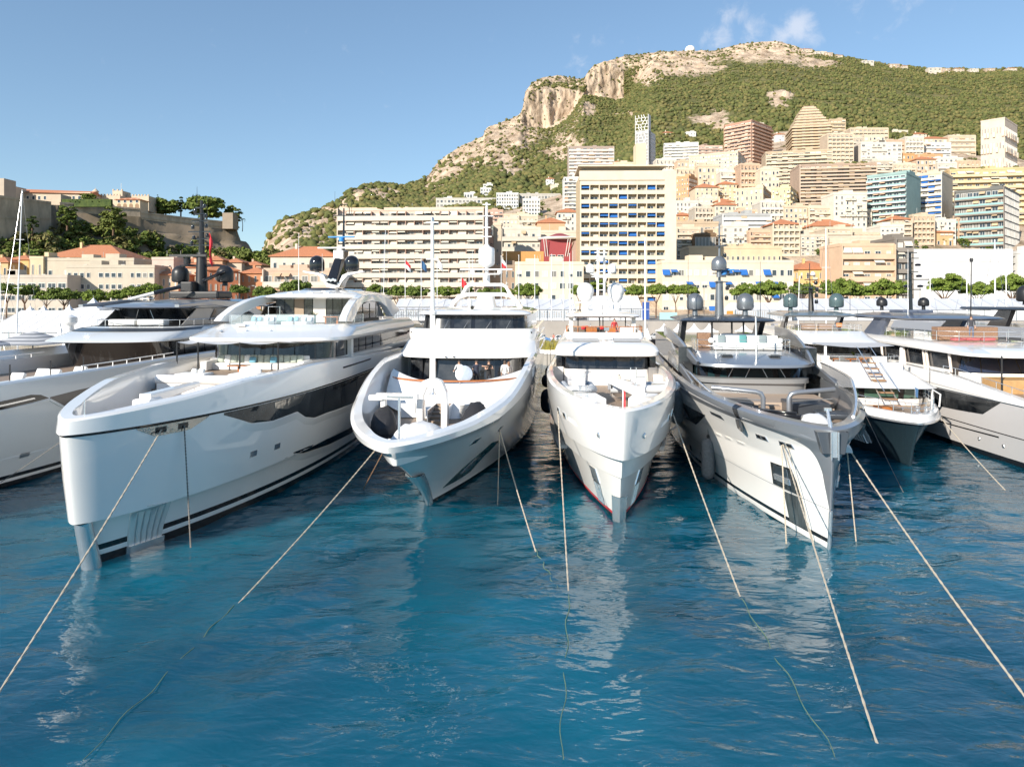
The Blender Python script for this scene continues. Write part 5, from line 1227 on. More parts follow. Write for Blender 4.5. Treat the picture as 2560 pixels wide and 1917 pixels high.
def ribbon(root, name, outer, inner, x0, x1, m, sharp=40):
    """curved band in a fore-and-aft plane with thickness in x (x0,x1 may be per-point lists)"""
    n = len(outer); X0 = x0 if isinstance(x0, (list, tuple)) else [x0] * n; X1 = x1 if isinstance(x1, (list, tuple)) else [x1] * n
    rows = []
    for (oy, oz), (iy, iz), a, c in zip(outer, inner, X0, X1): rows.append([(a, oy, oz), (c, oy, oz), (c, iy, iz), (a, iy, iz)])
    b = MB(); b.grid(rows, 0, True, True); b.add(rows[0], [(0, 1, 2, 3)]); b.add(rows[-1], [(3, 2, 1, 0)])
    o = b.build(name, [m], root, sharp=sharp); md = o.modifiers.new('bevel', 'BEVEL'); md.width = .05; md.segments = 2; md.limit_method = 'ANGLE'
    return o
def cushion(root, name, c, d, m, rz=0., rx=0., bev=.07):
    b = MB(); b.box((0, 0, 0), d, 0, 0, rx); o = b.build(name, [m], root, c, rz); md = o.modifiers.new('bevel', 'BEVEL'); md.width = min(bev, min(d) * .45); md.segments = 3
    for p in o.data.polygons: p.use_smooth = True
    return o
def whip(root, x, y, z, h, m=WHITE2, r=.02): MB().tube([(x, y, z), (x, y, z + h)], r, 5, 0, r * .4).build('whip_antenna', [m], root)
def radar_bar(root, x, y, z, w, m=WHITE, rz=0., name='radar_scanner'):
    b = MB(); b.box((0, 0, .12), (w, .16, .12)); b.lathe([(.2, -.25), (.22, 0), (.16, .05), (.06, .07)], n=10); b.build(name, [m], root, (x, y, z), rz, bev=.03)
def anchor_flukes(root, c, s, side, m=CHROME):
    b = MB(); b.tube([(0, 0, .5 * s), (0, 0, -.25 * s)], .05 * s, 6); b.box((0, 0, -.25 * s), (.7 * s, .12 * s, .12 * s)); b.box((-.3 * s, 0, -.1 * s), (.1 * s, .06, .4 * s), 0, 0, 0, .2); b.box((.3 * s, 0, -.1 * s), (.1 * s, .06, .4 * s), 0, 0, 0, -.2); b.build('anchor', [m], root, c)
def fender(label, X, Y, z, r, h, m=RUBBER, group='fenders hung between the yachts', line=1.5, rope=True):
    q = thing('fender', label, 'fender', (X, Y, z), 0, group)
    pr = [(.001, -h / 2)] + [(r * math.sin(a), -h / 2 + min(r, h / 2) * (1 - math.cos(a))) for a in (.4, .8, 1.2, 1.5708)] + [(r, h / 2 - min(r, h / 2))] + [(r * math.sin(a), h / 2 - min(r, h / 2) * (1 - math.cos(a))) for a in (1.2, .8, .4)] + [(.001, h / 2)]
    MB().lathe(pr, n=20).build('bag', [m], q)
    MB().lathe([(.03, h / 2 - .02), (.09, h / 2 + .02), (.08, h / 2 + .14), (.03, h / 2 + .18)], n=8).build('eye', [MBLACK], q)
    if rope: MB().tube([(0, 0, h / 2 + .1), (0, 0, h / 2 + line)], .022, 5).build('line', [ROPE2], q)
def wiper(root, x, y, z, ang, L=.75):
    b = MB(); b.tube([(0, 0, 0), (L * math.sin(ang), -.06, L * math.cos(ang))], .022, 5); b.build('wiper', [STEEL], root, (x, y, z))
def bollard(root, x, y, z, m=CHROME):
    b = MB()
    for d in (-.16, .16): b.lathe([(.07, 0), (.06, .1), (.06, .22), (.1, .25), (.1, .29), (.01, .3)], (d, 0, 0), 10)
    b.box((0, 0, .02), (.6, .25, .04)); b.build('bollard', [m], root, (x, y, z))
def capstan(root, x, y, z): MB().lathe([(.26, 0), (.26, .08), (.15, .14), (.13, .35), (.2, .45), (.2, .5), (.01, .52)], (x, y, z), 14).build('capstan', [CHROME], root)
def hawse(root, H, y, z, side, w=.55, h=.22):
    o = patch(root, H, [(y - w / 2, z - h / 2), (y + w / 2, z - h / 2), (y + w / 2, z + h / 2), (y - w / 2, z + h / 2)], side, 'fairlead', CHROME, .03, 6, 3)
    patch(root, H, [(y - w * .38, z - h * .32), (y + w * .38, z - h * .32), (y + w * .38, z + h * .32), (y - w * .38, z + h * .32)], side, 'opening', BLACK, .034, 6, 3, False, o); return o

# ---------------------------------------------------------------- yacht 1: the big white yacht at left
BSTEEL = mat('bright_mirror_steel', (.62, .58, .54), .1, metal=1., bump=.25, bscale=3)
def yacht1():
    r = yroot(1, 'largest white yacht at left with plumb bow, sun awning and two black radomes'); H = HULLS[1]
    hull_obj(r, H, [WHITE, BLACK], [1, 1, 0, 1, 0, 0, 0, 0, 1, 1, 1, 0, 0], 70)
    bulwark(r, H, .34, 4.5, 34)
    # chrome stem foot, anchor pocket, fairlead recesses, hull glazing
    b = MB(); b.tube([(0, -.32, 1.84), (0, 0.02, .6), (0, .3, -.6)], .31, 18, 0, .36); b.build('stem_guard', [CHROME], r)
    for s in (1, -1):
        patch(r, H, [[(1.45, .02), (2.75, .02)], [(1.25, 1.95), (2.95, 1.78)]], s, 'anchor_pocket', mat('pocket_polished', (.9, .88, .84), .25, metal=.4), .05, 10, 6)
        for k in range(1, 6):
            y = lerp(1.45, 2.75, k / 6); y2 = lerp(1.25, 2.95, k / 6)
            patch(r, H, [(y - .02, .1), (y + .02, .1), (y2 + .02, 1.8), (y2 - .02, 1.8)], s, 'pocket_rib', STEEL, .075, 2, 6)
        patch(r, H, [[(1.4, -.1), (2.8, -.12)], [(1.4, .3), (2.8, .28)]], s, 'pocket_roller', CHROME, .16, 8, 3)
        patch(r, H, [[(.62, 5.05), (1.3, 4.68), (2.8, 4.68), (3.7, 5.06)], [(.6, 5.1), (1.3, 5.1), (2.8, 5.1), (3.75, 5.1)]], s, 'fairlead_recess', BSTEEL, .03, 16, 3)
        for y in (1.5, 2.45): patch(r, H, [(y - .22, 4.78), (y + .22, 4.78), (y + .22, 5.02), (y - .22, 5.02)], s, 'fairlead_opening', BLACK, .045, 4, 2)
        bot = [(4.6, 4.98), (5.4, 4.7), (6.5, 4.3), (8.2, 4.12), (9.4, 4.16), (10.6, 4.2), (11.6, 3.75), (12.8, 3.5), (14.5, 3.5), (16.5, 3.42), (20, 3.32), (24, 3.3), (30, 3.3), (40, 3.4)]
        patch(r, H, [bot, [(y, 5.08) for y, z in bot]], s, 'hull_window', GLASS, .012, 90, 6)
        for y in (14, 17, 20, 24, 28, 33): patch(r, H, [(y - .02, 3.55), (y + .02, 3.55), (y + .02, 5.05), (y - .02, 5.05)], s, 'window_mullion', BLACK, .022, 2, 5)
        lip = [(y, z - .07) for y, z in bot]; patch(r, H, [[(y, z - .34) for y, z in lip], lip], s, 'window_ledge', WHITE, .075, 90, 5, False, None, .003)
        patch(r, H, [[(8.3, 4.72), (9.4, 4.5), (10.8, 4.62), (11.2, 4.98)], [(8.2, 5.0), (9.4, 5.04), (10.8, 5.05), (11.3, 5.06)]], s, 'mirror_inlay', BSTEEL, .03, 14, 3)
        patch(r, H, [[(10.7, 1.98), (12.5, 1.6), (16, 1.35), (21, 1.22), (27, 1.15), (36, 1.1)], [(10.7, 2.02), (12.5, 1.98), (16, 1.75), (21, 1.65), (27, 1.55), (36, 1.5)]], s, 'black_recess', BLACK, .012, 50, 4)
        patch(r, H, [[(9.6, 1.9), (12.5, 1.2), (16, .95), (21, .82), (27, .76), (36, .7)], [(10.6, 1.95), (12.5, 1.57), (16, 1.32), (21, 1.2), (27, 1.12), (36, 1.07)]], s, 'recess_ledge', WHITE, .08, 50, 5, False, None, .003)
        for y, z in ((6.9, 2.78), (8.9, 2.72)):
            o = patch(r, H, [(y - .26, z - .14), (y + .26, z - .14), (y + .26, z + .14), (y - .26, z + .14)], s, 'porthole', CHROME, .015, 4, 3)
            patch(r, H, [(y - .2, z - .1), (y + .24, z - .1), (y + .24, z + .12), (y - .2, z + .12)], s, 'pane', mat('silver_glass', (.3, .36, .42), .05, metal=.6), .022, 4, 3, False, o)
        patch(r, H, [[(16.8, 5.86), (23, 5.86)], [(16.8, 5.96), (23.4, 5.96)]], s, 'hull_vent_slot', BLACK, .03, 20, 2)
    # foredeck gear
    MB().tube([(0.25, -.6, 5.75), (0.25, -.6, 6.35)], .025, 8).build('bow_staff', [CHROME], r)
    b = MB(); b.lathe([(.001, .07), (.3, .07), (.36, .03), (.36, -.06)], (-2.62, 4.2, 5.35), 26, axis=(.9, -.42, 0)); b.build('round_hatch', [WHITE], r)
    for y in (2.1, 3.0): MB().box((-(H.hb(13, y) - .46), y, 5.1), (.03, .5, .42), 0, R(-22)).build('locker_door', [WHITE2], r)
    b = MB(); b.box((0, 0, .68), (.85, 1.0, 1.36)); b.build('crane_base', [WHITE], r, (.15, 3.6, 4.5), R(-4), bev=.12)
    b = MB(); b.grid([[(-.26, 0, 0), (.26, 0, 0), (.26, 0, .5), (-.26, 0, .5)], [(-.2, 3.6, .38), (.2, 3.6, .38), (.2, 3.6, .62), (-.2, 3.6, .62)]], 0, False, True); b.add([(-.26, 0, 0), (.26, 0, 0), (.26, 0, .5), (-.26, 0, .5)], [(0, 3, 2, 1)][::1]); b.add([(-.2, 3.6, .38), (.2, 3.6, .38), (.2, 3.6, .62), (-.2, 3.6, .62)], [(0, 1, 2, 3)]); b.build('crane_arm', [WHITE], r, (.15, 3.4, 5.55), R(-6), bev=.06)
    MB().tube([(.5, 6.9, 5.95), (.5, 6.9, 5.5)], .03, 6).build('crane_hook', [CHROME], r)
    for x, y in ((-.9, 1.6), (.9, 2.2), (-1.4, 4.9), (1.7, 4.6)): bollard(r, x, y, 4.5)
    capstan(r, -.7, 3.2, 4.5); capstan(r, 1.0, 3.4, 4.5)
    for x in (-.7, 1.): MB().tube([(x, 1.0, 4.56), (x, 3.0, 4.6)], .05, 6).build('anchor_chain', [STEEL], r)
    # lounge block
    w = lambda y: H.hb(13, y) - .45
    b = MB(); b.add([(-3.0, 9.7, 4.5), (w(9.7), 9.7, 4.5), (w(17.5), 17.5, 4.5), (-3.4, 17.5, 4.5), (-3.0, 9.7, 5.9), (w(9.7), 9.7, 5.9), (w(17.5), 17.5, 5.9), (-3.4, 17.5, 5.9)], [(0, 1, 5, 4), (3, 0, 4, 7), (4, 5, 6, 7), (1, 2, 6, 5)]); b.build('lounge_deck', [WHITE], r)
    MB().tube([(-3.05, 9.85, 5.93), (0, 9.7, 5.93), (w(9.8) + .05, 9.8, 5.93)], .24, 14).build('coaming_roll', [WHITE], r)
    MB().bx(-2.9, w(12) - .1, 10.2, 17.4, 5.902, 5.93).build('lounge_teak', [TEAK], r)
    for k in range(4): MB().bx(-w(9.4 + k * .45) , -3.02, 9.3 + k * .5, 9.8 + k * .5, 4.5, 4.8 + k * .28).build('step', [TEAK], r)
    MB().bx(.9, 1.9, 9.66, 9.7, 4.95, 5.7).build('hatch_door', [WHITE2], r)
    # sofa with cushions, loose pillows, table
    cushion(r, 'sofa_seat', (.2, 15.0, 6.14), (5.6, .9, .4), CUSH); cushion(r, 'sofa_back', (.2, 15.55, 6.42), (5.6, .22, .62), CUSH)
    for s in (-1, 1): cushion(r, 'sofa_arm', (.2 + s * 2.85, 14.7, 6.22), (.4, 1.6, .56), CUSH)
    for k in range(13): cushion(r, 'back_cushion', (-2.25 + k * .4, 15.28 - .0 * k, 6.55), (.38, .2, .46), [SAGE, CUSH, SAGE][k % 3 if k < 5 else 0], 0, -.15, .09)
    for k, x in enumerate((-.25, 1.0)): cushion(r, 'accent_cushion', (x, 15.1, 6.5), (.4, .2, .36), BLUEC, 0, -.2, .08)
    for x in (-2.2, -1.8, .55, .95, 1.35): cushion(r, 'loose_pillow', (x, 12.0, 6.1), (.42, .22, .36), CUSH, .3 * x, -.4, .08)
    for x in (-2.0, .95): cushion(r, 'sun_pad', (x, 11.6, 6.0), (1.7, 1.1, .16), CUSH)
    MB().bx(-1.0, .1, 13.3, 14.0, 6.28, 6.33).bx(-.5, -.4, 13.6, 13.7, 5.93, 6.28).build('low_table', [VARN], r)
    # awning on black poles
    poles = ((-4.0, 13.5, 6.4), (-2.5, 13.0, 5.93), (-.05, 12.9, 5.93), (1.95, 13.4, 5.93))
    for x, y, z in poles: MB().tube([(x, y, z), (x, y, 7.66)], .045, 8).build('awning_pole', [MBLACK], r)
    rows = []
    fx = [(-4.05, 13.45), (-2.5, 12.95), (-.05, 12.85), (1.95, 13.35), (4.45, 16.6)]; bx = [(-3.9, 15.6), (-2.6, 14.9), (0, 14.7), (2.6, 14.9), (4.6, 17.2)]
    for j in range(7):
        row = []
        for k in range(25):
            t = k / 24 * 4; i = min(3, int(t)); f = t - i; sag = .13 * math.sin(math.pi * f); v = j / 6
            a = [lerp(fx[i][q], fx[i + 1][q], f) for q in (0, 1)]; c = [lerp(bx[i][q], bx[i + 1][q], f) for q in (0, 1)]
            row.append((lerp(a[0], c[0], v), lerp(a[1] + sag * 1.8, c[1], v), lerp(7.66 - sag, 7.80, v) - .10 * math.sin(math.pi * v) * (1 - 1.5 * sag)))
        rows.append(row)
    b = MB(); b.grid(rows, 0, True); b.build('awning', [CANV], r)
    # upper deck house with curved glazing, white sill and the great brow
    zb, zt = 6.42, 7.42
    sill = [plan(5.9, 15.75, 40, 4.05, 2.6), plan(6.40, 15.65, 40, 4.12, 2.6), plan(6.46, 15.85, 40, 4.0, 2.6)]
    loft(r, 'deckhouse_sill', sill, [WHITE])
    g0, g1 = plan(zb, 15.95, 40, 3.92, 2.6), plan(zt + .3, 16.1, 40, 3.9, 2.6)
    loft(r, 'deckhouse', [g0, g1], [BLACK]); panes(r, plan(zb, 15.95, 40, 3.92, 2.6), plan(zt, 16.06, 40, 3.9, 2.6), [-.7, -.5, -.36, -.25, -.17, -.085, 0, .085, .17, .25, .31, .36, .43, .5, .6, .7])
    MB().bx(3.75, 4.2, 20.2, 20.7, 5.9, 7.6).build('side_pillar', [WHITE], r); MB().bx(-4.2, -3.75, 20.2, 20.7, 5.9, 7.6).build('side_pillar', [WHITE], r)
    br = [plan(7.55, 15.6, 38, 4.1, 3.0), plan(7.56, 14.2, 38, 4.7, 3.4), plan(7.66, 13.95, 38, 4.85, 3.5), plan(7.82, 14.1, 38, 4.95, 3.6), plan(8.02, 15.2, 38, 4.9, 3.6), plan(8.25, 16.4, 38, 4.7, 3.4), plan(8.5, 17.3, 38, 4.35, 3.1), plan(8.52, 17.5, 38, 4.2, 3.0), plan(8.36, 17.55, 38, 4.15, 3.0)]
    loft(r, 'brow_roof', br, [WHITE], capmat=0)
    for x in (-2.6, -1.0, .5): MB().lathe([(.12, 0), (.1, .05), (.03, .07), (.03, .14), (.01, .15)], (x, 16.0, 8.13), 8).build('deck_fitting', [CHROME], r)
    MB().bx(-2.1, -1.55, 16.9, 17.2, 8.42, 8.58).build('deck_light', [WHITE], r)
    gl = plan(8.5, 17.75, 24, 4.0, 3.0); gh = [(x, y, 9.12) for x, y, z in gl]
    us = [-1, -.75, -.55, -.4, -.26, -.13, 0, .13, .26, .4, .55, .75, 1]
    panes(r, gl, gh, us, 'glass_balustrade', CLEAR, 0, .004)
    # sun loungers, pool, bar stools on the top deck
    for k, x in enumerate((-1.9, -1.05, .55, 1.45)):
        cushion(r, 'sun_lounger', (x, 19.0, 8.55), (.78, 1.3, .24), CUSH); cushion(r, 'lounger_back', (x, 19.75, 8.76), (.78, .22, .6), CUSH, 0, -.5)
        for j in (-1, 1): cushion(r, 'lounger_pillow', (x + j * .2, 19.5, 8.82), (.3, .16, .34), BLUEC if (k + j) % 2 else mat('pale_blue_stripe', (.5, .6, .66), .85), 0, -.5, .06)
    MB().bx(-1.6, 1.0, 20.6, 22.6, 8.38, 9.0).build('pool', [mat('pool_water', (.12, .34, .34), .05)], r)
    MB().bx(-1.75, 1.15, 20.5, 20.56, 8.38, 9.1).build('pool_glass', [CLEAR], r)
    MB().tube([(-1.9, 21.4, 8.4), (-1.9, 21.4, 9.6), (-1.1, 21.4, 9.6), (-1.1, 21.4, 8.4)], .03, 6).build('pool_ladder', [CHROME], r)
    MB().bx(2.2, 3.2, 20.4, 21.0, 8.9, 8.96).bx(2.3, 2.4, 20.5, 20.6, 8.36, 8.9).bx(3.0, 3.1, 20.8, 20.9, 8.36, 8.9).build('bar_table', [VARN], r)
    b = MB()
    for k in range(26): a = k * 2.4; b.add([(.0, .0, 0), (.06 * math.cos(a + 1.5), .06 * math.sin(a + 1.5), 0), (.5 * math.cos(a), .5 * math.sin(a), .25 + .3 * ((k * 7) % 5) / 5)], [(0, 1, 2)])
    b.build('potted_palm', [DARKL], r, (.6, 23.4, 8.9))
    # top house: dark glazing between mullions, arches, hardtop
    MB().bx(-2.9, 2.9, 25.2, 33, 8.36, 10.25).build('top_house', [mat('dim_interior', (.06, .05, .045), .5)], r)
    for k, (xa, xb, gm) in enumerate(((-2.85, -2.2, GLASS), (-2.2, -1.5, GLASS), (-1.5, -.75, mat('tan_interior', (.30, .22, .15), .6)), (-.75, -.1, GLASS), (-.1, .9, mat('bright_interior', (.62, .58, .52), .6)), (.9, 1.4, GLASS), (1.4, 2.1, GLASS), (2.1, 2.85, GLASS))): MB().bx(xa + .03, xb - .03, 25.14, 25.19, 8.42, 10.2).build('glass_door', [gm], r)
    for s in (1, -1):
        outer = [(18.5, 8.7), (18.9, 9.0), (20.2, 9.55), (22.2, 10.08), (24.4, 10.36), (27.5, 10.5), (31, 10.42), (33.5, 10.1), (35.2, 9.2)]
        inner = [(20.0, 8.62), (20.6, 8.75), (21.6, 9.15), (23.0, 9.55), (24.8, 9.85), (27.5, 9.98), (30.2, 9.9), (31.6, 9.5), (32.6, 8.7)]
        xi = [s * v for v in (3.85, 3.8, 3.65, 3.45, 3.3, 3.25, 3.3, 3.4, 3.6)]; xo = [s * v for v in (4.35, 4.3, 4.2, 4.0, 3.8, 3.7, 3.75, 3.9, 4.2)]
        ribbon(r, 'roof_arch', outer, inner, xi, xo, WHITE)
        b = MB(); b.prism([(23.4, 8.7), (24.6, 9.6), (27.5, 9.97), (30.2, 9.9), (32.4, 8.7)], s * 3.42, s * 3.5, 0, 'x'); o = b.build('arch_window', [mat('mirror_glass', (.25, .22, .19), .05, metal=.8)], r)
        for y in (25.6, 27.6, 29.6): MB().bx(min(s * 3.5, s * 3.54), max(s * 3.5, s * 3.54), y - .04, y + .04, 8.7, 9.8).build('mullion', [BLACK], o)
    ht = [plan(10.14, 24.3, 35, 3.0, 1.2, 3), plan(10.16, 23.8, 35.2, 3.4, 1.3, 3), plan(10.26, 23.6, 35.4, 3.55, 1.4, 3), plan(10.38, 23.8, 35.3, 3.5, 1.4, 3), plan(10.62, 25.0, 34.5, 2.9, 1.4, 2.6), plan(10.80, 26.2, 33.5, 2.0, 1.4, 2.4), plan(10.86, 27.0, 33, 1.2, 1.0, 2.2)]
    loft(r, 'hardtop', ht, [WHITE])
    b = MB(); b.grid([plan(10.72, 26.1, 33, 1.95, 1.3), plan(10.94, 26.6, 32.5, 1.5, 1.2)], 0, True); b.add(plan(10.94, 26.6, 32.5, 1.5, 1.2), [tuple(range(39))]); b.build('roof_glass', [GLASS], r)
    for x in (-1.6, -.1, 1.1): MB().box((x, 24.6, 10.56), (.35, .16, .1)).build('roof_light', [WHITE], r)
    # mast: white wing, black raked fin, domes, scanners
    b = MB()
    secs = [(-2.45, 12.30, .10, .5), (-1.2, 12.05, .2, .8), (-.75, 11.55, .5, 1.3), (-.5, 11.1, .4, 1.7), (0, 11.0, .4, 1.9), (.5, 11.1, .4, 1.7), (.75, 11.55, .5, 1.3), (1.2, 12.05, .2, .8), (2.45, 12.30, .10, .5)]
    rows = [[(x, 29.6, z), (x, 29.6 + d, z), (x, 29.6 + d, z + t), (x, 29.6, z + t)] for x, z, t, d in secs]
    b.grid(rows, 0, True, True); b.add(rows[0], [(0, 1, 2, 3)]); b.add(rows[-1], [(3, 2, 1, 0)]); b.build('mast_wing', [WHITE], r, sharp=50)
    b = MB(); b.add([(-.52, 29.4, 11.5), (.3, 29.4, 11.3), (.55, 30.6, 14.1), (.05, 30.6, 14.1), (-.52, 30.6, 11.5), (.55, 30.9, 11.3), (.75, 31.5, 14.1), (.05, 31.4, 14.1)], [(0, 1, 2, 3), (1, 5, 6, 2), (5, 4, 7, 6), (4, 0, 3, 7), (3, 2, 6, 7)]); b.build('mast_fin', [BLACK], r, bev=.05)
    b = MB()
    for k in range(5): b.lathe([(.10, 0), (.13, .03), (.10, .06)], (-.42 + k * .17, 29.36, 11.62 + (k % 2) * .06), 8, axis=(0, -1, 0))
    b.build('mast_emblem', [CHROME], r)
    for s in (-1, 1): dome(r, s * 1.42, 30.0, 13.05, .6, BLACK, .62, ped=.12, pm=WHITE)
    radar_bar(r, .2, 30.7, 14.2, 3.6); radar_bar(r, .3, 30.9, 15.1, 2.2, mat('blue_scanner', (.05, .25, .6), .4)); MB().box((0.2, 30.6, 13.75), (.75, .6, .7)).build('radar_box', [WHITE], r)
    MB().tube([(.45, 31, 14.0), (.45, 31.1, 17.6)], .12, 8, 0, .06).build('mast_pole', [BLACK], r)
    b = MB(); b.tube([(.0, 31.1, 17.0), (.0, 31.1, 17.6), (.15, 31.1, 17.9), (.75, 31.1, 17.9), (.9, 31.1, 17.6), (.9, 31.1, 17.0)], .035, 6); b.box((.45, 31.1, 17.0), (1.6, .1, .06)); b.build('mast_yoke', [BLACK], r)
    for x, h in ((-.9, 1.6), (1.2, 1.4)): whip(r, x, 29.7, 12.2, h)
    whip(r, -2.2, 28, 10.8, 4.5, r=.03); whip(r, -.3, 31.1, 17.0, 2.0, MBLACK); whip(r, 1.1, 31.1, 17.0, 2.3, MBLACK)
    # aft side decks so the far end is closed
    MB().bx(-4.4, 4.4, 34, 61.6, 4.2, 4.5).build('aft_deck', [TEAK], r); MB().bx(-3.9, 3.9, 40, 52, 4.5, 7.5).build('aft_saloon', [GLASS], r)
yacht1()

# ---------------------------------------------------------------- yacht 2: flared bow with slim foremast
PEARL = mat('pearl_white_hull', (.74, .765, .775), .2, coat=.6, var=.015, vscale=.4)
def yacht2():
    r = yroot(2, 'white yacht with wide flared bow and tall slim foremast on an arch'); H = HULLS[2]
    hull_obj(r, H, [PEARL, BLACK, WHITE], [1, 1, 0, 0, 0, 0, 0, 2, 2, 2], 72)
    bulwark(r, H, .24, 3.55, 40, dy=.5)
    b = MB(); rows = []
    for z in (-.4, .3, 1.0, 1.7, 2.35):
        ys = interp([(-.4, .95), (0, .6), (.42, .4), (1.4, -1.1), (2.6, -3.6)], z); w = interp([(-.4, .16), (1, .26), (2.35, .42)], z)
        rows.append([(-w, ys + w * 1.5, z), (-w * .8, ys + .10, z), (-w * .35, ys - .09, z), (0, ys - .12, z), (w * .35, ys - .09, z), (w * .8, ys + .10, z), (w, ys + w * 1.5, z)])
    b.grid(rows, 0, True); b.build('stem_guard', [CHROME], r)
    for s in (1, -1):
        patch(r, H, [[(1.6, .62), (2.9, .6), (4.6, .72), (5.0, 1.35), (6.2, 2.05)], [(1.7, .70), (2.2, 1.12), (3.2, 1.85), (4.2, 2.4), (6.3, 2.12)]], s, 'anchor_pocket', mat('pocket_dark_glass', (.03, .075, .08), .08, coat=.5), .02, 24, 6)
        patch(r, H, [(2.9, 1.0), (3.9, 1.0), (4.5, 1.75), (3.6, 1.75)], s, 'anchor_plate', STEEL, .06, 8, 4)
        hawse(r, H, .0, 3.3, s, .8, .3); hawse(r, H, 3.3, 3.3, s, .6, .34)
        patch(r, H, [(-2.4, 3.15), (-1.4, 3.2), (-1.4, 3.36), (-2.3, 3.34)], s, 'bow_badge', WHITE2, .012, 6, 2, False)
        top = [(13.2, 4.55), (14.6, 4.72), (19, 4.8), (26, 4.8)]; patch(r, H, [[(13.2, 4.2), (13.7, 3.45), (14.6, 3.3), (26, 3.25)], [(13.2, 4.3), (13.9, 4.7), (15, 4.8), (26, 4.75)]], s, 'hull_window', GLASS, .02, 40, 6)
        patch(r, H, [(9.6, 5.35), (11.2, 5.4), (11.2, 5.95), (9.6, 5.85)], s, 'louvre_panel', WHITE2, .02, 6, 3)
        for k in range(6): patch(r, H, [(9.7, 5.42 + k * .085), (11.1, 5.45 + k * .09), (11.1, 5.49 + k * .09), (9.7, 5.46 + k * .085)], s, 'louvre', STEEL, .035, 5, 1)
    # well deck: front wall of the raised deck, stairs, covered jet skis and tender, crane
    w = lambda y: H.hb(10, y) - .5
    rows = []
    for y0, z in ((4.6, 3.55), (5.6, 4.35), (6.6, 5.0), (7.4, 5.2)):
        rows.append([(x, y0 + 3.2 * (abs(x) / 4.2) ** 2.2, z + .55 * (abs(x) / 4.2) ** 2) for x in np.linspace(-w(y0 + 1.5), w(y0 + 1.5), 21).tolist()])
    b = MB(); b.grid(rows, 0, True); b.build('deck_front', [WHITE], r)
    b = MB(); rr = plan(4.42, 7.3, 40, 4.3, 3.6, 2.2); b.add(rr, [tuple(range(len(rr)))]); b.build('party_deck', [TEAK], r)
    tr = plan(5.32, 7.15, 13.5, 4.35, 4.2, 2.2)[4:-4]; b = MB(); b.tube(tr, .06, 8); b.build('teak_hand_rail', [VARN], r)
    for k in range(1, len(tr) - 1, 3): MB().tube([(tr[k][0], tr[k][1], 4.9), tr[k]], .022, 6).build('rail_post', [CHROME], r)
    for s in (-1, 1): MB().bx(s * .95 if s > 0 else -2.3, 2.3 if s > 0 else -.95, 4.75, 4.95, 3.6, 4.35).build('vent_housing', [WHITE2], r)
    for k in range(8): MB().bx(.98, 1.95, 4.72, 4.75, 3.66 + k * .085, 3.71 + k * .085).build('louvre', [STEEL], r)
    for k in range(7): MB().bx(-.42, .42, 3.0 + k * .55, 3.55 + k * .55, 3.5, 3.72 + k * .14).build('stair_tread', [TEAK], r)
    for s in (-1, 1): MB().bx(s * .46 - .03, s * .46 + .03, 2.8, 7.0, 3.5, 4.3).build('stair_side', [CHROME], r)
    # arch and foremast
    arch = [(-.78, 3.5), (-.80, 4.6), (-.74, 5.4), (-.5, 5.95), (0, 6.15), (.5, 5.95), (.74, 5.4), (.80, 4.6), (.78, 3.5)]; inn = [(-.45, 3.5), (-.46, 4.6), (-.42, 5.2), (-.28, 5.6), (0, 5.7), (.28, 5.6), (.42, 5.2), (.46, 4.6), (.45, 3.5)]
    rows = [[(ox, 1.6, oz), (ox, 2.15, oz), (ix, 2.15, iz), (ix, 1.6, iz)] for (ox, oz), (ix, iz) in zip(arch, inn)]
    b = MB(); b.grid(rows, 0, True, True); b.build('mast_arch', [WHITE], r, sharp=60, bev=.06)
    b = MB(); b.tube([(0, 1.9, 5.9), (0, 1.85, 9.4)], .2, 4, 0, .16, smooth=False); b.tube([(0, 1.85, 9.4), (0, 1.75, 14.0)], .1, 10, 0, .085); b.lathe([(.2, 9.3), (.22, 9.42), (.13, 9.5)], (0, 1.85, 0), 12); b.build('foremast', [WHITE], r)
    for z in (12.1, 13.95): MB().box((0, 1.76, z), (.62, .12, .05)).build('spreader', [WHITE], r)
    MB().lathe([(.09, 0), (.1, .1), (.06, .2), (.01, .22)], (0, 1.76, 14.0), 8).build('mast_light', [STEEL], r)
    MB().lathe([(.02, .32), (.08, .3), (.11, .12), (.19, 0), (.17, 0)], (0, 1.8, 5.28), 14).build('ship_bell', [CHROME], r)
    for sx, y, lab in ((-2.1, 0.2, ''), (2.15, 2.2, '')):
        rows = []
        for t, (w_, h_) in enumerate(((.25, .35), (.55, .75), (.62, 1.0), (.58, 1.15), (.5, .85), (.25, .45))): rows.append([(w_ * math.cos(a), -1.3 + t * .5, .15 + h_ * max(0, math.sin(a)) ** .6 * (1 + .16 * mnoise.noise(Vector((a * 2.1, t * 1.3, sx))))) for a in [math.pi * j / 10 for j in range(11)]])
        b = MB(); b.grid(rows, 0, True); b.add(rows[0], [tuple(range(11))]); b.add(rows[-1], [tuple(range(11))[::-1]]); b.box((0, 0, .1), (1.3, 2.6, .2)); o = b.build('covered_jet_ski', [mat('black_cover', (.022, .022, .025), .7, bump=.5, bscale=3)], r, (sx, y, 3.56), R(14 if sx < 0 else -10))
    rows = []
    for t in range(9):
        f = t / 8; w_ = 1.15 * math.sin(math.pi * min(1, .2 + f * .62)) ** .6; h_ = .32 + .45 * math.exp(-((f - .62) / .3) ** 2)
        rows.append([(w_ * math.cos(math.pi * j / 14), -3.9 + f * 4.1, 3.56 + .1 + h_ * max(0, math.sin(math.pi * j / 14)) ** .75 * (1 + .2 * mnoise.noise(Vector((j * .7, t * .9, 3))))) for j in range(15)])
    b = MB(); b.grid(rows, 0, True); b.add(rows[0], [tuple(range(15))]); b.add(rows[-1], [tuple(range(15))[::-1]]); b.build('covered_tender', [COVER], r)
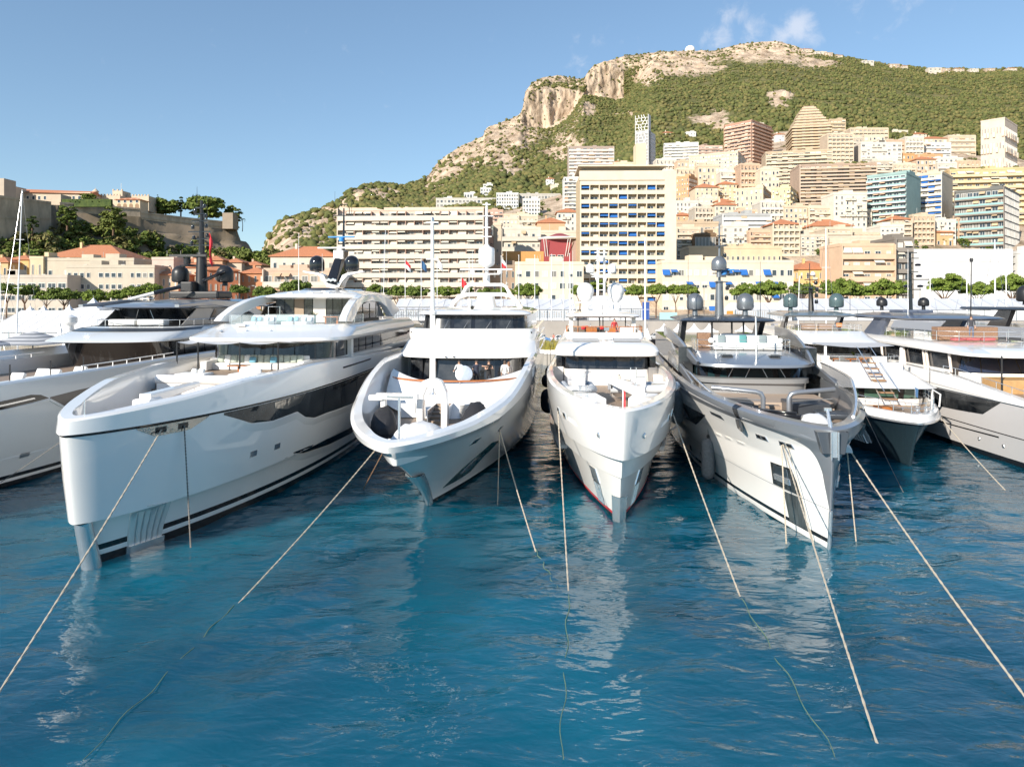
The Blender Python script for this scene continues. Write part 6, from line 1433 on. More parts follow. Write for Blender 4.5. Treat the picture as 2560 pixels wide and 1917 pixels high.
    MB().tube([(-2.3, 1.0, 3.55), (-2.3, 1.0, 5.2)], .16, 10).build('crane_post', [WHITE], r)
    b = MB(); b.box((0, 0, 0), (2.1, .42, .3)); b.box((.2, -.22, .02), (1.4, .04, .16), 1); b.build('crane_arm', [WHITE, STEEL], r, (-1.55, .8, 5.3), R(-8), bev=.05); MB().box((-2.65, 1.0, 5.22), (.7, .55, .28)).build('crane_head', [WHITE], r, bev=.06)
    MB().tube([(-.62, .6, 5.15), (-.62, .6, 4.5)], .02, 5).build('crane_wire', [STEEL], r)
    b = MB(); b.tube([(.1, -5.9, 3.55), (.1, -5.9, 6.2)], .045, 8); b.lathe([(.09, 3.55), (.09, 3.7)], (.1, -5.9, 0), 10); b.build('bow_staff', [CHROME], r)
    bollard(r, -1.0, -2.4, 3.56); bollard(r, .9, -1.9, 3.56); capstan(r, -.4, -3.2, 3.56)
    # main deck house, brow, bridge
    a0, a1 = plan(4.42, 13.6, 42, 3.95, 1.5, 3.2), plan(6.25, 13.9, 42, 3.95, 1.5, 3.2)
    loft(r, 'main_deckhouse', [a0, a1], [BLACK]); panes(r, plan(4.55, 13.62, 42, 3.95, 1.5, 3.2), plan(6.2, 13.9, 42, 3.95, 1.5, 3.2), [-.2, -.13, -.07, 0, .07, .13, .2], m=GLASS)
    for s in (-1, 1): MB().bx(min(s * 3.7, s * 4.5), max(s * 3.7, s * 4.5), 16.2, 30, 4.42, 6.3).build('wing_wall', [WHITE], r)
    MB().bx(-3.75, -3.0, 13.95, 14.0, 4.5, 5.95).build('glass_door', [GLASS], r)
    for p in ((-2.95, 14.0), (-2.0, 13.75)): MB().bx(p[0] - .04, p[0] + .04, p[1] - .2, p[1], 4.45, 6.2).build('door_frame', [MBLACK], r)
    br = [plan(6.2, 14.6, 42, 4.0, 2.6, 2.6), plan(6.14, 13.0, 42, 4.6, 2.9, 2.5), plan(6.2, 12.75, 42, 4.8, 3.0, 2.5), plan(6.32, 12.85, 42, 4.85, 3.0, 2.5), plan(7.12, 15.3, 42, 4.75, 2.7, 2.7), plan(7.2, 15.8, 42, 4.65, 2.5, 2.8), plan(7.55, 15.95, 42, 4.72, 2.4, 3.), plan(7.98, 16.1, 42, 4.72, 2.4, 3.), plan(8.02, 16.4, 42, 4.55, 2.3, 3.), plan(7.6, 16.5, 42, 4.5, 2.3, 3.)]
    loft(r, 'brow_roof', br, [WHITE]); 
    for x in (-1.15, -.6): MB().box((x, 12.72, 6.3), (.12, .05, .08)).build('vent_slot', [BLACK], r)
    for s in (-1, 1): MB().box((s * 4.3, 17.2, 7.72), (.22, .5, .12)).build('nav_light', [BLACK], r)
    w0, w1 = plan(7.6, 18.0, 40, 3.95, 1.4, 3.0), plan(8.95, 18.35, 40, 3.85, 1.4, 3.0)
    loft(r, 'wheelhouse', [w0, w1], [BLACK]); us = [-.42, -.25, -.19, -.125, -.062, 0, .062, .125, .19, .25, .42]; panes(r, plan(7.72, 18.02, 40, 3.95, 1.4, 3.0), plan(8.9, 18.33, 40, 3.85, 1.4, 3.0), us)
    for x, a in ((-2.2, .5), (-.75, .55), (.9, .6), (2.4, .5)): wiper(r, x, 18.0, 7.85, a, .8)
    rf = [plan(8.92, 18.6, 36, 3.7, 1.5, 2.8), plan(8.94, 17.7, 36.4, 4.15, 1.7, 2.8), plan(9.02, 17.5, 36.6, 4.3, 1.8, 2.8), plan(9.14, 17.7, 36.5, 4.25, 1.8, 2.8), plan(9.34, 19.4, 36, 3.6, 1.8, 2.6), plan(9.5, 21.5, 35, 2.4, 1.6, 2.4)]
    loft(r, 'bridge_roof', rf, [WHITE])
    for x in (-2.0, 1.6): MB().box((x, 19.6, 9.42), (.6, .3, .06)).build('roof_hatch', [STEEL], r)
    b = MB(); b.lathe([(.12, 0), (.12, .35), (.2, .4), (.2, .75), (.02, .8)], n=10); b.build('search_light', [WHITE], r, (-.4, 19.2, 9.3)); MB().lathe([(.12, -.1), (.14, .1)], (-.15, 18.9, 9.5), 10, axis=(0, -1, 0)).build('search_lamp', [BLACK], r)
    # radar arch
    def arch_(pts, y0, y1, t, name):
        rows = []
        for k, (x, z) in enumerate(pts):
            a = pts[max(0, k - 1)]; c = pts[min(len(pts) - 1, k + 1)]; d = Vector((c[0] - a[0], c[1] - a[1])).normalized(); n_ = Vector((-d.y, d.x)) * t
            rows.append([(x + n_.x, y0, z + n_.y), (x + n_.x, y1, z + n_.y), (x - n_.x, y1, z - n_.y), (x - n_.x, y0, z - n_.y)])
        b = MB(); b.grid(rows, 0, True, True); b.build(name, [WHITE], r, sharp=60, bev=.05)
    arch_([(-3.05, 9.3), (-2.75, 9.9), (-2.2, 10.4), (-1.5, 10.55), (1.5, 10.55), (2.2, 10.4), (2.75, 9.9), (3.05, 9.3)], 26.5, 28.2, .16, 'radar_arch')
    arch_([(-2.1, 10.5), (-1.75, 11.2), (-1.4, 11.4), (1.4, 11.4), (1.75, 11.2), (2.1, 10.5)], 27., 28.4, .13, 'upper_arch')
    MB().lathe([(.95, 9.4), (.8, 10.0), (.75, 10.6), (.3, 10.7)], (0, 27, 0), 16).build('arch_pedestal', [WHITE], r)
    MB().lathe([(.3, 11.4), (.28, 12.3), (.2, 12.4)], (0, 27.6, 0), 12).build('mast_foot', [WHITE], r)
    MB().lathe([(.2, 12.9), (.62, 13.1), (.72, 13.3), (.72, 14.4), (.66, 14.6), (.3, 14.75), (.2, 14.9)], (0, 27.6, 0), 24).build('radome', [WHITE], r)
    MB().tube([(0, 27.6, 12.2), (0, 27.6, 18.6)], .17, 10, 0, .1).build('main_mast', [WHITE], r)
    for z, w_ in ((15.6, .9), (16.4, .7), (17.4, 1.2), (18.4, .7)): MB().box((0, 27.5, z), (w_, .2, .07)).build('mast_spreader', [WHITE], r)
    radar_bar(r, 0, 27.0, 12.2, 2.4); radar_bar(r, -1.2, 27.2, 12.6, 2.2); radar_bar(r, 1.2, 27.1, 12.6, 2.2)
    for x in (-1.3, 1.7): whip(r, x, 28, 11.4, 3)
yacht2()

# ---------------------------------------------------------------- yacht 3: compact white yacht with twin radar balls
RED = mat('red_boot_line', (.5, .03, .04), .4)
def rib_boat(r, c, rz, seatm, name='tender'):
    """inflatable tender: tubes, hull, console, windscreen, seat"""
    o = new(name, None, r, c, rz)
    L, W = 3.6, 1.5; pts = [(-W / 2, L / 2, .35), (-W / 2, -.6, .38), (-W / 2 * .9, -1.2, .42), (-W / 4, -1.75, .5), (0, -1.85, .52), (W / 4, -1.75, .5), (W / 2 * .9, -1.2, .42), (W / 2, -.6, .38), (W / 2, L / 2, .35)]
    MB().tube(pts, .24, 12).build('side_tube', [mat('light_grey_hypalon', (.52, .54, .56), .6)], o)
    MB().tube([(p[0] * 1.16, p[1] - (.2 if abs(p[0]) < .6 else 0), p[2]) for p in pts], .05, 6).build('rub_strake', [mat('dark_grey_strake', (.2, .22, .24), .6)], o)
    b = MB(); b.grid([[(-.75, 1.7, .3), (-.75, -.8, .3), (0, -1.6, .3), (.75, -.8, .3), (.75, 1.7, .3)], [(-.3, 1.7, -.15), (-.3, -.6, -.12), (0, -1.3, 0), (.3, -.6, -.12), (.3, 1.7, -.15)]], 0, False); b.add([(-.7, 1.7, .28), (-.7, -.8, .28), (0, -1.5, .28), (.7, -.8, .28), (.7, 1.7, .28)], [(0, 1, 2, 3, 4)]); b.build('hull_shell', [WHITE], o)
    cushion(o, 'console', (0, .1, .62), (.75, .6, .7), WHITE, 0, 0, .1)
    b = MB(); b.grid([[(-.36, -.1, .95), (0, -.24, .95), (.36, -.1, .95)], [(-.3, .06, 1.3), (0, -.06, 1.32), (.3, .06, 1.3)]], 0, True); b.build('windscreen', [CLEAR], o)
    cushion(o, 'seat', (0, .95, .55), (1.1, .6, .4), seatm); cushion(o, 'seat_back', (0, 1.3, .85), (1.1, .16, .45), seatm); cushion(o, 'bow_pad', (0, -.9, .52), (.9, .8, .14), seatm)
    MB().bx(-.2, .2, 1.65, 1.95, .2, 1.0).build('outboard', [mat('outboard_grey', (.3, .31, .33), .3)], o, bev=.08)
    return o
def yacht3():
    r = yroot(3, 'compact white yacht in the centre with two white radar balls and lattice mast'); H = HULLS[3]
    hull_obj(r, H, [WHITE, BLACK, RED], [1, 1, 2, 0, 0, 0, 0, 0, 0, 0, 0], 64)
    bulwark(r, H, .22, 4.35, 34, dy=.45)
    b = MB(); rows = []
    for z in (-.3, .4, 1.25):
        ys = interp([(-.3, .15), (0, 0), (1.3, -.4)], z); w = .3 + .05 * z
        rows.append([(-w, ys + .42, z), (-w * .75, ys + .16, z), (0, ys - .03, z), (w * .75, ys + .16, z), (w, ys + .42, z)])
    b.grid(rows, 0, True); b.build('stem_guard', [CHROME], r)
    PD = mat('pocket_steel', (.35, .35, .34), .25, metal=1.)
    for s in (1, -1):
        o = patch(r, H, [(1.7, .25), (2.6, .25), (2.7, 1.25), (1.8, 1.25)], s, 'anchor_pocket', PD, .03, 6, 8)
        patch(r, H, [(1.75, 1.28), (2.75, 1.28), (2.7, 1.95), (1.9, 1.95)], s, 'anchor_hood', CHROME, .04, 6, 4)
        for k in range(5): patch(r, H, [(1.75 + k * .18, .3), (1.82 + k * .18, .3), (1.9 + k * .18, 1.2), (1.83 + k * .18, 1.2)], s, 'pocket_rib', CHROME, .055, 1, 6, True, o)
        hawse(r, H, 4.2, 4.35, s, .5, .32); hawse(r, H, 2.8, 4.32, s, .5, .32)
        patch(r, H, [(.9, 4.15), (2.1, 4.2), (2.1, 4.36), (1.1, 4.34)], s, 'bow_badge', WHITE2, .02, 6, 2)
        b = MB(); y, z = -1.35, 4.2; b.lathe([(.01, .05), (.09, .05), (.13, .02), (.13, -.05)], (s * (H.surf(y, z) + .02), y, z), 14, axis=(s * .85, -.5, 0)); b.build('bow_eye', [CHROME], r)
        patch(r, H, [[(8.5, 1.5), (10, 1.2), (20, 1.15), (34, 1.15)], [(8.8, 1.65), (10, 1.75), (20, 1.75), (34, 1.75)]], s, 'rub_ledge', WHITE, .45, 30, 4)
        patch(r, H, [(10.5, 2.9), (17, 2.9), (17, 3.75), (11.2, 3.75)], s, 'hull_window', GLASS, .02, 16, 4)
        patch(r, H, [(19, 2.9), (27, 2.9), (27, 3.75), (19, 3.75)], s, 'hull_window', GLASS, .02, 16, 4)
    b = MB(); b.tube([(.05, -1.5, 4.4), (.05, -1.6, 6.3)], .03, 6); b.build('jack_staff', [WHITE], r)
    b = MB(); b.grid([[(.06, -1.62 + .05 * math.sin(k), 6.2 - .22 * k) for k in range(6)], [(.15, -1.64 + .05 * math.sin(k + 1), 6.1 - .2 * k) for k in range(6)], [(.1, -1.55, 6.0 - .2 * k) for k in range(6)]], 0, True, rowmats=[0, 1]); b.build('furled_flag', [FLAGM['red'], FLAGM['white']], r)
    # foredeck: lockers, two tenders, crane
    for s, y in ((-1, 2.6), (1, 2.9)):
        b = MB(); b.box((0, 0, .5), (1.25, 2.0, 1.0)); b.build('deck_locker', [WHITE], r, (s * 1.35, y, 4.35), R(-13 * s), bev=.06)
    for x, y in ((-.65, 1.2), (.55, .8)): cushion(r, 'bow_seat', (x, y, 4.55), (.6, .5, .4), WHITE)
    bollard(r, .1, -.6, 4.36); bollard(r, -1.6, 4.3, 5.36); capstan(r, .35, .1, 4.36)
    rib_boat(r, (-1.85, 7.2, 4.75), R(4), mat('grey_seat', (.42, .42, .43), .8)); rib_boat(r, (1.75, 8.2, 4.72), R(88), mat('cream_seat', (.58, .52, .42), .8), 'tender')
    for s, y in ((-1, 7.2), (1, 8.2)): MB().bx(s * 1.8 - .7, s * 1.8 + .7, y - 1, y + 1, 4.35, 4.6).build('tender_chock', [WHITE2], r)
    b = MB(); b.add([(-.25, 0, 0), (.25, 0, 0), (.25, 4.0, .35), (-.25, 4.0, .35), (-.25, 0, .55), (.25, 0, .55), (.22, 4.0, .62), (-.22, 4.0, .62)], [(0, 3, 2, 1), (4, 5, 6, 7), (0, 1, 5, 4), (1, 2, 6, 5), (2, 3, 7, 6), (3, 0, 4, 7)]); b.build('crane_arm', [WHITE], r, (1.25, 3.4, 5.2), R(22), bev=.05); MB().tube([(1.25, 3.5, 4.35), (1.25, 3.5, 5.4)], .3, 12).build('crane_post', [WHITE], r)
    MB().tube([(-.05, 6.6, 5.6), (-.05, 6.6, 5.2)], .05, 8).build('crane_hook', [MBLACK], r)
    MB().tube([(.95, 6.3, 5.3), (.95, 6.3, 6.4), (1.25, 6.3, 6.4), (1.25, 6.3, 5.3)], .03, 6).build('boarding_ladder', [CHROME], r)
    # wheelhouse and rounded brow
    g0, g1 = plan(4.35, 15.2, 36, 2.85, 1.0, 3.6), plan(6.42, 15.5, 36, 2.8, 1.0, 3.6)
    loft(r, 'wheelhouse', [g0, plan(5.4, 15.3, 36, 2.84, 1.0, 3.6), g1], [WHITE, BLACK], rowmats=[0, 1]); panes(r, plan(5.42, 15.3, 36, 2.84, 1.0, 3.6), plan(6.32, 15.48, 36, 2.8, 1.0, 3.6), [-.3, -.2, -.125, -.075, -.025, .025, .075, .125, .2, .3])
    for s in (-1, 1):
        MB().bx(min(s * 2.9, s * 3.55), max(s * 2.9, s * 3.55), 16.5, 34, 4.3, 5.45).build('side_wall', [WHITE], r); MB().bx(s * 3.2 - .2, s * 3.2 + .2, 16.6, 34, 5.45, 6.4).build('side_glass', [GLASS], r)
    br = [plan(6.36, 15.2, 38, 2.9, 1.2, 3.4), plan(6.32, 14.2, 38, 3.25, 1.2, 3.6), plan(6.42, 13.85, 38, 3.42, 1.3, 3.6), plan(6.68, 13.85, 38, 3.45, 1.3, 3.6), plan(6.95, 14.3, 38, 3.36, 1.4, 3.6), plan(7.16, 15.2, 38, 3.15, 1.6, 3.4), plan(7.34, 17.0, 38, 2.95, 1.5, 3.2), plan(7.42, 18.3, 38, 2.85, 1.2, 3.2), plan(7.72, 18.5, 38, 2.82, 1.2, 3.2), plan(7.74, 18.8, 38, 2.7, 1.2, 3.2), plan(7.4, 18.9, 38, 2.68, 1.2, 3.2)]
    loft(r, 'brow_roof', br, [WHITE])
    for s in (-1, 1): b = MB(); b.add([(s * .5, 15.7, 7.26), (s * 2.3, 15.8, 7.24), (s * 2.3, 17.2, 7.42), (s * .5, 17.2, 7.42)], [(0, 1, 2, 3)][::1]); b.build('roof_hatch', [mat('pale_grey_hatch', (.5, .49, .47), .4)], r)
    b = MB(); b.box((0, 0, .12), (.5, .4, .24)); b.box((0, 0, .42), (.1, .1, .4)); b.box((0, -.05, .7), (.34, .2, .22), 1); b.build('search_light', [WHITE, STEEL], r, (.05, 16.3, 7.36))
    # flybridge, hardtop on posts
    MB().bx(-2.6, 2.6, 19, 36, 7.38, 7.42).build('fly_deck', [TEAK], r)
    rails(r, plan(7.72, 18.6, 26, 2.75, 1.2, 3.2)[3:-3], .42, VARN, 1.0, .03, 0, 'teak_rail')
    for x, y, m_ in ((-1.5, 21.5, FLAGM['red']), (-1.25, 21.8, FLAGM['red']), (-.1, 21.6, FLAGM['red'])): cushion(r, 'red_cushion', (x, y, 7.95), (.3, .16, .28), m_, .3, -.2, .08)
    MB().bx(-1.3, -.5, 20.4, 21.2, 7.42, 8.0).bx(.2, .9, 20.6, 21.2, 7.42, 7.98).build('deck_chest', [VARN], r)
    MB().bx(1.1, 2.3, 19.6, 20.8, 7.42, 8.05).build('helm_console', [WHITE], r, bev=.08)
    for s in (-1, 1): MB().bx(s * 2.45 - .16, s * 2.45 + .16, 23.6, 25.2, 7.4, 8.75).build('hardtop_pillar', [WHITE], r)
    for x in (-1.9, -.2, 0.05, 1.8): MB().tube([(x, 23.4, 7.4), (x, 23.4, 8.7)], .045, 6).build('hardtop_post', [MBLACK], r)
    ht = [plan(8.68, 23.2, 33, 2.6, .8, 3), plan(8.7, 22.6, 33.2, 2.82, .9, 3), plan(8.8, 22.4, 33.4, 2.92, .9, 3), plan(8.92, 22.7, 33.2, 2.85, .9, 3), plan(9.06, 24.4, 32, 2.1, .8, 2.6)]
    loft(r, 'hardtop', ht, [WHITE])
    MB().bx(-1.5, 1.3, 25.0, 28.5, 9.05, 9.32).build('mast_deck', [WHITE], r, bev=.08)
    for s in (-1, 1): MB().tube([(s * .27, 26.5, 9.3), (s * .27, 26.5, 14.3)], .11, 10, 0, .085).build('mast_leg', [WHITE], r)
    for k in range(9): MB().tube([(-.27, 26.5, 9.9 + k * .5), (.27, 26.5, 9.9 + k * .5)], .03, 6).build('mast_rung', [WHITE], r)
    for z, w_ in ((12.0, 1.6), (13.3, .9), (14.0, 1.1), (14.3, .8)): MB().box((0, 26.4, z), (w_, .18, .06)).build('mast_platform', [WHITE], r)
    for s in (-1, 1):
        MB().tube([(s * .27, 26.5, 11.6), (s * .5, 26.5, 12.15), (s * .85, 26.5, 12.3)], .1, 8).build('dome_arm', [WHITE], r); dome(r, s * .9, 26.5, 12.72, .36, WHITE, .34, 'small_radome', .06)
        b = MB(); b.lathe([(.25, -.95), (.5, -.72), (.62, -.5)] + [(.74 * math.cos(a), .74 * math.sin(a)) for a in (-.6, -.3, 0, .3, .6, .9, 1.2, 1.45)] + [(.001, .74)], (s * 1.28, 28, 10.82), 26); b.build('radar_ball', [WHITE], r); MB().lathe([(.35, 9.1), (.25, 9.9)], (s * 1.28, 28, 0), 14).build('ball_pedestal', [WHITE], r)
    radar_bar(r, -1.2, 24.6, 9.75, 1.8); radar_bar(r, 1.3, 24.5, 9.65, 1.6); radar_bar(r, 0, 26.2, 13.5, .9)
    MB().tube([(0, 23.2, 8.9), (0, 23.2, 9.7)], .02, 5).build('vhf_stub', [MBLACK], r)
    whip(r, -2.5, 25, 9, 4.2); whip(r, -2.35, 27, 9, 5.2)
    MB().bx(-3.3, 3.3, 34, 55.6, 3.6, 4.2).build('aft_deck', [TEAK], r)
yacht3()

# ---------------------------------------------------------------- yacht 4: graphite topped sporty yacht
def yacht4():
    r = yroot(4, 'graphite topped yacht with white hull, sharp stem and two grey radomes'); H = HULLS[4]; T = len(H.lv) - 1
    hu = hull_obj(r, H, [WHITE, BLACK, GRAPH, mat('hull_seam_grey', (.25, .26, .28), .3)], [1, 0, 1, 0, 3] + [0] * 20 + [2, 2], 80)
    bulwark(r, H, .2, 3.55, 15.5, TEAK, GRAPH, dy=.5)
    zs = np.linspace(1.66, 4.55, 24).tolist()             # graphite cap flowing down into the stem
    def ystem(z): return interp([(l[0] if not isinstance(l[0], list) else l[0][0][1], l[1]) for l in H.lv], z)
    yed = [(1.6, -.12), (2.5, .07), (3.2, .17), (3.6, .27), (3.9, .44), (4.05, .62), (4.2, 1.0), (4.3, 1.6), (4.37, 2.9), (4.42, 4.5), (4.55, 9.)]
    for s_ in (1, -1): patch(r, H, [[(ystem(z) + .002, z) for z in zs], [(max(ystem(z) + .06, interp(yed, z)), z) for z in zs]], s_, 'stem_blade', GRAPH, .012, 60, 10)
    MB().tube([(0, ystem(z) - .004, z) for z in zs], .035, 8).build('stem_edge', [GRAPH], r)
    for s_ in (1, -1): patch(r, H, [[(4.0, 4.4), (9, 4.46), (20, 4.5), (40, 4.5)], [(4.0, 4.62), (9, 4.72), (20, 4.8), (40, 4.8)]], s_, 'rail_band', GRAPH, .012, 40, 3)
    MB().tube([(0, -.2, 1.6), (0, -.02, .2), (0, .25, -.5)], .08, 8).build('stem_guard', [CHROME], r)
    # V shaped bow roller with chrome arm
    b = MB(); b.add([(-.42, -.62, 3.95), (.42, -.62, 3.95), (.62, -.5, 4.8), (-.62, -.5, 4.8), (-.42, -.3, 3.95), (.42, -.3, 3.95), (.62, -.1, 4.8), (-.62, -.1, 4.8)], [(0, 1, 2, 3), (1, 5, 6, 2), (4, 0, 3, 7), (1, 0, 4, 5)]); b.build('bow_chute', [GRAPH2], r, bev=.03)
    MB().box((0, -.66, 4.35), (.2, .1, 1.0)).box((-.13, -.7, 4.3), (.04, .14, 1.1)).box((.13, -.7, 4.3), (.04, .14, 1.1)).build('anchor_arm', [CHROME], r)
    b = MB(); b.tube([(0, -.3, 4.8), (0, .2, 5.6)], .05, 8); b.tube([(-.08, -.4, 4.5), (-.03, .2, 5.55)], .025, 6); b.tube([(.08, -.4, 4.5), (.03, .2, 5.55)], .025, 6); b.box((0, .22, 5.6), (.28, .12, .12)); b.build('bow_staff', [CHROME], r)
    for s in (1, -1):
        for y, z, w_ in ((3.4, 3.78, .9), (1.75, 3.8, .9)):
            o = patch(r, H, [(y - w_ / 2, z - .1), (y + w_ / 2, z - .1), (y + w_ / 2 - .1, z + .12), (y - w_ / 2 + .05, z + .12)], s, 'fairlead', CHROME, .03, 8, 3)
            for dy in (-.22, .2): patch(r, H, [(y + dy - .14, z - .06), (y + dy + .14, z - .06), (y + dy + .14, z + .08), (y + dy - .14, z + .08)], s, 'opening', BLACK, .036, 4, 2, False, o)
        o = patch(r, H, [[(1.55, 1.66), (3.6, 1.66)], [(2.0, 2.72), (3.5, 2.68)]], s, 'anchor_pocket', mat('wet_steel_plate', (.16, .175, .18), .22, metal=.8, var=.3, vscale=4), .025, 10, 8)
        patch(r, H, [(2.3, 2.2), (3.3, 2.2), (3.25, 2.6), (2.3, 2.62)], s, 'anchor_plate', STEEL, .05, 6, 4, True, o); patch(r, H, [(2.2, 1.95), (3.3, 1.95), (3.3, 2.2), (2.2, 2.2)], s, 'anchor_bar', CHROME, .10, 6, 3, True, o)
        patch(r, H, [(1.3, .3), (2.6, .3), (2.85, 1.55), (1.55, 1.6)], s, 'wear_plate', mat('worn_steel', (.2, .22, .22), .35, metal=.7, var=.4, vscale=3, stretch=(1, 1, .2)), .02, 8, 8)
        for y, z in ((8.6, 2.82), (7.3, 2.9), (5.9, 2.95)): patch(r, H, [(y - .5, z - .02), (y + .5, z - .08), (y + .4, z + .1), (y - .45, z + .1)], s, 'vent_lip', WHITE, .05, 6, 3, False, None, .0)
        for y, z in ((15.3, .78), (12.7, .84)): patch(r, H, [(y - .25, z - .16), (y + .25, z - .16), (y + .25, z + .16), (y - .25, z + .16)], s, 'porthole', GLASS, .012, 4, 3)
        patch(r, H, [[(9.6, 3.72), (12.4, 2.75), (17.5, 2.7), (24, 2.8), (32, 2.9)], [(9.5, 3.78), (12.6, 3.72), (18, 3.75), (24, 3.8), (32, 3.8)]], s, 'hull_window', GLASS, .02, 40, 5)
        patch(r, H, [[(4.2, 4.45), (4.6, 4.45)], [(4.3, 5.08), (4.75, 5.1)]], s, 'bulwark_break', BLACK, .03, 3, 5)
        b = MB(); y, z = 4.5, 4.15; b.box((0, 0, 0), (.12, 1.0, .5), 0, 0, 0, s * .25); b.build('bulwark_wing', [GLASS], r, (s * (H.surf(y, z) + .16), y + .1, z))
        patch(r, H, [(6.6, 4.0), (8.2, 4.05), (8.2, 4.2), (6.8, 4.2)], s, 'vent_scoop', GRAPH2, .03, 6, 2)
        # smoked side wind wall with steel frame sweeping along the rail
        yy = np.linspace(2.2, 15.5, 26).tolist() if s > 0 else np.linspace(8.5, 15.5, 16).tolist()
        lo = [(s * (H.hb(T, y) - .1), y, H.z(T, y)) for y in yy]; hi = [(s * (H.hb(T, y) - .22), y, H.z(T, y) + (.95 if s > 0 else .5) * min(1, (y - yy[0]) / 5 + .02)) for y in yy]
        b = MB(); b.grid([lo, hi], 0, True, flip=s < 0); b.build('wind_wall', [mat('smoked_glass', (.16, .13, .10), .05, alpha=.7, spec=1., metal=.4)], r); MB().tube(hi, .06, 8).build('wind_wall_cap', [CHROME], r)
    # foredeck frames (steel portals), covered tender, crane, steps
    for x0, x1 in ((-3.3, -.75), (.55, 3.3)):
        i = x1 if abs(x1) < abs(x0) else x0; sg = 1 if i == x0 else -1
        b = MB(); b.tube([(i, 8.6, 3.6), (i, 8.6, 4.9), (i + sg * .12, 8.6, 5.12), (i + sg * .35, 8.6, 5.2), (i + sg * 2.5, 9.4, 5.3)], .13, 10); b.build('portal_frame', [GRAPH], r)
        MB().tube([(i + sg * .1, 8.7, 4.75), (i + sg * 2.4, 9.4, 4.8)], .03, 6).build('portal_rail', [CHROME], r)
        MB().bx(min(i + sg * .25, i + sg * 2.4), max(i + sg * .25, i + sg * 2.4), 9.6, 11.5, 3.6, 4.5).build('deck_locker', [GRAPH2], r, bev=.05)
    for k in range(4): MB().bx(-.62, .45, 8.4 + k * .5, 8.9 + k * .5, 3.55, 3.75 + k * .18).build('step', [TEAK], r)
    MB().bx(-3.6, 3.6, 11.2, 15, 3.55, 4.3).build('mid_deck', [mat('sand_deck', (.42, .33, .26), .6)], r)
    rows = []
    for t in range(11):
        f = t / 10; w_ = 1.05 * math.sin(math.pi * min(1, .18 + f * .68)) ** .7; h_ = .35 + .8 * math.exp(-((f - .58) / .27) ** 2)
        rows.append([(w_ * math.cos(math.pi * j / 16), 1.0 + f * 5.2, 3.7 + h_ * max(0, math.sin(math.pi * j / 16)) ** 1.15 * (1 + .025 * math.sin(j * 2.1))) for j in range(17)])
    b = MB(); b.grid(rows, 0, True); b.add(rows[0], [tuple(range(17))]); b.add(rows[-1], [tuple(range(17))[::-1]]); b.build('covered_tender', [COVER], r, (.55, 0, 0)); MB().bx(-.3, 1.4, 2, 5.5, 3.55, 3.75).build('tender_chock', [GRAPH2], r)
    b = MB(); b.box((0, 0, 0), (2.6, .35, .28)); b.box((0, -.1, .2), (2.2, .12, .12)); b.tube([(-1.2, .1, .25), (1.0, .1, .12)], .06, 6); b.build('folding_crane', [BLACK], r, (-1.15, 4.6, 4.62), R(-28), bev=.03); MB().tube([(-2.0, 5.2, 3.55), (-2.0, 5.2, 4.6)], .2, 10).build('crane_post', [GRAPH2], r)
    cushion(r, 'sun_pad', (2.3, 7.2, 4.3), (1.6, 1.2, .3), GRAPH2); bollard(r, -.5, 2.6, 3.56); bollard(r, -1.2, 6.6, 3.56)
    # wheelhouse
    loft(r, 'wheelhouse_base', [plan(3.5, 15.0, 40, 3.3, 1.6, 3), plan(4.9, 14.8, 40, 3.4, 1.6, 3), plan(4.95, 14.55, 40, 3.5, 1.7, 3), plan(5.22, 14.5, 40, 3.5, 1.7, 3), plan(5.27, 14.75, 40, 3.4, 1.7, 3)], [mat('silver_grey_metal', (.38, .39, .4), .3, metal=.4, coat=.4)])
    g0, g1 = plan(5.2, 15.0, 40, 3.3, 1.7, 3), plan(6.15, 15.5, 40, 3.2, 1.7, 3)
    loft(r, 'wheelhouse', [g0, g1], [BLACK]); panes(r, plan(5.22, 15.0, 40, 3.3, 1.7, 3), plan(6.05, 15.45, 40, 3.2, 1.7, 3), [-.6, -.4, -.22, -.14, -.05, .05, .14, .22, .4, .6], m=mat('green_black_glass', (.012, .03, .035), .05, coat=.4))
    for x, a in ((-1.5, .45), (-.5, .4), (.8, -.5), (1.9, -.55)): wiper(r, x, 14.72 + .06 * x * x, 5.3, a, .7)
    br = [plan(6.0, 15.6, 40, 3.1, 1.8, 2.6), plan(5.92, 13.9, 40, 3.4, 2.2, 2.6, .012), plan(6.0, 13.6, 40, 3.55, 2.3, 2.6, .012), plan(6.16, 13.65, 40, 3.6, 2.3, 2.6, .012), plan(6.30, 14.2, 40, 3.45, 2.2, 2.7, .012), plan(6.66, 17.3, 40, 3.1, 1.5, 2.8), plan(6.7, 17.6, 40, 3.0, 1.4, 2.8)]
    loft(r, 'brow_roof', br, [GRAPH])
    for x in (-1.4, 1.5): b = MB(); b.box((0, 0, 0), (.7, .5, .05)); b.box((0, -.1, .05), (.5, .3, .06)); b.build('roof_hatch', [GRAPH2], r, (x, 15.9, 6.56))
    b = MB(); b.tube([(.2, 15.0, 6.4), (.2, 15.2, 9.0)], .07, 8, 0, .05); b.build('jack_staff', [STEEL], r)
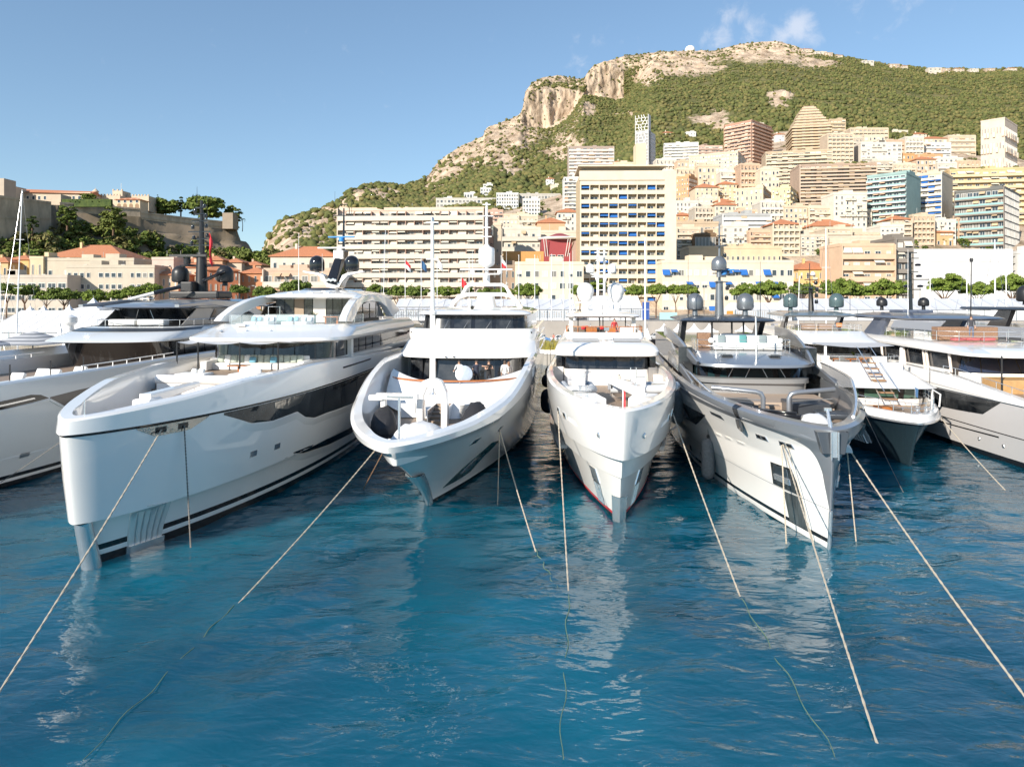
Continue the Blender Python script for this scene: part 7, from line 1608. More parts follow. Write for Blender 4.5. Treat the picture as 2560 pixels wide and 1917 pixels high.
    # side shear panels: curved polished wings with smoked glass below
    for s in (-1, 1):
        o_ = [(14.3, 6.28), (16, 6.7), (18.5, 7.2), (21, 7.6), (24, 7.9), (28, 8.0)]; i_ = [(14.6, 6.05), (16, 6.2), (18.5, 6.55), (21, 6.9), (24, 7.1), (28, 7.2)]
        ribbon(r, 'shear_wing', o_, i_, [s * v for v in (3.3, 3.5, 3.75, 3.95, 4.1, 4.2)], [s * v for v in (3.45, 3.68, 3.95, 4.15, 4.3, 4.4)], GRAPH)
        ribbon(r, 'shear_wing', [(12, 5.35), (15, 5.75), (19, 6.1), (24, 6.3)], [(12, 5.2), (15, 5.3), (19, 5.45), (24, 5.5)], [s * v for v in (3.9, 4.0, 4.1, 4.2)], [s * v for v in (4.05, 4.2, 4.32, 4.4)], GRAPH)
        MB().bx(min(s * 3.4, s * 4.3), max(s * 3.4, s * 4.3), 17, 40, 5.0, 7.0).build('side_glass', [GLASS], r)
    # fly deck: sofas, cushions, bar, rail
    rails(r, [(x, y, 6.68) for x, y, z in plan(0, 17.4, 24, 3.0, 1.2, 2.8)[3:-3]], .75, CHROME, 1.3, .02, 1)
    cushion(r, 'fly_sofa', (.4, 19.0, 6.95), (4.4, 1.0, .45), CUSH); cushion(r, 'fly_sofa_back', (.4, 19.6, 7.35), (4.2, .3, .6), CUSH)
    for x, m_ in ((-1.2, mat('stripe_grey', (.2, .25, .26), .8)), (.2, mat('stripe_teal', (.08, .26, .26), .8)), (1.5, mat('stripe_grey', (.2, .25, .26), .8))): cushion(r, 'accent_cushion', (x, 19.38, 7.4), (.48, .2, .56), m_, 0, -.15)
    for x in (-1.9, 2.6): cushion(r, 'bolster', (x, 19.3, 7.3), (.4, .4, .4), CUSH, 0, 0, .18)
    MB().bx(-2.6, -1.7, 20.8, 21.6, 6.7, 7.75).build('wicker_bar', [mat('wicker', (.26, .15, .09), .7, var=.3, vscale=14)], r, bev=.08); MB().bx(-.8, 1.6, 22.5, 23.2, 6.7, 7.6).build('bar_counter', [STEEL], r, bev=.05)
    # hardtop on raked legs
    ht = [plan(8.35, 24.6, 33, 2.9, 1.2, 3), plan(8.42, 23.6, 33.4, 3.3, 1.3, 3.2), plan(8.52, 23.3, 33.6, 3.5, 1.4, 3.2), plan(8.64, 23.6, 33.4, 3.4, 1.4, 3.2), plan(8.86, 26, 32, 2.2, 1.2, 3)]
    loft(r, 'hardtop', ht, [GRAPH2])
    for s in (-1, 1):
        ribbon(r, 'hardtop_leg', [(28, 8.4), (30.5, 6.7)], [(26.2, 8.4), (28, 6.7)], s * 2.75, s * 3.15, GRAPH2)
    for x in (-1.1, .35, 1.2): MB().tube([(x, 24.6, 6.7), (x, 24.6, 8.5)], .07, 8).build('hardtop_post', [MBLACK], r)
    SIL = mat('silver_grey_radome', (.2, .215, .235), .3, metal=.5, coat=.4)
    for s in (-1, 1): dome(r, s * 1.95, 28, 9.95, .66, SIL, .62, ped=.42)
    b = MB(); b.tube([(0, 28.3, 8.8), (0, 28.3, 11.6)], .36, 14, 0, .28); b.tube([(0, 28.3, 11.6), (0, 28.3, 16.2)], .12, 10, 0, .06); b.build('mast', [SIL], r)
    dome(r, -.12, 27.7, 12.95, .6, SIL, .5, 'mast_radome', .5)
    for z, w_ in ((12.2, 1.3), (11.5, 1.0), (14.4, .8), (15.2, .6)): MB().box((.1, 28.1, z), (w_, .3, .08)).build('mast_platform', [GRAPH2], r)
    for x, z in ((.55, 11.0), (.6, 12.4), (.5, 10.2), (.35, 13.6), (.3, 14.8)): MB().lathe([(.12, -.15), (.16, 0), (.12, .18), (.01, .22)], (x, 27.9, z), 10).build('mast_camera', [BLACK], r)
    radar_bar(r, .3, 27.8, 12.35, 1.6, mat('blue_scanner', (.05, .25, .6), .4))
    whip(r, -2.7, 26, 8.7, 4.5, MBLACK, .03); whip(r, 2.7, 26, 8.7, 4.3, MBLACK, .03)
    MB().bx(-4, 4, 34, 57.6, 3.3, 3.9).build('aft_deck', [TEAK], r)
yacht4()

# ---------------------------------------------------------------- yacht 5: slate hull explorer
SLATE = mat('slate_blue_hull', (.018, .034, .044), .22, coat=.4)
GRN = mat('slate_green_radome', (.075, .115, .12), .25, coat=.5)
def yacht5():
    r = yroot(5, 'slate blue hulled explorer yacht with stacked white decks and central bow stairs'); H = HULLS[5]
    hull_obj(r, H, [SLATE, BLACK, CHROME, WHITE], [1, 0, 0, 0, 2, 2, 2, 3, 3], 60)
    bulwark(r, H, .16, 2.9, 30, TEAK, WHITE, dy=.35)
    b = MB(); b.tube([(0, -1.1, 2.3), (0, -.45, 1.1), (0, .05, -.3)], .1, 8); b.build('stem_guard', [SLATE], r)
    for s in (-1, 1):
        patch(r, H, [[(3.0, .7), (6.5, .5)], [(2.8, 2.3), (7, 2.35)]], s, 'anchor_bay', WHITE, .05, 14, 6)
        for k in range(6): patch(r, H, [(3.4 + k * .3, .6), (3.5 + k * .3, .6), (3.5 + k * .3, 1.6), (3.4 + k * .3, 1.6)], s, 'bay_fin', STEEL, .12, 2, 5)
    rails(r, [(x, y, 3.3) for x, y, z in H.line(9, 20, 1.6, dB=.1, dy=.1, y1=7)], .62, CHROME, 1.1, .022, 1)
    MB().tube([(2.5, 2.2, 3.3), (2.5, 2.0, 4.1), (2.5, 3.2, 4.25), (2.5, 3.4, 3.3)], .05, 8).build('pulpit_hoop', [WHITE], r)
    bollard(r, .5, .6, 2.92); capstan(r, .9, 1.3, 2.92); capstan(r, 1.4, 1.2, 2.92); MB().bx(-1.4, -.5, 1.4, 2.2, 2.9, 3.3).build('deck_box', [VARN], r)
    MB().tube([(1.7, 3.9, 3.3), (1.7, 3.9, 4.4)], .02, 6).build('jack_staff', [CHROME], r); MB().grid([[(1.7, 3.88, 4.3), (1.72, 3.86, 3.7)], [(1.86, 3.8, 4.2), (1.84, 3.8, 3.6)]], 0).build('blue_flag', [FLAGM['blue']], r)
    # lower house with green glass, pyramid brow
    g0, g1 = plan(2.9, 5.2, 34, 2.9, 1.2, 3.2), plan(4.3, 5.0, 34, 3.0, 1.2, 3.2)
    loft(r, 'lower_house', [g0, plan(3.35, 5.1, 34, 2.92, 1.2, 3.2), g1], [WHITE, BLACK], rowmats=[0, 1]); panes(r, plan(3.38, 5.1, 34, 2.92, 1.2, 3.2), plan(4.12, 5.0, 34, 3.0, 1.2, 3.2), [-.35, -.2, -.11, -.04, .04, .11, .2, .35], m=mat('green_glass', (.06, .12, .09), .06, coat=.3))
    br = [plan(4.15, 5.4, 36, 2.9, 1.2, 3), plan(4.1, 4.3, 36, 3.3, 1.4, 3.2), plan(4.16, 4.1, 36, 3.5, 1.5, 3.2), plan(4.22, 4.3, 36, 3.45, 1.5, 3.2), plan(5.0, 8.4, 36, 3.05, 1.6, 3), plan(5.45, 9.0, 36, 3.0, 1.6, 3), plan(5.47, 9.3, 36, 2.85, 1.6, 3), plan(5.1, 9.35, 36, 2.8, 1.6, 3)]
    loft(r, 'lower_brow', br, [WHITE])
    for k in range(9): MB().bx(-.42, .42, 2.4 + k * .72, 2.85 + k * .72, 3.2 + k * .33, 3.27 + k * .33).build('bow_stair_tread', [mat('oiled_teak', (.34, .2, .11), .5, var=.15, vscale=4)], r)
    for s in (-1, 1):
        MB().tube([(s * .46, 2.4, 3.0), (s * .46, 8.8, 5.9)], .05, 6).build('stair_stringer', [CHROME], r); MB().tube([(s * .46, 3.0, 4.1), (s * .46, 8.8, 6.6), (s * .46, 9.4, 6.6)], .025, 6).build('stair_rail', [CHROME], r)
        MB().tube([(s * 2.45, 9.6 if s < 0 else 8.6, 4.6), (s * 2.45, 9.6 if s < 0 else 8.6, 6.6)], .1, 8).build('awning_post', [WHITE], r)
    rails(r, [(x, y, 5.45) for x, y, z in plan(0, 9.2, 15, 2.9, 1.6, 3)[2:-2]], .45, CHROME, 1.2, .02, 0)
    for x, y in ((-1.4, 11.5), (-.2, 11.4), (.6, 11.6)): MB().bx(x - .35, x + .35, y - .3, y + .3, 5.5, 5.56).bx(x - .05, x + .05, y - .05, y + .05, 5.12, 5.5).build('cafe_table', [VARN], r)
    for x in (-2.0, 1.6, 2.1): cushion(r, 'deck_chair', (x, 11.6, 5.45), (.6, .6, .6), CUSH)
    b = MB()
    for k in range(14): a = k * 2.4; b.add([(0, 0, 0), (.05, 0, .1), (.2 * math.cos(a), .2 * math.sin(a), .35)], [(0, 1, 2)])
    b.build('pot_plant', [NEED[0]], r, (.2, 12, 5.7)); cushion(r, 'lounge_sofa', (0, 13.6, 5.4), (4.4, .9, .5), CUSH)
    # upper house, brow with canvas awning
    u0, u1 = plan(5.1, 15.2, 36, 2.7, 1.3, 3), plan(6.7, 15.6, 36, 2.65, 1.3, 3)
    loft(r, 'upper_house', [u0, plan(5.65, 15.3, 36, 2.7, 1.3, 3), u1], [WHITE, BLACK], rowmats=[0, 1]); panes(r, plan(5.68, 15.3, 36, 2.7, 1.3, 3), plan(6.55, 15.55, 36, 2.65, 1.3, 3), [-.5, -.3, -.2, -.11, -.03, .03, .11, .2, .3, .5])
    b2 = [plan(6.5, 15.6, 36, 2.6, 1.3, 3), plan(6.45, 13.4, 36, 2.9, 1.6, 3.2), plan(6.52, 13.2, 36, 3.05, 1.6, 3.2), plan(6.6, 13.4, 36, 3.0, 1.6, 3.2), plan(7.0, 16, 36, 2.85, 1.4, 3), plan(7.4, 17.2, 36, 2.75, 1.4, 3), plan(7.42, 17.5, 36, 2.6, 1.4, 3)]
    loft(r, 'upper_brow', b2, [WHITE])
    b = MB(); b.grid([[(x, 10.0 + .3 * abs(x) / 2.5, 6.56 - .08 * math.cos(x)) for x in np.linspace(-2.5, 2.6, 9).tolist()], [(x * 1.04, 13.5, 6.66) for x in np.linspace(-2.5, 2.6, 9).tolist()]], 0, True); b.build('awning', [CANV], r)
    for s in (-1, 1): MB().bx(min(s * 2.75, s * 3.5), max(s * 2.75, s * 3.5), 16.5, 34, 4.2, 5.4).build('side_wall', [WHITE], r); MB().bx(s * 2.9 - .1, s * 2.9 + .1, 17, 33, 5.45, 6.45).build('side_glass', [GLASS], r)
    rails(r, [(x, y, 7.4) for x, y, z in plan(0, 17.4, 26, 2.65, 1.4, 3)[2:-2]], .5, CHROME, 1.3, .02, 1)
    for x in (-1.4, .1): cushion(r, 'fly_sofa', (x, 20, 7.7), (1.2, .8, .5), mat('brown_sofa', (.25, .17, .12), .8))
    cushion(r, 'orange_cushion', (1.3, 20.2, 7.85), (.5, .2, .35), mat('orange_cloth', (.6, .22, .08), .8))
    ht = [plan(8.5, 21.6, 30, 2.6, 1., 3), plan(8.58, 20.8, 30.3, 2.95, 1.1, 3.2), plan(8.68, 20.6, 30.5, 3.15, 1.1, 3.2), plan(8.8, 21, 30.3, 3.0, 1.1, 3.2), plan(9.02, 23, 29, 1.9, 1., 3)]
    loft(r, 'hardtop', ht, [mat('slate_grey_paint', (.16, .2, .23), .3, coat=.5)])
    for s in (-1, 1): ribbon(r, 'hardtop_leg', [(24.5, 8.6), (26.5, 7.3)], [(23.2, 8.6), (24.6, 7.3)], s * 2.3, s * 2.6, BLACK)
    for s in (-1, 1): dome(r, s * 2.05, 24, 10.05, .66, GRN, .62, ped=.3)
    b = MB(); b.tube([(.1, 25.2, 9.0), (-.1, 24.6, 11.2)], .28, 8, 0, .18); b.build('mast', [BLACK], r); MB().tube([(-.15, 24.6, 11), (-.2, 24.6, 13.6)], .06, 6, 0, .03).build('mast_pole', [BLACK], r)
    for z, w_ in ((10.9, 3.2), (11.3, 1.6), (12.0, 1.2), (12.4, .8)): MB().box((-.1, 24.4, z), (w_, .14, .08)).build('mast_spreader', [BLACK], r)
    for x, z in ((.35, 10.5), (.4, 11.1), (.3, 11.7), (.35, 9.9)): MB().lathe([(.14, -.18), (.18, 0), (.12, .2), (.01, .24)], (x, 24.3, z), 10).build('mast_camera', [BLACK], r)
    MB().lathe([(.2, -.05), (.22, .1), (.1, .28), (.01, .3)], (.05, 24.4, 12.5), 12).build('mast_dome', [WHITE], r)
    whip(r, 2.7, 22, 8.8, 3.5, MBLACK, .025); whip(r, -2.6, 22, 8.8, 2.5, MBLACK, .025)
yacht5()

# ---------------------------------------------------------------- yacht 6: warm grey yacht at the right edge
def yacht6():
    r = yroot(6, 'warm grey yacht at the right edge with long black hull window'); H = HULLS[6]
    TAUPE = mat('warm_grey_hull', (.72, .685, .67), .25, coat=.9, var=.02, vscale=.3); LG = mat('rail_grey', (.5, .49, .49), .3)
    hull_obj(r, H, [TAUPE, BLACK, WHITE, LG], [1, 1, 1, 0, 1, 0, 0, 3, 2, 2], 70)
    bulwark(r, H, .4, 4.0, 44)
    for s in (-1, 1):
        patch(r, H, [[(20.0, 3.78), (22.0, 2.78), (25, 2.6), (29.2, 2.45), (34, 2.5), (42, 2.6)], [(20, 3.82), (22, 3.8), (25, 3.78), (29.2, 3.78), (34, 3.78), (42, 3.78)]], s, 'hull_window', GLASS, .015, 50, 6)
        for y in (23.5, 26.2, 29.0, 33, 38): patch(r, H, [(y - .02, 2.65), (y + .02, 2.65), (y + .02, 3.75), (y - .02, 3.75)], s, 'window_mullion', BLACK, .024, 1, 4)
        patch(r, H, [(20.8, 1.5), (29, 1.32), (29, 1.4), (20.8, 1.6)], s, 'hull_slot', BLACK, .012, 16, 2)
        for y in (22.9, 20.6): b = MB(); b.lathe([(.01, .03), (.1, .03), (.13, -.02)], (s * (H.surf(y, 1.06) + .02), y, 1.06), 12, axis=(s, 0, 0)); b.build('hull_light', [CHROME], r)
        patch(r, H, [(20.5, 3.93), (32, 4.3), (44, 4.3), (44, 4.55), (20.5, 4.0)][:4], s, 'rail_grey_step', LG, .02, 20, 2)  # grey band laid along the bulwark below the rail top
        # full length side house: glass set between pale pillars, swept roof
        MB().bx(min(s * 3.5, s * 3.75), max(s * 3.5, s * 3.75), 27.5, 46, 4.0, 5.1).build('side_wall', [WHITE], r)
        for k, (ya, yb) in enumerate(((27.8, 30.3), (31.2, 33.8), (34.6, 37.5), (38.2, 41), (41.6, 44))): MB().bx(min(s * 3.45, s * 3.6), max(s * 3.45, s * 3.6), ya, yb, 5.1, 6.5).build('side_window', [GLASS], r)
        for y in (27.4, 30.5, 30.95, 34.0, 34.35, 37.9): MB().tube([(s * 3.75, y - .35, 4.9), (s * 3.7, y + .1, 6.5)], .1, 8).build('pillar', [mat('pale_pink_pillar', (.66, .58, .52), .5)], r)
    MB().bx(-3.4, 3.4, 27, 46, 4.0, 6.5).build('main_house', [mat('dim_interior', (.06, .05, .045), .5)], r)
    f0, f1 = plan(4.0, 25.2, 30, 3.3, 1.6, 2.8), plan(6.4, 26.4, 30, 3.2, 1.6, 2.8)
    loft(r, 'front_house', [f0, plan(5.0, 25.5, 30, 3.3, 1.6, 2.8), f1], [WHITE, BLACK], rowmats=[0, 1]); panes(r, plan(5.02, 25.5, 30, 3.3, 1.6, 2.8), plan(6.2, 26.3, 30, 3.2, 1.6, 2.8), [-.6, -.35, -.18, 0, .18, .35, .6], m=mat('blue_black_glass', (.02, .03, .06), .05, coat=.4))
    rf = [plan(6.3, 26.2, 46, 3.4, 2.0, 2.6), plan(6.18, 23.6, 46, 3.9, 2.6, 2.6, .012), plan(6.26, 23.2, 46, 4.1, 2.8, 2.6, .012), plan(6.42, 23.4, 46, 4.12, 2.8, 2.6, .014), plan(6.75, 26, 46, 3.8, 2.6, 2.6, .012), plan(6.92, 28.5, 46, 3.4, 2.2, 2.6, .008), plan(6.95, 29, 46, 3.2, 2.2, 2.6, .008)]
    loft(r, 'swept_roof', rf, [WHITE])
    for x, y in ((-3.4, 22.0), (-2.9, 19.5)): MB().tube([(x, y, 4.0), (x, y, 6.5)], .05, 8).build('awning_pole', [MBLACK], r)
    MB().bx(-3.2, 3, 22.4, 24.6, 4.0, 4.9).build('deck_bar', [mat('honey_wood', (.5, .3, .13), .5, var=.1)], r, bev=.04); cushion(r, 'deck_sofa', (0, 20.5, 4.3), (5.2, 1.4, .55), CUSH); cushion(r, 'orange_pad', (.4, 20.0, 4.62), (2, .8, .1), mat('orange_cloth', (.6, .22, .08), .8))
    rails(r, [(-(H.hb(10, y) - .2), y, H.z(10, y)) for y in np.linspace(12, 27, 16).tolist()], .5, CHROME, 1.5, .022, 0)
    # fly deck furniture, hardtop, mast
    rails(r, [(x, y, 7.05) for x, y, z in plan(0, 28.6, 44, 3.2, 2.2, 2.6)[1:-1]], .7, CHROME, 1.6, .02, 1)
    for x in (-1.9, -.9, .2): cushion(r, 'red_cushion', (x, 29.6, 7.15), (.9, .6, .22), mat('dusty_red_cloth', (.45, .12, .12), .8), .2)
    MB().bx(-2.6, 1.8, 31, 32, 7.0, 8.0).build('wicker_sofa', [mat('wicker', (.26, .15, .09), .7, var=.3, vscale=14)], r, bev=.06)
    NAVY = mat('navy_grey_paint', (.1, .12, .17), .3, coat=.5)
    ht = [plan(8.4, 33.6, 44, 3.2, 1.4, 3), plan(8.5, 32.6, 44.4, 3.6, 1.6, 3), plan(8.6, 32.3, 44.6, 3.8, 1.6, 3), plan(8.74, 32.8, 44.3, 3.6, 1.6, 3), plan(8.98, 36, 43, 2.2, 1.4, 3)]
    loft(r, 'hardtop', ht, [NAVY])
    for s in (-1, 1): ribbon(r, 'hardtop_leg', [(40, 8.5), (42.5, 7.0)], [(37.6, 8.5), (39, 7.0)], s * 3.0, s * 3.4, NAVY)
    for s in (-1, 1): dome(r, s * 1.85, 42, 9.85, .47, MBLACK, .3, ped=.35)
    MB().bx(-1.2, 1.4, 39.4, 42, 8.95, 9.2).build('mast_base', [NAVY], r, bev=.08)
    MB().tube([(0, 40.5, 9.1), (0, 40.7, 14.4)], .17, 8, 0, .1).build('mast', [BLACK], r)
    for z, w_ in ((11.9, 2.8), (11.0, 1.4), (12.6, .9), (13.8, 1.0), (14.3, .7)): MB().box((.1, 40.4, z), (w_, .2, .08)).build('mast_platform', [BLACK], r)
    for x, z in ((.5, 13.2), (.7, 11.3), (-.5, 11.3), (.6, 12.2)): MB().lathe([(.2, -.1), (.26, 0), (.2, .1), (.01, .14)], (x, 40.3, z), 12).build('mast_camera', [BLACK], r)
    MB().tube([(1.2, 33.5, 8.7), (1.25, 33.5, 13.2)], .05, 6, 0, .03).build('tall_whip', [MBLACK], r); MB().lathe([(.1, 0), (.14, .15), (.1, .3)], (1.25, 33.5, 13.1), 8).build('whip_head', [MBLACK], r)
    whip(r, -2.9, 35, 8.7, 5.5, WHITE2, .03)
yacht6()

# ---------------------------------------------------------------- yacht 0: grey roofed yacht behind the big white one
def yacht0():
    r = yroot(0, 'white yacht with graphite roof and tall black mast behind the largest yacht'); H = HULLS[0]
    OFFW = mat('pale_grey_hull', (.72, .735, .735), .22, coat=.6, var=.015, vscale=.3); BRNZ = mat('bronze_grey_panel', (.15, .135, .125), .3, metal=.3, coat=.4)
    hull_obj(r, H, [OFFW, BLACK, WHITE], [1, 1, 2, 1, 0, 0, 0, 0, 0, 0], 70)
    bulwark(r, H, .3, 4.9, 40)
    for s in (1, -1):
        patch(r, H, [[(9.5, 4.3), (13.1, 4.48), (14.2, 4.56)], [(9.5, 4.75), (12.9, 4.92), (13.6, 4.82)]], s, 'black_recess', BLACK, .015, 16, 4)
        patch(r, H, [[(10, 4.5), (13.2, 4.66)], [(10, 4.6), (13.1, 4.74)]], s, 'recess_rail', CHROME, .04, 8, 2)
        patch(r, H, [[(14.3, 4.5), (16.5, 3.4), (20, 2.7), (30, 2.6), (40, 2.6)], [(14.3, 4.6), (16.5, 4.72), (20, 4.78), (30, 4.8), (40, 4.8)]], s, 'bronze_window', BRNZ, .015, 40, 6)
        patch(r, H, [[(9, 4.15), (14.2, 4.42), (16.4, 3.25), (20, 2.5), (40, 2.4)], [(9, 4.25), (14.3, 4.5), (16.5, 3.38), (20, 2.68), (40, 2.58)]], s, 'chine_ledge', OFFW, .06, 40, 2)
        patch(r, H, [(13.0, 1.45), (13.6, 1.45), (13.6, 1.68), (13.0, 1.68)], s, 'porthole', STEEL, .02, 4, 3)
        rails(r, [(s * (H.hb(10, y) - .15), y, H.z(10, y)) for y in np.linspace(17.2, 27.5, 14).tolist()], .28, WHITE, 1.5, .03, 0)
        patch(r, H, [(24, 5.2), (26.5, 5.22), (26.5, 5.3), (24.2, 5.3)], s, 'vent_slot', BLACK, .02, 6, 2)
    # foredeck sun beds
    for x, y in ((1.2, 13.8), (2.5, 14.6), (3.2, 16.6), (2.2, 17.0), (0.5, 12.5), (3.6, 18.4)): cushion(r, 'sun_bed', (x, y, 5.25), (.8, 1.7, .35), CUSH); cushion(r, 'sun_bed_back', (x, y + .75, 5.55), (.8, .25, .6), CUSH, 0, -.5)
    MB().tube([(2.6, 12.6, 4.9), (2.6, 12.6, 5.9), (3.0, 12.8, 5.9), (3.0, 12.8, 4.9)], .04, 6).build('pool_ladder', [VARN], r)
    for x, y in ((3.6, 13.4), (4.0, 16.0), (4.2, 18.6), (2.0, 11.6)): MB().tube([(x, y, 4.9), (x, y, 6.5)], .035, 6).build('awning_pole', [MBLACK], r)
    pl1 = lambda z, yf, yb, *q: plan(z, yf + 9.0, yb, *q)
    pl2 = lambda z, yf, yb, *q: plan(z, yf + 6.0, yb, *q)
    # main house and long brow
    g0, g1 = pl1(4.9, 18.6, 46, 4.0, 3.0, 2.8), pl1(7.1, 17.6, 46, 4.2, 3.0, 2.8)
    loft(r, 'main_house', [g0, g1], [BLACK]); panes(r, pl1(5.4, 18.4, 46, 4.05, 3.0, 2.8), pl1(6.95, 17.7, 46, 4.18, 3.0, 2.8), [-.6, -.3, -.16, -.05, .05, .11, .16, .22, .3, .45, .6])
    br = [pl1(7.0, 18.4, 48, 4.1, 3.0, 2.6), pl1(6.94, 16.2, 48, 4.5, 3.4, 2.6), pl1(7.0, 15.9, 48, 4.65, 3.5, 2.6), pl1(7.12, 16.2, 48, 4.7, 3.5, 2.6), pl1(7.62, 18.6, 48, 4.55, 3.2, 2.6), pl1(7.9, 20.2, 48, 4.3, 3., 2.6), pl1(7.96, 20.6, 48, 4.1, 3., 2.6)]
    loft(r, 'brow_roof', br, [OFFW])
    b = MB(); a = pl1(7.985, 20.9, 36, 3.9, 2.8, 2.6); b.add(a, [tuple(range(len(a)))]); b.build('solar_roof', [GRAPH2], r)
    b = MB(); b.grid([pl1(7.66, 18.7, 40, 4.5, 3.2, 2.6)[4:-4], pl1(7.86, 19.8, 40, 4.35, 3.05, 2.6)[4:-4]], 0, True); b.build('brow_stripe', [GRAPH2], r, (0, 0, .02))
    rails(r, [(x, y, 7.97) for x, y, z in pl1(0, 21.2, 40, 3.9, 2.8, 2.6)[2:-2]], .5, CHROME, 1.5, .025, 0)
    for x in (-1.2, 1.2): cushion(r, 'fly_sofa', (x, 31.4, 8.25), (2.2, .9, .5), CUSH)
    # wheelhouse with swept graphite roof
    w0, w1 = pl2(7.9, 27.2, 46, 3.3, 1.8, 2.8), pl2(9.5, 26.4, 46, 3.4, 1.8, 2.8)
    loft(r, 'wheelhouse', [w0, w1], [BLACK]); panes(r, pl2(8.15, 27.1, 46, 3.32, 1.8, 2.8), pl2(9.4, 26.45, 46, 3.4, 1.8, 2.8), [-.6, -.34, -.15, 0, .15, .26, .34, .45, .6])
    for s in (-1, 1): b = MB(); b.prism([(31.5, 8.0), (34, 9.4), (44, 9.5), (44, 8.0)], s * 3.42, s * 3.5, 0, 'x'); b.build('side_panel', [mat('champagne_grey', (.38, .37, .36), .3, metal=.3)], r); b = MB(); b.prism([(36, 8.3), (37, 9.3), (43.5, 9.3), (43.5, 8.3)], s * 3.51, s * 3.55, 0, 'x'); b.build('side_window', [GLASS], r)
    for x, a in ((-.8, .3), (.7, -.35)): wiper(r, x, 32.3, 8.5, a, .8)
    rf = [pl2(9.4, 26.8, 46, 3.3, 1.8, 2.6), pl2(9.36, 25.4, 47, 3.8, 2.2, 2.6, .004), pl2(9.45, 25.1, 47.5, 4.0, 2.3, 2.6, .004), pl2(9.58, 25.4, 47.2, 4.0, 2.3, 2.6, .006), pl2(9.9, 29, 46, 3.4, 2., 2.4, .006), pl2(10.15, 33, 45, 2.2, 1.8, 2.4, .004)]
    loft(r, 'wheelhouse_roof', rf, [GRAPH])
    for s in (-1, 1): ribbon(r, 'roof_sweep', [(30, 9.7), (36, 10.1), (42, 9.9), (48, 8.4)], [(30, 9.5), (36, 9.6), (42, 9.2), (46.5, 8.0)], s * 3.75, s * 4.1, GRAPH)
    MB().bx(-.9, -.1, 33, 33.8, 10.14, 10.22).build('roof_hatch', [WHITE2], r)
    # black mast tree, domes, boom crane
    MB().bx(-2.4, 2.4, 40, 43, 10.2, 10.9).build('mast_plinth', [MBLACK], r, bev=.2)
    b = MB(); b.tube([(0, 41.6, 10.8), (0, 41.6, 14.6)], .62, 10, 0, .45); b.tube([(0, 41.6, 14.6), (0, 41.6, 19.6)], .3, 8, 0, .14); b.build('mast', [MBLACK], r)
    MB().box((-.7, 40.6, 11.3), (1.2, 1.2, 1.0)).build('mast_box', [MBLACK], r, bev=.15)
    for s in (-1, 1): dome(r, s * 2.2, 41.8, 12.6, .78, MBLACK, .75, ped=.35); MB().tube([(0, 41.6, 13.3), (s * 1.5, 41.6, 13.4), (s * 2.2, 41.8, 13.3)], .12, 6).build('dome_arm', [MBLACK], r)
    MB().box((-1.1, 41.2, 14.3), (3.6, .4, .22)).build('radar_scanner', [MBLACK], r); MB().lathe([(.3, -.5), (.34, -.1), (.2, .1)], (-1.2, 41.2, 14.0), 10).build('scanner_motor', [MBLACK], r)
    for z, w_ in ((15.3, 2.2), (15.9, 1.6), (16.6, 2.2), (17.6, 1.5), (18.3, 1.1), (18.9, .8)): MB().box((-.1, 41.5, z), (w_, .25, .1)).build('mast_platform', [BLACK], r)
    for x, z in ((-.7, 17.0), (-.6, 16.0), (.5, 18.1), (-.5, 18.6), (.4, 19.0), (-.8, 15.5), (.7, 16.2), (.6, 17.1)): MB().lathe([(.14, -.18), (.18, 0), (.12, .2), (.01, .24)], (x, 41.3, z), 10).build('mast_lamp', [BLACK], r)
    b = MB(); b.grid([[(.85, 41.4, 16.5 - .4 * k) for k in range(8)], [(1.0 + .08 * math.sin(k), 41.3, 16.3 - .4 * k) for k in range(8)], [(1.08 + .1 * math.sin(k * 1.3), 41.45, 16.0 - .4 * k) for k in range(8)]], 0, True); b.build('red_pennant', [FLAGM['red']], r)
    b = MB(); b.tube([(-4.4, 37, 10.1), (-2.6, 38, 10.7)], .15, 8, 0); b.tube([(-2.6, 38, 10.7), (-.64, 39, 11.3)], .18, 8, 1); b.tube([(.85, 40, 11.8), (2.55, 41, 12.8)], .16, 8, 1); b.build('folded_gangway', [WHITE, BLACK], r)
    whip(r, -.4, 41.5, 19.3, 1.6, MBLACK, .03); whip(r, .6, 41.5, 17.6, 2.2, MBLACK, .03)
yacht0()

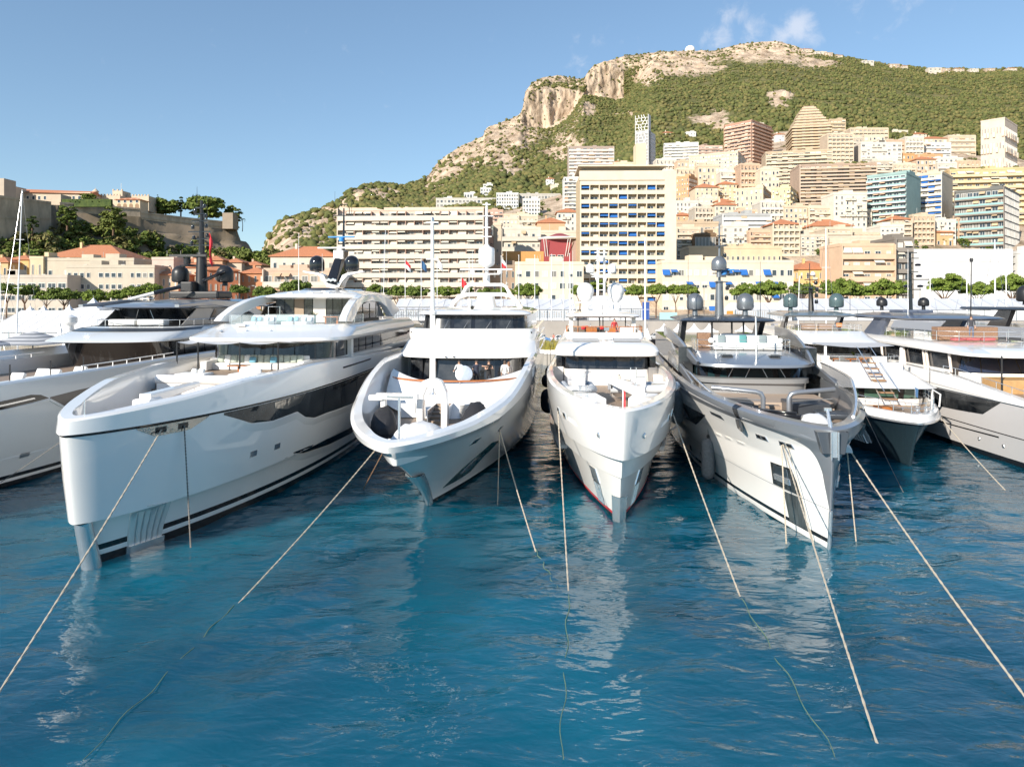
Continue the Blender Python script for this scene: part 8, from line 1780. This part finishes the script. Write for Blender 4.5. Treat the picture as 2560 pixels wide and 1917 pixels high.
# partly seen neighbours
def far_left():
    r = yroot(None, 'white yacht with striped grey sun awnings cut off by the left edge', pos=(-44.5, 34., 3.)); r.location.z = -.9; H = Hull(50, [(-1.2, 0, 3.2, 22, 2.2, 1.), (0, 0, 3.9, 20, 2.3, 1.), (2.6, -1.5, 4.1, 18, 2.4, .85), (3.6, -2, 4.1, 18, 2.4, .8)])
    hull_obj(r, H, [WHITE, BLACK], [1, 0, 0], 40); bulwark(r, H, .25, 3.4, 30)
    loft(r, 'main_house', [plan(3.4, 17, 46, 3.5, 1.6, 3), plan(4.4, 17, 46, 3.5, 1.6, 3), plan(6.2, 17.4, 46, 3.4, 1.6, 3)], [WHITE, mat('grey_panel', (.2, .2, .2), .5)], rowmats=[0, 1]); panes(r, plan(4.5, 17, 46, 3.5, 1.6, 3), plan(5.9, 17.3, 46, 3.42, 1.6, 3), [-.3, -.15, -.05, .05, .15, .22, .3, .38, .48, .6], m=mat('pale_glass', (.25, .3, .33), .08))
    loft(r, 'roof', [plan(6.2, 16, 47, 3.9, 1.8, 3), plan(6.35, 15.6, 47.3, 4.1, 1.8, 3), plan(7.0, 17.5, 46, 3.6, 1.6, 3)], [WHITE])
    STR = [mat('awning_grey', (.24, .25, .27), .8), CANV]
    for x, y in ((.6, 20.5), (3.0, 24.5)):
        b = MB(); n = 8
        for k in range(n): f0, f1 = k / n, (k + 1) / n; b.grid([[(s * lerp(2.4, .2, f) * sx, t * lerp(2.4, .2, f), lerp(0, 1.0, f)) for s, t, sx in ((-1, -1, 1), (1, -1, 1), (1, 1, 1), (-1, 1, 1))] for f in (f0, f1)], k % 2, False, True)
        b.tube([(0, 0, -1.2), (0, 0, 1.0)], .05, 6, 1); b.build('striped_parasol', STR, r, (x, y, 7.3))
    MB().lathe([(.5, 0), (.55, .6), (.4, 1.6), (.7, 1.9), (.7, 2.4), (.2, 2.6)], (2.2, 30, 7), 14).build('radar_mast', [WHITE], r)
far_left()
def far_right():
    r = yroot(None, 'dark grey yacht with black radome cut off by the right edge', pos=(47.6, 40., 4.)); H = Hull(50, [(-1.2, 0, 3.2, 22, 2.2, 1.), (0, 0, 3.9, 20, 2.3, 1.), (2.6, -1.5, 4.1, 18, 2.4, .85), (4.2, -2, 4.1, 18, 2.4, .8)])
    hull_obj(r, H, [GRAPH2, BLACK], [1, 0, 0], 40); bulwark(r, H, .25, 4, 30, TEAK, GRAPH)
    loft(r, 'main_house', [plan(4, 14, 46, 3.4, 2, 3), plan(6.4, 15, 46, 3.3, 2, 3)], [GLASS])
    loft(r, 'fly_house', [plan(6.4, 14, 46, 3.7, 2, 3), plan(6.7, 13.6, 46, 3.9, 2, 3), plan(7.6, 17, 46, 3.4, 2, 3)], [mat('mid_grey_paint', (.3, .3, .31), .35, coat=.4)])
    loft(r, 'hardtop', [plan(9.1, 20, 32, 3, 1.4, 3), plan(9.2, 19.4, 32, 3.4, 1.4, 3), plan(9.4, 20, 32, 3.2, 1.4, 3)], [GRAPH2])
    for s in (-1, 1): ribbon(r, 'hardtop_leg', [(26, 9.2), (28, 7.5)], [(24, 9.2), (25, 7.5)], s * 2.7, s * 3.1, BLACK)
    for s in (-1, 1): dome(r, s * 1.9, 24, 10.7, .75, MBLACK, .7, ped=.3)
far_right()

# ---------------------------------------------------------------- people
def loc2w(k, p):
    X, Y, th = YPOS[k]; c, s = math.cos(R(th)), math.sin(R(th))
    return Vector((X + p[0] * c + p[1] * s, Y - p[0] * s + p[1] * c, p[2]))
def xat(k, px, y):
    X, Y, th = YPOS[k]; c, s = math.cos(R(th)), math.sin(R(th)); a = (px - CX) / F
    return (a * (Y + y * c) - X - y * s) / (c + a * s)
def cloth(c): return mat('cloth_%02x%02x%02x' % tuple(int(v * 255) for v in c), c, .85, var=.12, vscale=8)
def hand(V, E, Rr, parent, tip, side):
    """palm and five unequal fingers rooted in it"""
    w = Vector(V[parent]); d = (Vector(tip) - w).normalized(); up = Vector((0, 0, 1)) if abs(d.z) < .8 else Vector((0, -1, 0)); sx = d.cross(up).normalized(); nn = sx.cross(d)
    V.append(tuple(w + d * .07)); Rr.append((.03, .016)); pi = len(V) - 1; E.append((parent, pi))
    for j, (off, L) in enumerate(((-.028, .06), (-.01, .07), (.01, .066), (.027, .052))):
        b = w + d * .09 + sx * off; m_ = b + d * L * .55 - nn * .006; t = m_ + d * L * .4 - nn * .018
        V.append(tuple(b)); Rr.append((.010, .010)); E.append((pi, len(V) - 1)); V.append(tuple(m_)); Rr.append((.009, .009)); E.append((len(V) - 2, len(V) - 1)); V.append(tuple(t)); Rr.append((.008, .008)); E.append((len(V) - 2, len(V) - 1))
    b = w + d * .04 + sx * .035 * side; t = b + d * .035 + sx * .03 * side
    V.append(tuple(b)); Rr.append((.011, .011)); E.append((pi, len(V) - 1)); V.append(tuple(t)); Rr.append((.009, .009)); E.append((len(V) - 2, len(V) - 1))
def person(label, pos, rz, top, bottom, hair, longhair=False, arms=None, h=1.75, crouch=0., sleeves=True, skin=(.55, .33, .23), group=None, turn=0.):
    q = thing('person', label, 'person', pos, rz, group)
    dz = -crouch
    V = [(0, .01, .95 + dz), (0, .015, 1.12 + dz), (0, 0, 1.32 + dz), (0, 0, 1.45 + dz), (0, -.012, 1.53 + dz), (0, -.02, 1.62 + dz), (0, -.02, 1.70 + dz)]
    Rr = [(.15, .11), (.135, .095), (.165, .11), (.10, .08), (.05, .052), (.075, .09), (.062, .075)]
    E = [(k, k + 1) for k in range(6)]
    roles = {}
    for s in (-1, 1):
        o = len(V); kn = (.12 * s, -.03 - crouch * .7, .5 - dz * -.35 if not crouch else .52); V += [(.095 * s, .01, .88 + dz), kn, (.12 * s, .03, .10), (.13 * s, -.11, .045)]; Rr += [(.095, .095), (.062, .062), (.042, .045), (.04, .032)]; E += [(0, o), (o, o + 1), (o + 1, o + 2), (o + 2, o + 3)]
    A = arms or (((-.24, .02, 1.16), (-.24, -.08, .92)), ((.24, .02, 1.16), (.24, -.08, .92)))
    for s, (el, wr) in zip((-1, 1), A):
        o = len(V); el = (el[0], el[1], el[2] + dz); wr = (wr[0], wr[1], wr[2] + dz)
        V += [(.18 * s, .0, 1.42 + dz), el, wr]; Rr += [(.062, .062), (.044, .044), (.03, .028)]; E += [(3, o), (o, o + 1), (o + 1, o + 2)]
        d = (Vector(wr) - Vector(el)).normalized(); hand(V, E, Rr, o + 2, tuple(Vector(wr) + d * .1), -s)
    sc = h / 1.75
    me = bpy.data.meshes.new('body'); me.from_pydata([(x * sc, y * sc, z * sc) for x, y, z in V], E, [])
    ob = bpy.data.objects.new('body_build', me); tmp = bpy.data.scenes.new('tmp'); tmp.collection.objects.link(ob)
    ob.modifiers.new('skin', 'SKIN'); sd = ob.modifiers.new('sub', 'SUBSURF'); sd.levels = 1; sd.render_levels = 1
    for k, (a, b) in enumerate(Rr): me.skin_vertices[0].data[k].radius = (a * sc, b * sc)
    me.skin_vertices[0].data[0].use_root = True
    tmp.view_layers[0].update(); dg = tmp.view_layers[0].depsgraph; m2 = bpy.data.meshes.new_from_object(ob.evaluated_get(dg)); bpy.data.objects.remove(ob); bpy.data.scenes.remove(tmp)
    m2.name = 'body'; m2.materials.clear()
    for m_ in (mat('skin_%d' % int(skin[0] * 100), skin, .55), cloth(top), cloth(bottom), MBLACK): m2.materials.append(m_)
    waist = (.95 + dz) * sc; neck = (1.49 + dz) * sc
    handc = [Vector(A[k][1]) * sc + Vector((0, 0, dz * sc)) for k in (0, 1)]
    for p in m2.polygons:
        c = p.center; p.use_smooth = True; arm = abs(c.x) > .2 * sc or c.y < -.16 * sc
        if c.z > neck and abs(c.x) < .12 * sc and c.y > -.16 * sc: p.material_index = 0
        elif min((c - a).length for a in handc) < (.13 if sleeves else .30) * sc and arm: p.material_index = 0
        elif c.z > waist or arm and c.z > .8 * sc + dz: p.material_index = 1
        elif c.z < .085 * sc: p.material_index = 3
        else: p.material_index = 2
    new('body', m2, q)
    hm = mat('hair_%02x%02x%02x' % tuple(int(v * 255) for v in hair), hair, .6)
    hz = (1.64 + dz) * sc; b = MB(); rows = []
    for j in range(7):
        a = j / 6 * 1.9; rows.append([(.088 * sc * math.sin(a) * math.cos(t), (-.012 + .102 * math.sin(a) * math.sin(t)) * sc + .012 * sc, hz + .118 * sc * math.cos(a) - (.06 * sc if math.sin(t) > -.3 and j > 4 else 0) + (.05 * sc if math.sin(t) < -.45 and j > 3 else 0)) for t in [2 * math.pi * k / 14 for k in range(14)]])
    b.grid(rows, 0, True, True)
    if longhair: b.grid([[(.085 * sc * math.cos(t), (.02 + .07 * math.sin(t)) * sc, hz - .02 - k * .08 * sc) for t in [math.pi * j / 8 for j in range(9)]] for k in range(5)], 0, True)
    b.build('hair', [hm], q)
    b = MB(); b.lathe([(.001, .03), (.012, .02), (.018, 0)], (0, -.115 * sc, hz - .02 * sc), 6, 0, axis=(0, -1, 0))
    for s in (-1, 1): b.lathe([(.001, .008), (.011, .004), (.013, 0)], (s * .032 * sc, -.103 * sc, hz + .005), 6, 1, axis=(0, -1, 0)); b.box((s * .082 * sc, -.015 * sc, hz - .02), (.014, .035, .055))
    b.box((0, -.102 * sc, hz - .062 * sc), (.045, .01, .01), 2); b.build('face', [mat('skin_%d' % int(skin[0] * 100), skin, .55), MBLACK, mat('lips', (.4, .15, .13), .5)], q)
    return q
def deckp(k, px, y, z): x = xat(k, px, y); return loc2w(k, (x, y, z))
DZ = 4.44
G2 = 'people on the white yacht with the slim foremast'
person('woman with long reddish hair in a grey top at the left rail', deckp(2, 955, 10.6, DZ), R(60), (.25, .26, .28), (.05, .05, .06), (.25, .09, .04), True, group=G2, h=1.66)
person('blond person in a blue shirt among the group at the left rail', deckp(2, 967, 11.2, DZ), R(30), (.12, .2, .5), (.06, .06, .08), (.5, .33, .15), False, (((-.24, -.05, 1.18), (-.1, -.25, 1.2)), ((.24, -.05, 1.18), (.1, -.25, 1.2))), group=G2)
person('person with fair hair standing behind the two at the left rail', deckp(2, 960, 12.0, DZ), R(10), (.08, .08, .1), (.05, .05, .05), (.6, .45, .25), True, group=G2, h=1.72)
person('person crouching in black behind the teak rail', deckp(2, 987, 10.6, DZ), R(-40), (.03, .03, .035), (.04, .04, .05), (.08, .05, .04), crouch=.5, group=G2)
person('man in white shirt holding up the round silver reflector', deckp(2, 1148, 11.0, DZ), 0, (.7, .7, .7), (.05, .06, .1), (.06, .04, .03), False, (((-.27, -.05, 1.2), (-.3, -.28, 1.12)), ((.3, -.08, 1.22), (.5, -.28, 1.28))), group=G2, h=1.78)
person('man in navy with his right arm stretched out pointing', deckp(2, 1191, 11.2, DZ), R(8), (.03, .035, .06), (.03, .03, .04), (.05, .035, .03), False, (((-.24, .02, 1.16), (-.2, -.12, .95)), ((.38, -.1, 1.38), (.62, -.16, 1.36))), group=G2, h=1.77, sleeves=False)
person('photographer in black holding a camera at his chest', deckp(2, 1222, 11.4, DZ), R(20), (.02, .02, .022), (.025, .025, .03), (.05, .035, .03), False, (((-.26, -.06, 1.18), (-.06, -.26, 1.26)), ((.26, -.06, 1.18), (.1, -.26, 1.24))), group=G2, h=1.76, sleeves=False)
person('man in loose white shirt seen from behind at the right rail', deckp(2, 1262, 10.8, DZ), R(160), (.74, .73, .7), (.2, .2, .22), (.07, .045, .03), False, group=G2, h=1.8)
person('woman with long brown hair beside the white shirted man', deckp(2, 1272, 11.4, DZ), R(200), (.6, .55, .5), (.1, .1, .12), (.22, .1, .05), True, group=G2, h=1.68)
rf = thing('photo_reflector', 'round silver photo reflector disc held on the foremast yacht', 'reflector', deckp(2, 1160, 10.55, DZ + .95))
MB().lathe([(.001, .02), (.5, .015), (.54, 0), (.5, -.015), (.001, -.02)], n=32, axis=(.1, -.96, .25)).build('disc', [mat('silver_foil', (.62, .68, .76), .35, metal=.4, bump=.5, bscale=3)], rf)
cm = thing('camera_rig', 'black camera held by the photographer', 'camera', deckp(2, 1223, 11.05, DZ + 1.2)); MB().box((0, 0, .06), (.15, .08, .11)).lathe([(.045, -.04), (.05, -.16)], (0, 0, .06), 10, axis=(0, 1, 0)).build('camera_body', [MBLACK], cm)
person('person with red top seated on the flybridge of the compact yacht', deckp(3, 1536, 22.2, 7.15), R(10), (.5, .05, .05), (.1, .1, .12), (.1, .06, .04), crouch=.25)
person('man in dark clothes standing on the flybridge at the right edge', deckp(6, 2428, 31.0, 7.1), R(-20), (.05, .05, .06), (.12, .14, .2), (.1, .06, .04))
for k, (px, Z, top, bot, lab) in enumerate(((1652, 141, (.7, .68, .65), (.1, .1, .15), 'visitor in white walking by the first peaked tent'), (1660, 143, (.3, .05, .05), (.08, .08, .1), 'visitor in dark red near the first peaked tent'), (1690, 140, (.1, .12, .2), (.2, .2, .22), 'visitor in navy between the peaked tents'), (1384, 140, (.6, .2, .15), (.1, .1, .12), 'visitor in red near the glazed marquee'), (1404, 138, (.1, .3, .5), (.6, .6, .58), 'visitor in blue near the glazed marquee'), (2318, 139, (.7, .7, .72), (.15, .2, .4), 'visitor in white under the far hardtop'), (2358, 141, (.2, .2, .3), (.1, .1, .1), 'visitor in grey under the far hardtop'))):
    person(lab, at(px, 0, Z) * Vector((1, 1, 0)) + Vector((0, 0, 1.6)), k * .9, top, bot, (.1, .06, .04), k % 2 == 0, group='visitors on the quay')

# ---------------------------------------------------------------- mooring lines
def mline(label, a, b, sag=.25, r=.035, m=ROPE, seg=16):
    a = Vector(a); b = Vector(b); d = b - a; o = a.copy()
    pts = [a.lerp(b, t / seg) - Vector((0, 0, sag * 4 * (t / seg) * (1 - t / seg))) - o for t in range(seg + 1)]
    g = MB()
    for j in range(2):                                    # two laid strands
        tw = []
        for i in range(len(pts) * 4 - 3):
            t = i / 4; k = min(int(t), len(pts) - 2); p = Vector(pts[k]).lerp(Vector(pts[k + 1]), t - k)
            an = i * 1.9 + j * math.pi; tw.append(p + Vector((math.cos(an) * r * .34, math.sin(an) * r * .22, math.sin(an) * r * .3)))
        g.tube(tw, r * .55, 6)
    q = tag(g.build('mooring_line', [m], None, o), label, 'rope', 'mooring lines from the bows'); return q
def hp(k, y, z, s, off=.05): return loc2w(k, (s * (HULLS[k].surf(y, z) + off), y, z))
def wp(px, py, z=-.05): Z = (CH - z) * F / (py - HY); return at(px, py, Z)
mline('pale mooring line from the largest yacht running off the lower left corner', hp(1, 1.5, 4.9, 1), wp(-80, 1850), .12, .045)
mline('grey rope hanging straight down the side of the largest yacht', hp(1, 2.45, 4.9, 1, .08), wp(477, 1372), .0, .04, ROPE2)
SUNK = mat('underwater_rope_green', (.10, .17, .12), .6, base2=(.16, .24, .15), vscale=3)  # green is the look of water over the rope, put into its colour
def sunken_run(q, a, b, seed):
    """submerged run of the line, laid in the surface of the opaque water"""
    rg = random.Random(seed); o = q.location; n = 26; d = b - a; sd = Vector((-d.y, d.x, 0)).normalized(); ph = rg.uniform(0, 6)
    pts = [a.lerp(b, t / n) + sd * .06 * math.sin(t * .8 + ph) * min(1, t / 4) - o for t in range(n + 1)]
    for k_, p_ in enumerate(pts): p_.z = .035 - .03 * k_ / n + .02 * math.sin(k_ * 1.3 + ph) - o.z
    MB().tube(pts, .018, 6, 0, .01).build('submerged_end', [SUNK], q)
sunken_run(mline('pale mooring line from the flared bow running to lower left', hp(2, -1.5, 3.3, -1), wp(585, 1520), .12, .042), wp(585, 1520), wp(205, 1905), 1)
mline('rusty rope end hanging beside the flared bow on the left', hp(2, -2.2, 3.2, -1, .02), wp(907, 1225), .0, .035, mat('rusty_rope', (.4, .22, .12), .9, var=.2, vscale=6))
mline('slack rope hanging straight down the right of the flared bow', hp(2, 3.3, 3.25, 1), wp(1244, 1262), .0, .03)
sunken_run(mline('taut pale line from the flared bow running down right', hp(2, 3.3, 3.25, 1), wp(1340, 1380), .1, .038), wp(1340, 1380), wp(1395, 1480), 4)
sunken_run(mline('nearly vertical pale line left of the compact yacht', hp(3, 4.2, 4.3, -1), wp(1422, 1490), .06, .038), wp(1422, 1490), wp(1402, 1905), 2)
sunken_run(mline('pale line running right from the compact yacht', hp(3, 4.2, 4.3, 1), wp(1856, 1505), .12, .042), wp(1856, 1505), wp(2090, 1900), 3)
mline('frayed rope hanging down the white flank of the graphite yacht', hp(4, 2.0, 3.75, -1), wp(1966, 1362), .0, .04)
mline('thin rope hanging close to the sharp stem of the graphite yacht', hp(4, 1.6, 3.75, -1, .08), wp(2036, 1362), .0, .026)
mline('long pale line from the graphite yacht to the bottom edge', hp(4, 1.8, 3.8, -1, .1), wp(2200, 1880), .12, .042)
mline('rope hanging at the right side of the sharp stem', hp(4, 1.6, 3.75, 1), wp(2141, 1360), .0, .036)
mline('long pale line from the graphite yacht to the lower right corner', hp(4, 1.9, 3.75, 1), wp(2600, 1790), .15, .045)
mline('thin dark line at the bow of the slate hulled yacht', hp(5, 1.0, 2.75, -1), wp(2262, 1238), .03, .025, ROPE2)
mline('pale line from the slate hulled yacht running down right', hp(5, 1.0, 2.75, 1), wp(2514, 1226), .08, .04)
mline('thin dark line at the left edge from the graphite roofed yacht', hp(0, 12.0, 3.0, 1) if False else at(152, 1104, 30), wp(-40, 1232), .03, .025, ROPE2)

# ---------------------------------------------------------------- fenders
for lab, px, py, Z, r_, h_ in (('largest black round fender between the flared bow and the compact yacht', 1371, 1002, 49, .55, 1.75), ('small black round fender above the largest one', 1368, 952, 51.5, .42, 1.0), ('black fender high between the two white yachts', 1376, 935, 54.5, .42, 1.3), ('black fender between the compact yacht and the graphite yacht', 1672, 960, 51, .4, 1.7), ('lower black fender behind the wedge window of the graphite yacht', 1682, 1000, 47, .3, 1.2)):
    p = at(px, py, Z); fender(lab, p.x, p.y, p.z, r_, h_, line=1.6)
for lab, y, z, s_, r_, h_ in (('long grey fender hanging near the middle of the graphite yacht', 10.2, 1.25, -1, .36, 2.3), ('long grey fender high on the graphite yacht behind its wedge window', 14.6, 3.4, -1, .40, 2.1)):
    p = hp(4, y, z, s_, r_ * 1.05); fender(lab, p.x, p.y, p.z, r_, h_, GFEND, line=.9)
p = hp(6, 27.6, 2.9, -1, .4); fender('dark grey fender on the warm grey yacht over its black window', p.x, p.y, p.z, .36, 1.5, mat('charcoal_fender', (.07, .075, .08), .8), line=1.6)

# ---------------------------------------------------------------- sailing boats moored at the quay behind
def sailboat(label, px, ytop, Z, lean=0., r=.11):
    b_ = at(px, 0, Z); h = at(px, ytop, Z).z; q = thing('sailing_boat', label, 'sailboat', (b_.x, Z, 0), 0, 'sailing boats behind the yachts'); H = Hull(11, [(-.5, 1, .5, 6, 2, 1), (0, .3, 1.4, 6, 2, .9), (.9, 0, 1.6, 5.5, 2, .85), (1.0, .1, 1.5, 5.4, 2, .85)], .3)
    g = MB(); rows = [H.line(i, 24, 1.6) for i in range(4)]; g.grid([[(x, y - 5, z) for x, y, z in rw] for rw in rows], 0, True); d = [(x, y - 5, z) for x, y, z in rows[-1]]; m_ = len(d) // 2; g.grid([d[:m_ + 1][::-1], d[m_:]], 0, False); g.build('hull', [WHITE], q)
    g = MB(); g.tube([(0, -.6, .9), (lean * h * .5, -.6, h * .5), (lean * h, -.5, h)], r, 8, 0, r * .6); g.build('mast', [WHITE2], q)
    g = MB(); g.tube([(0, -.6, 2.1), (0, 3.6, 2.3)], .08, 6); g.build('boom', [WHITE2], q); MB().bx(-.9, .9, -1.2, 1.8, .9, 1.5).build('cabin', [WHITE], q, bev=.12)
    for f in (.45, .72): MB().box((lean * h * f, -.6, h * f), (1.3, .06, .05)).build('spreader', [WHITE2], q)
    g = MB(); g.tube([(0, -4.6, 1.0), (lean * h, -.5, h)], .015, 4); g.tube([(0, 5, 1.0), (lean * h, -.5, h)], .015, 4); g.build('stays', [STEEL], q)
for a in (('sailing boat with tall leaning white mast at the far left', 46, 476, 104, .035), ('sailing boat with short mast at the left edge', 14, 655, 104, -.03, .08), ('sailing boat with thin mast in front of the long balconied block', 955, 570, 104, .03, .06), ('sailing boat with thick white mast right of the radar balls', 1611, 595, 103.5, 0, .16), ('sailing boat with tall thin mast behind the green radomes', 2061, 572, 104, 0, .1), ('sailing boat with mast in front of the sheeted building, leftmost', 2318, 684, 104, .01, .09), ('sailing boat with mast in the middle of the sheeted building', 2411, 662, 103, 0, .1), ('sailing boat with the tallest mast before the sheeted building', 2481, 600, 104, 0, .14), ('sailing boat with mast nearest the right edge', 2509, 690, 103, 0, .1), ('sailing boat with pale twin shadow mast left of the ochre house', 1988, 690, 104, .03, .09)): sailboat(*a)
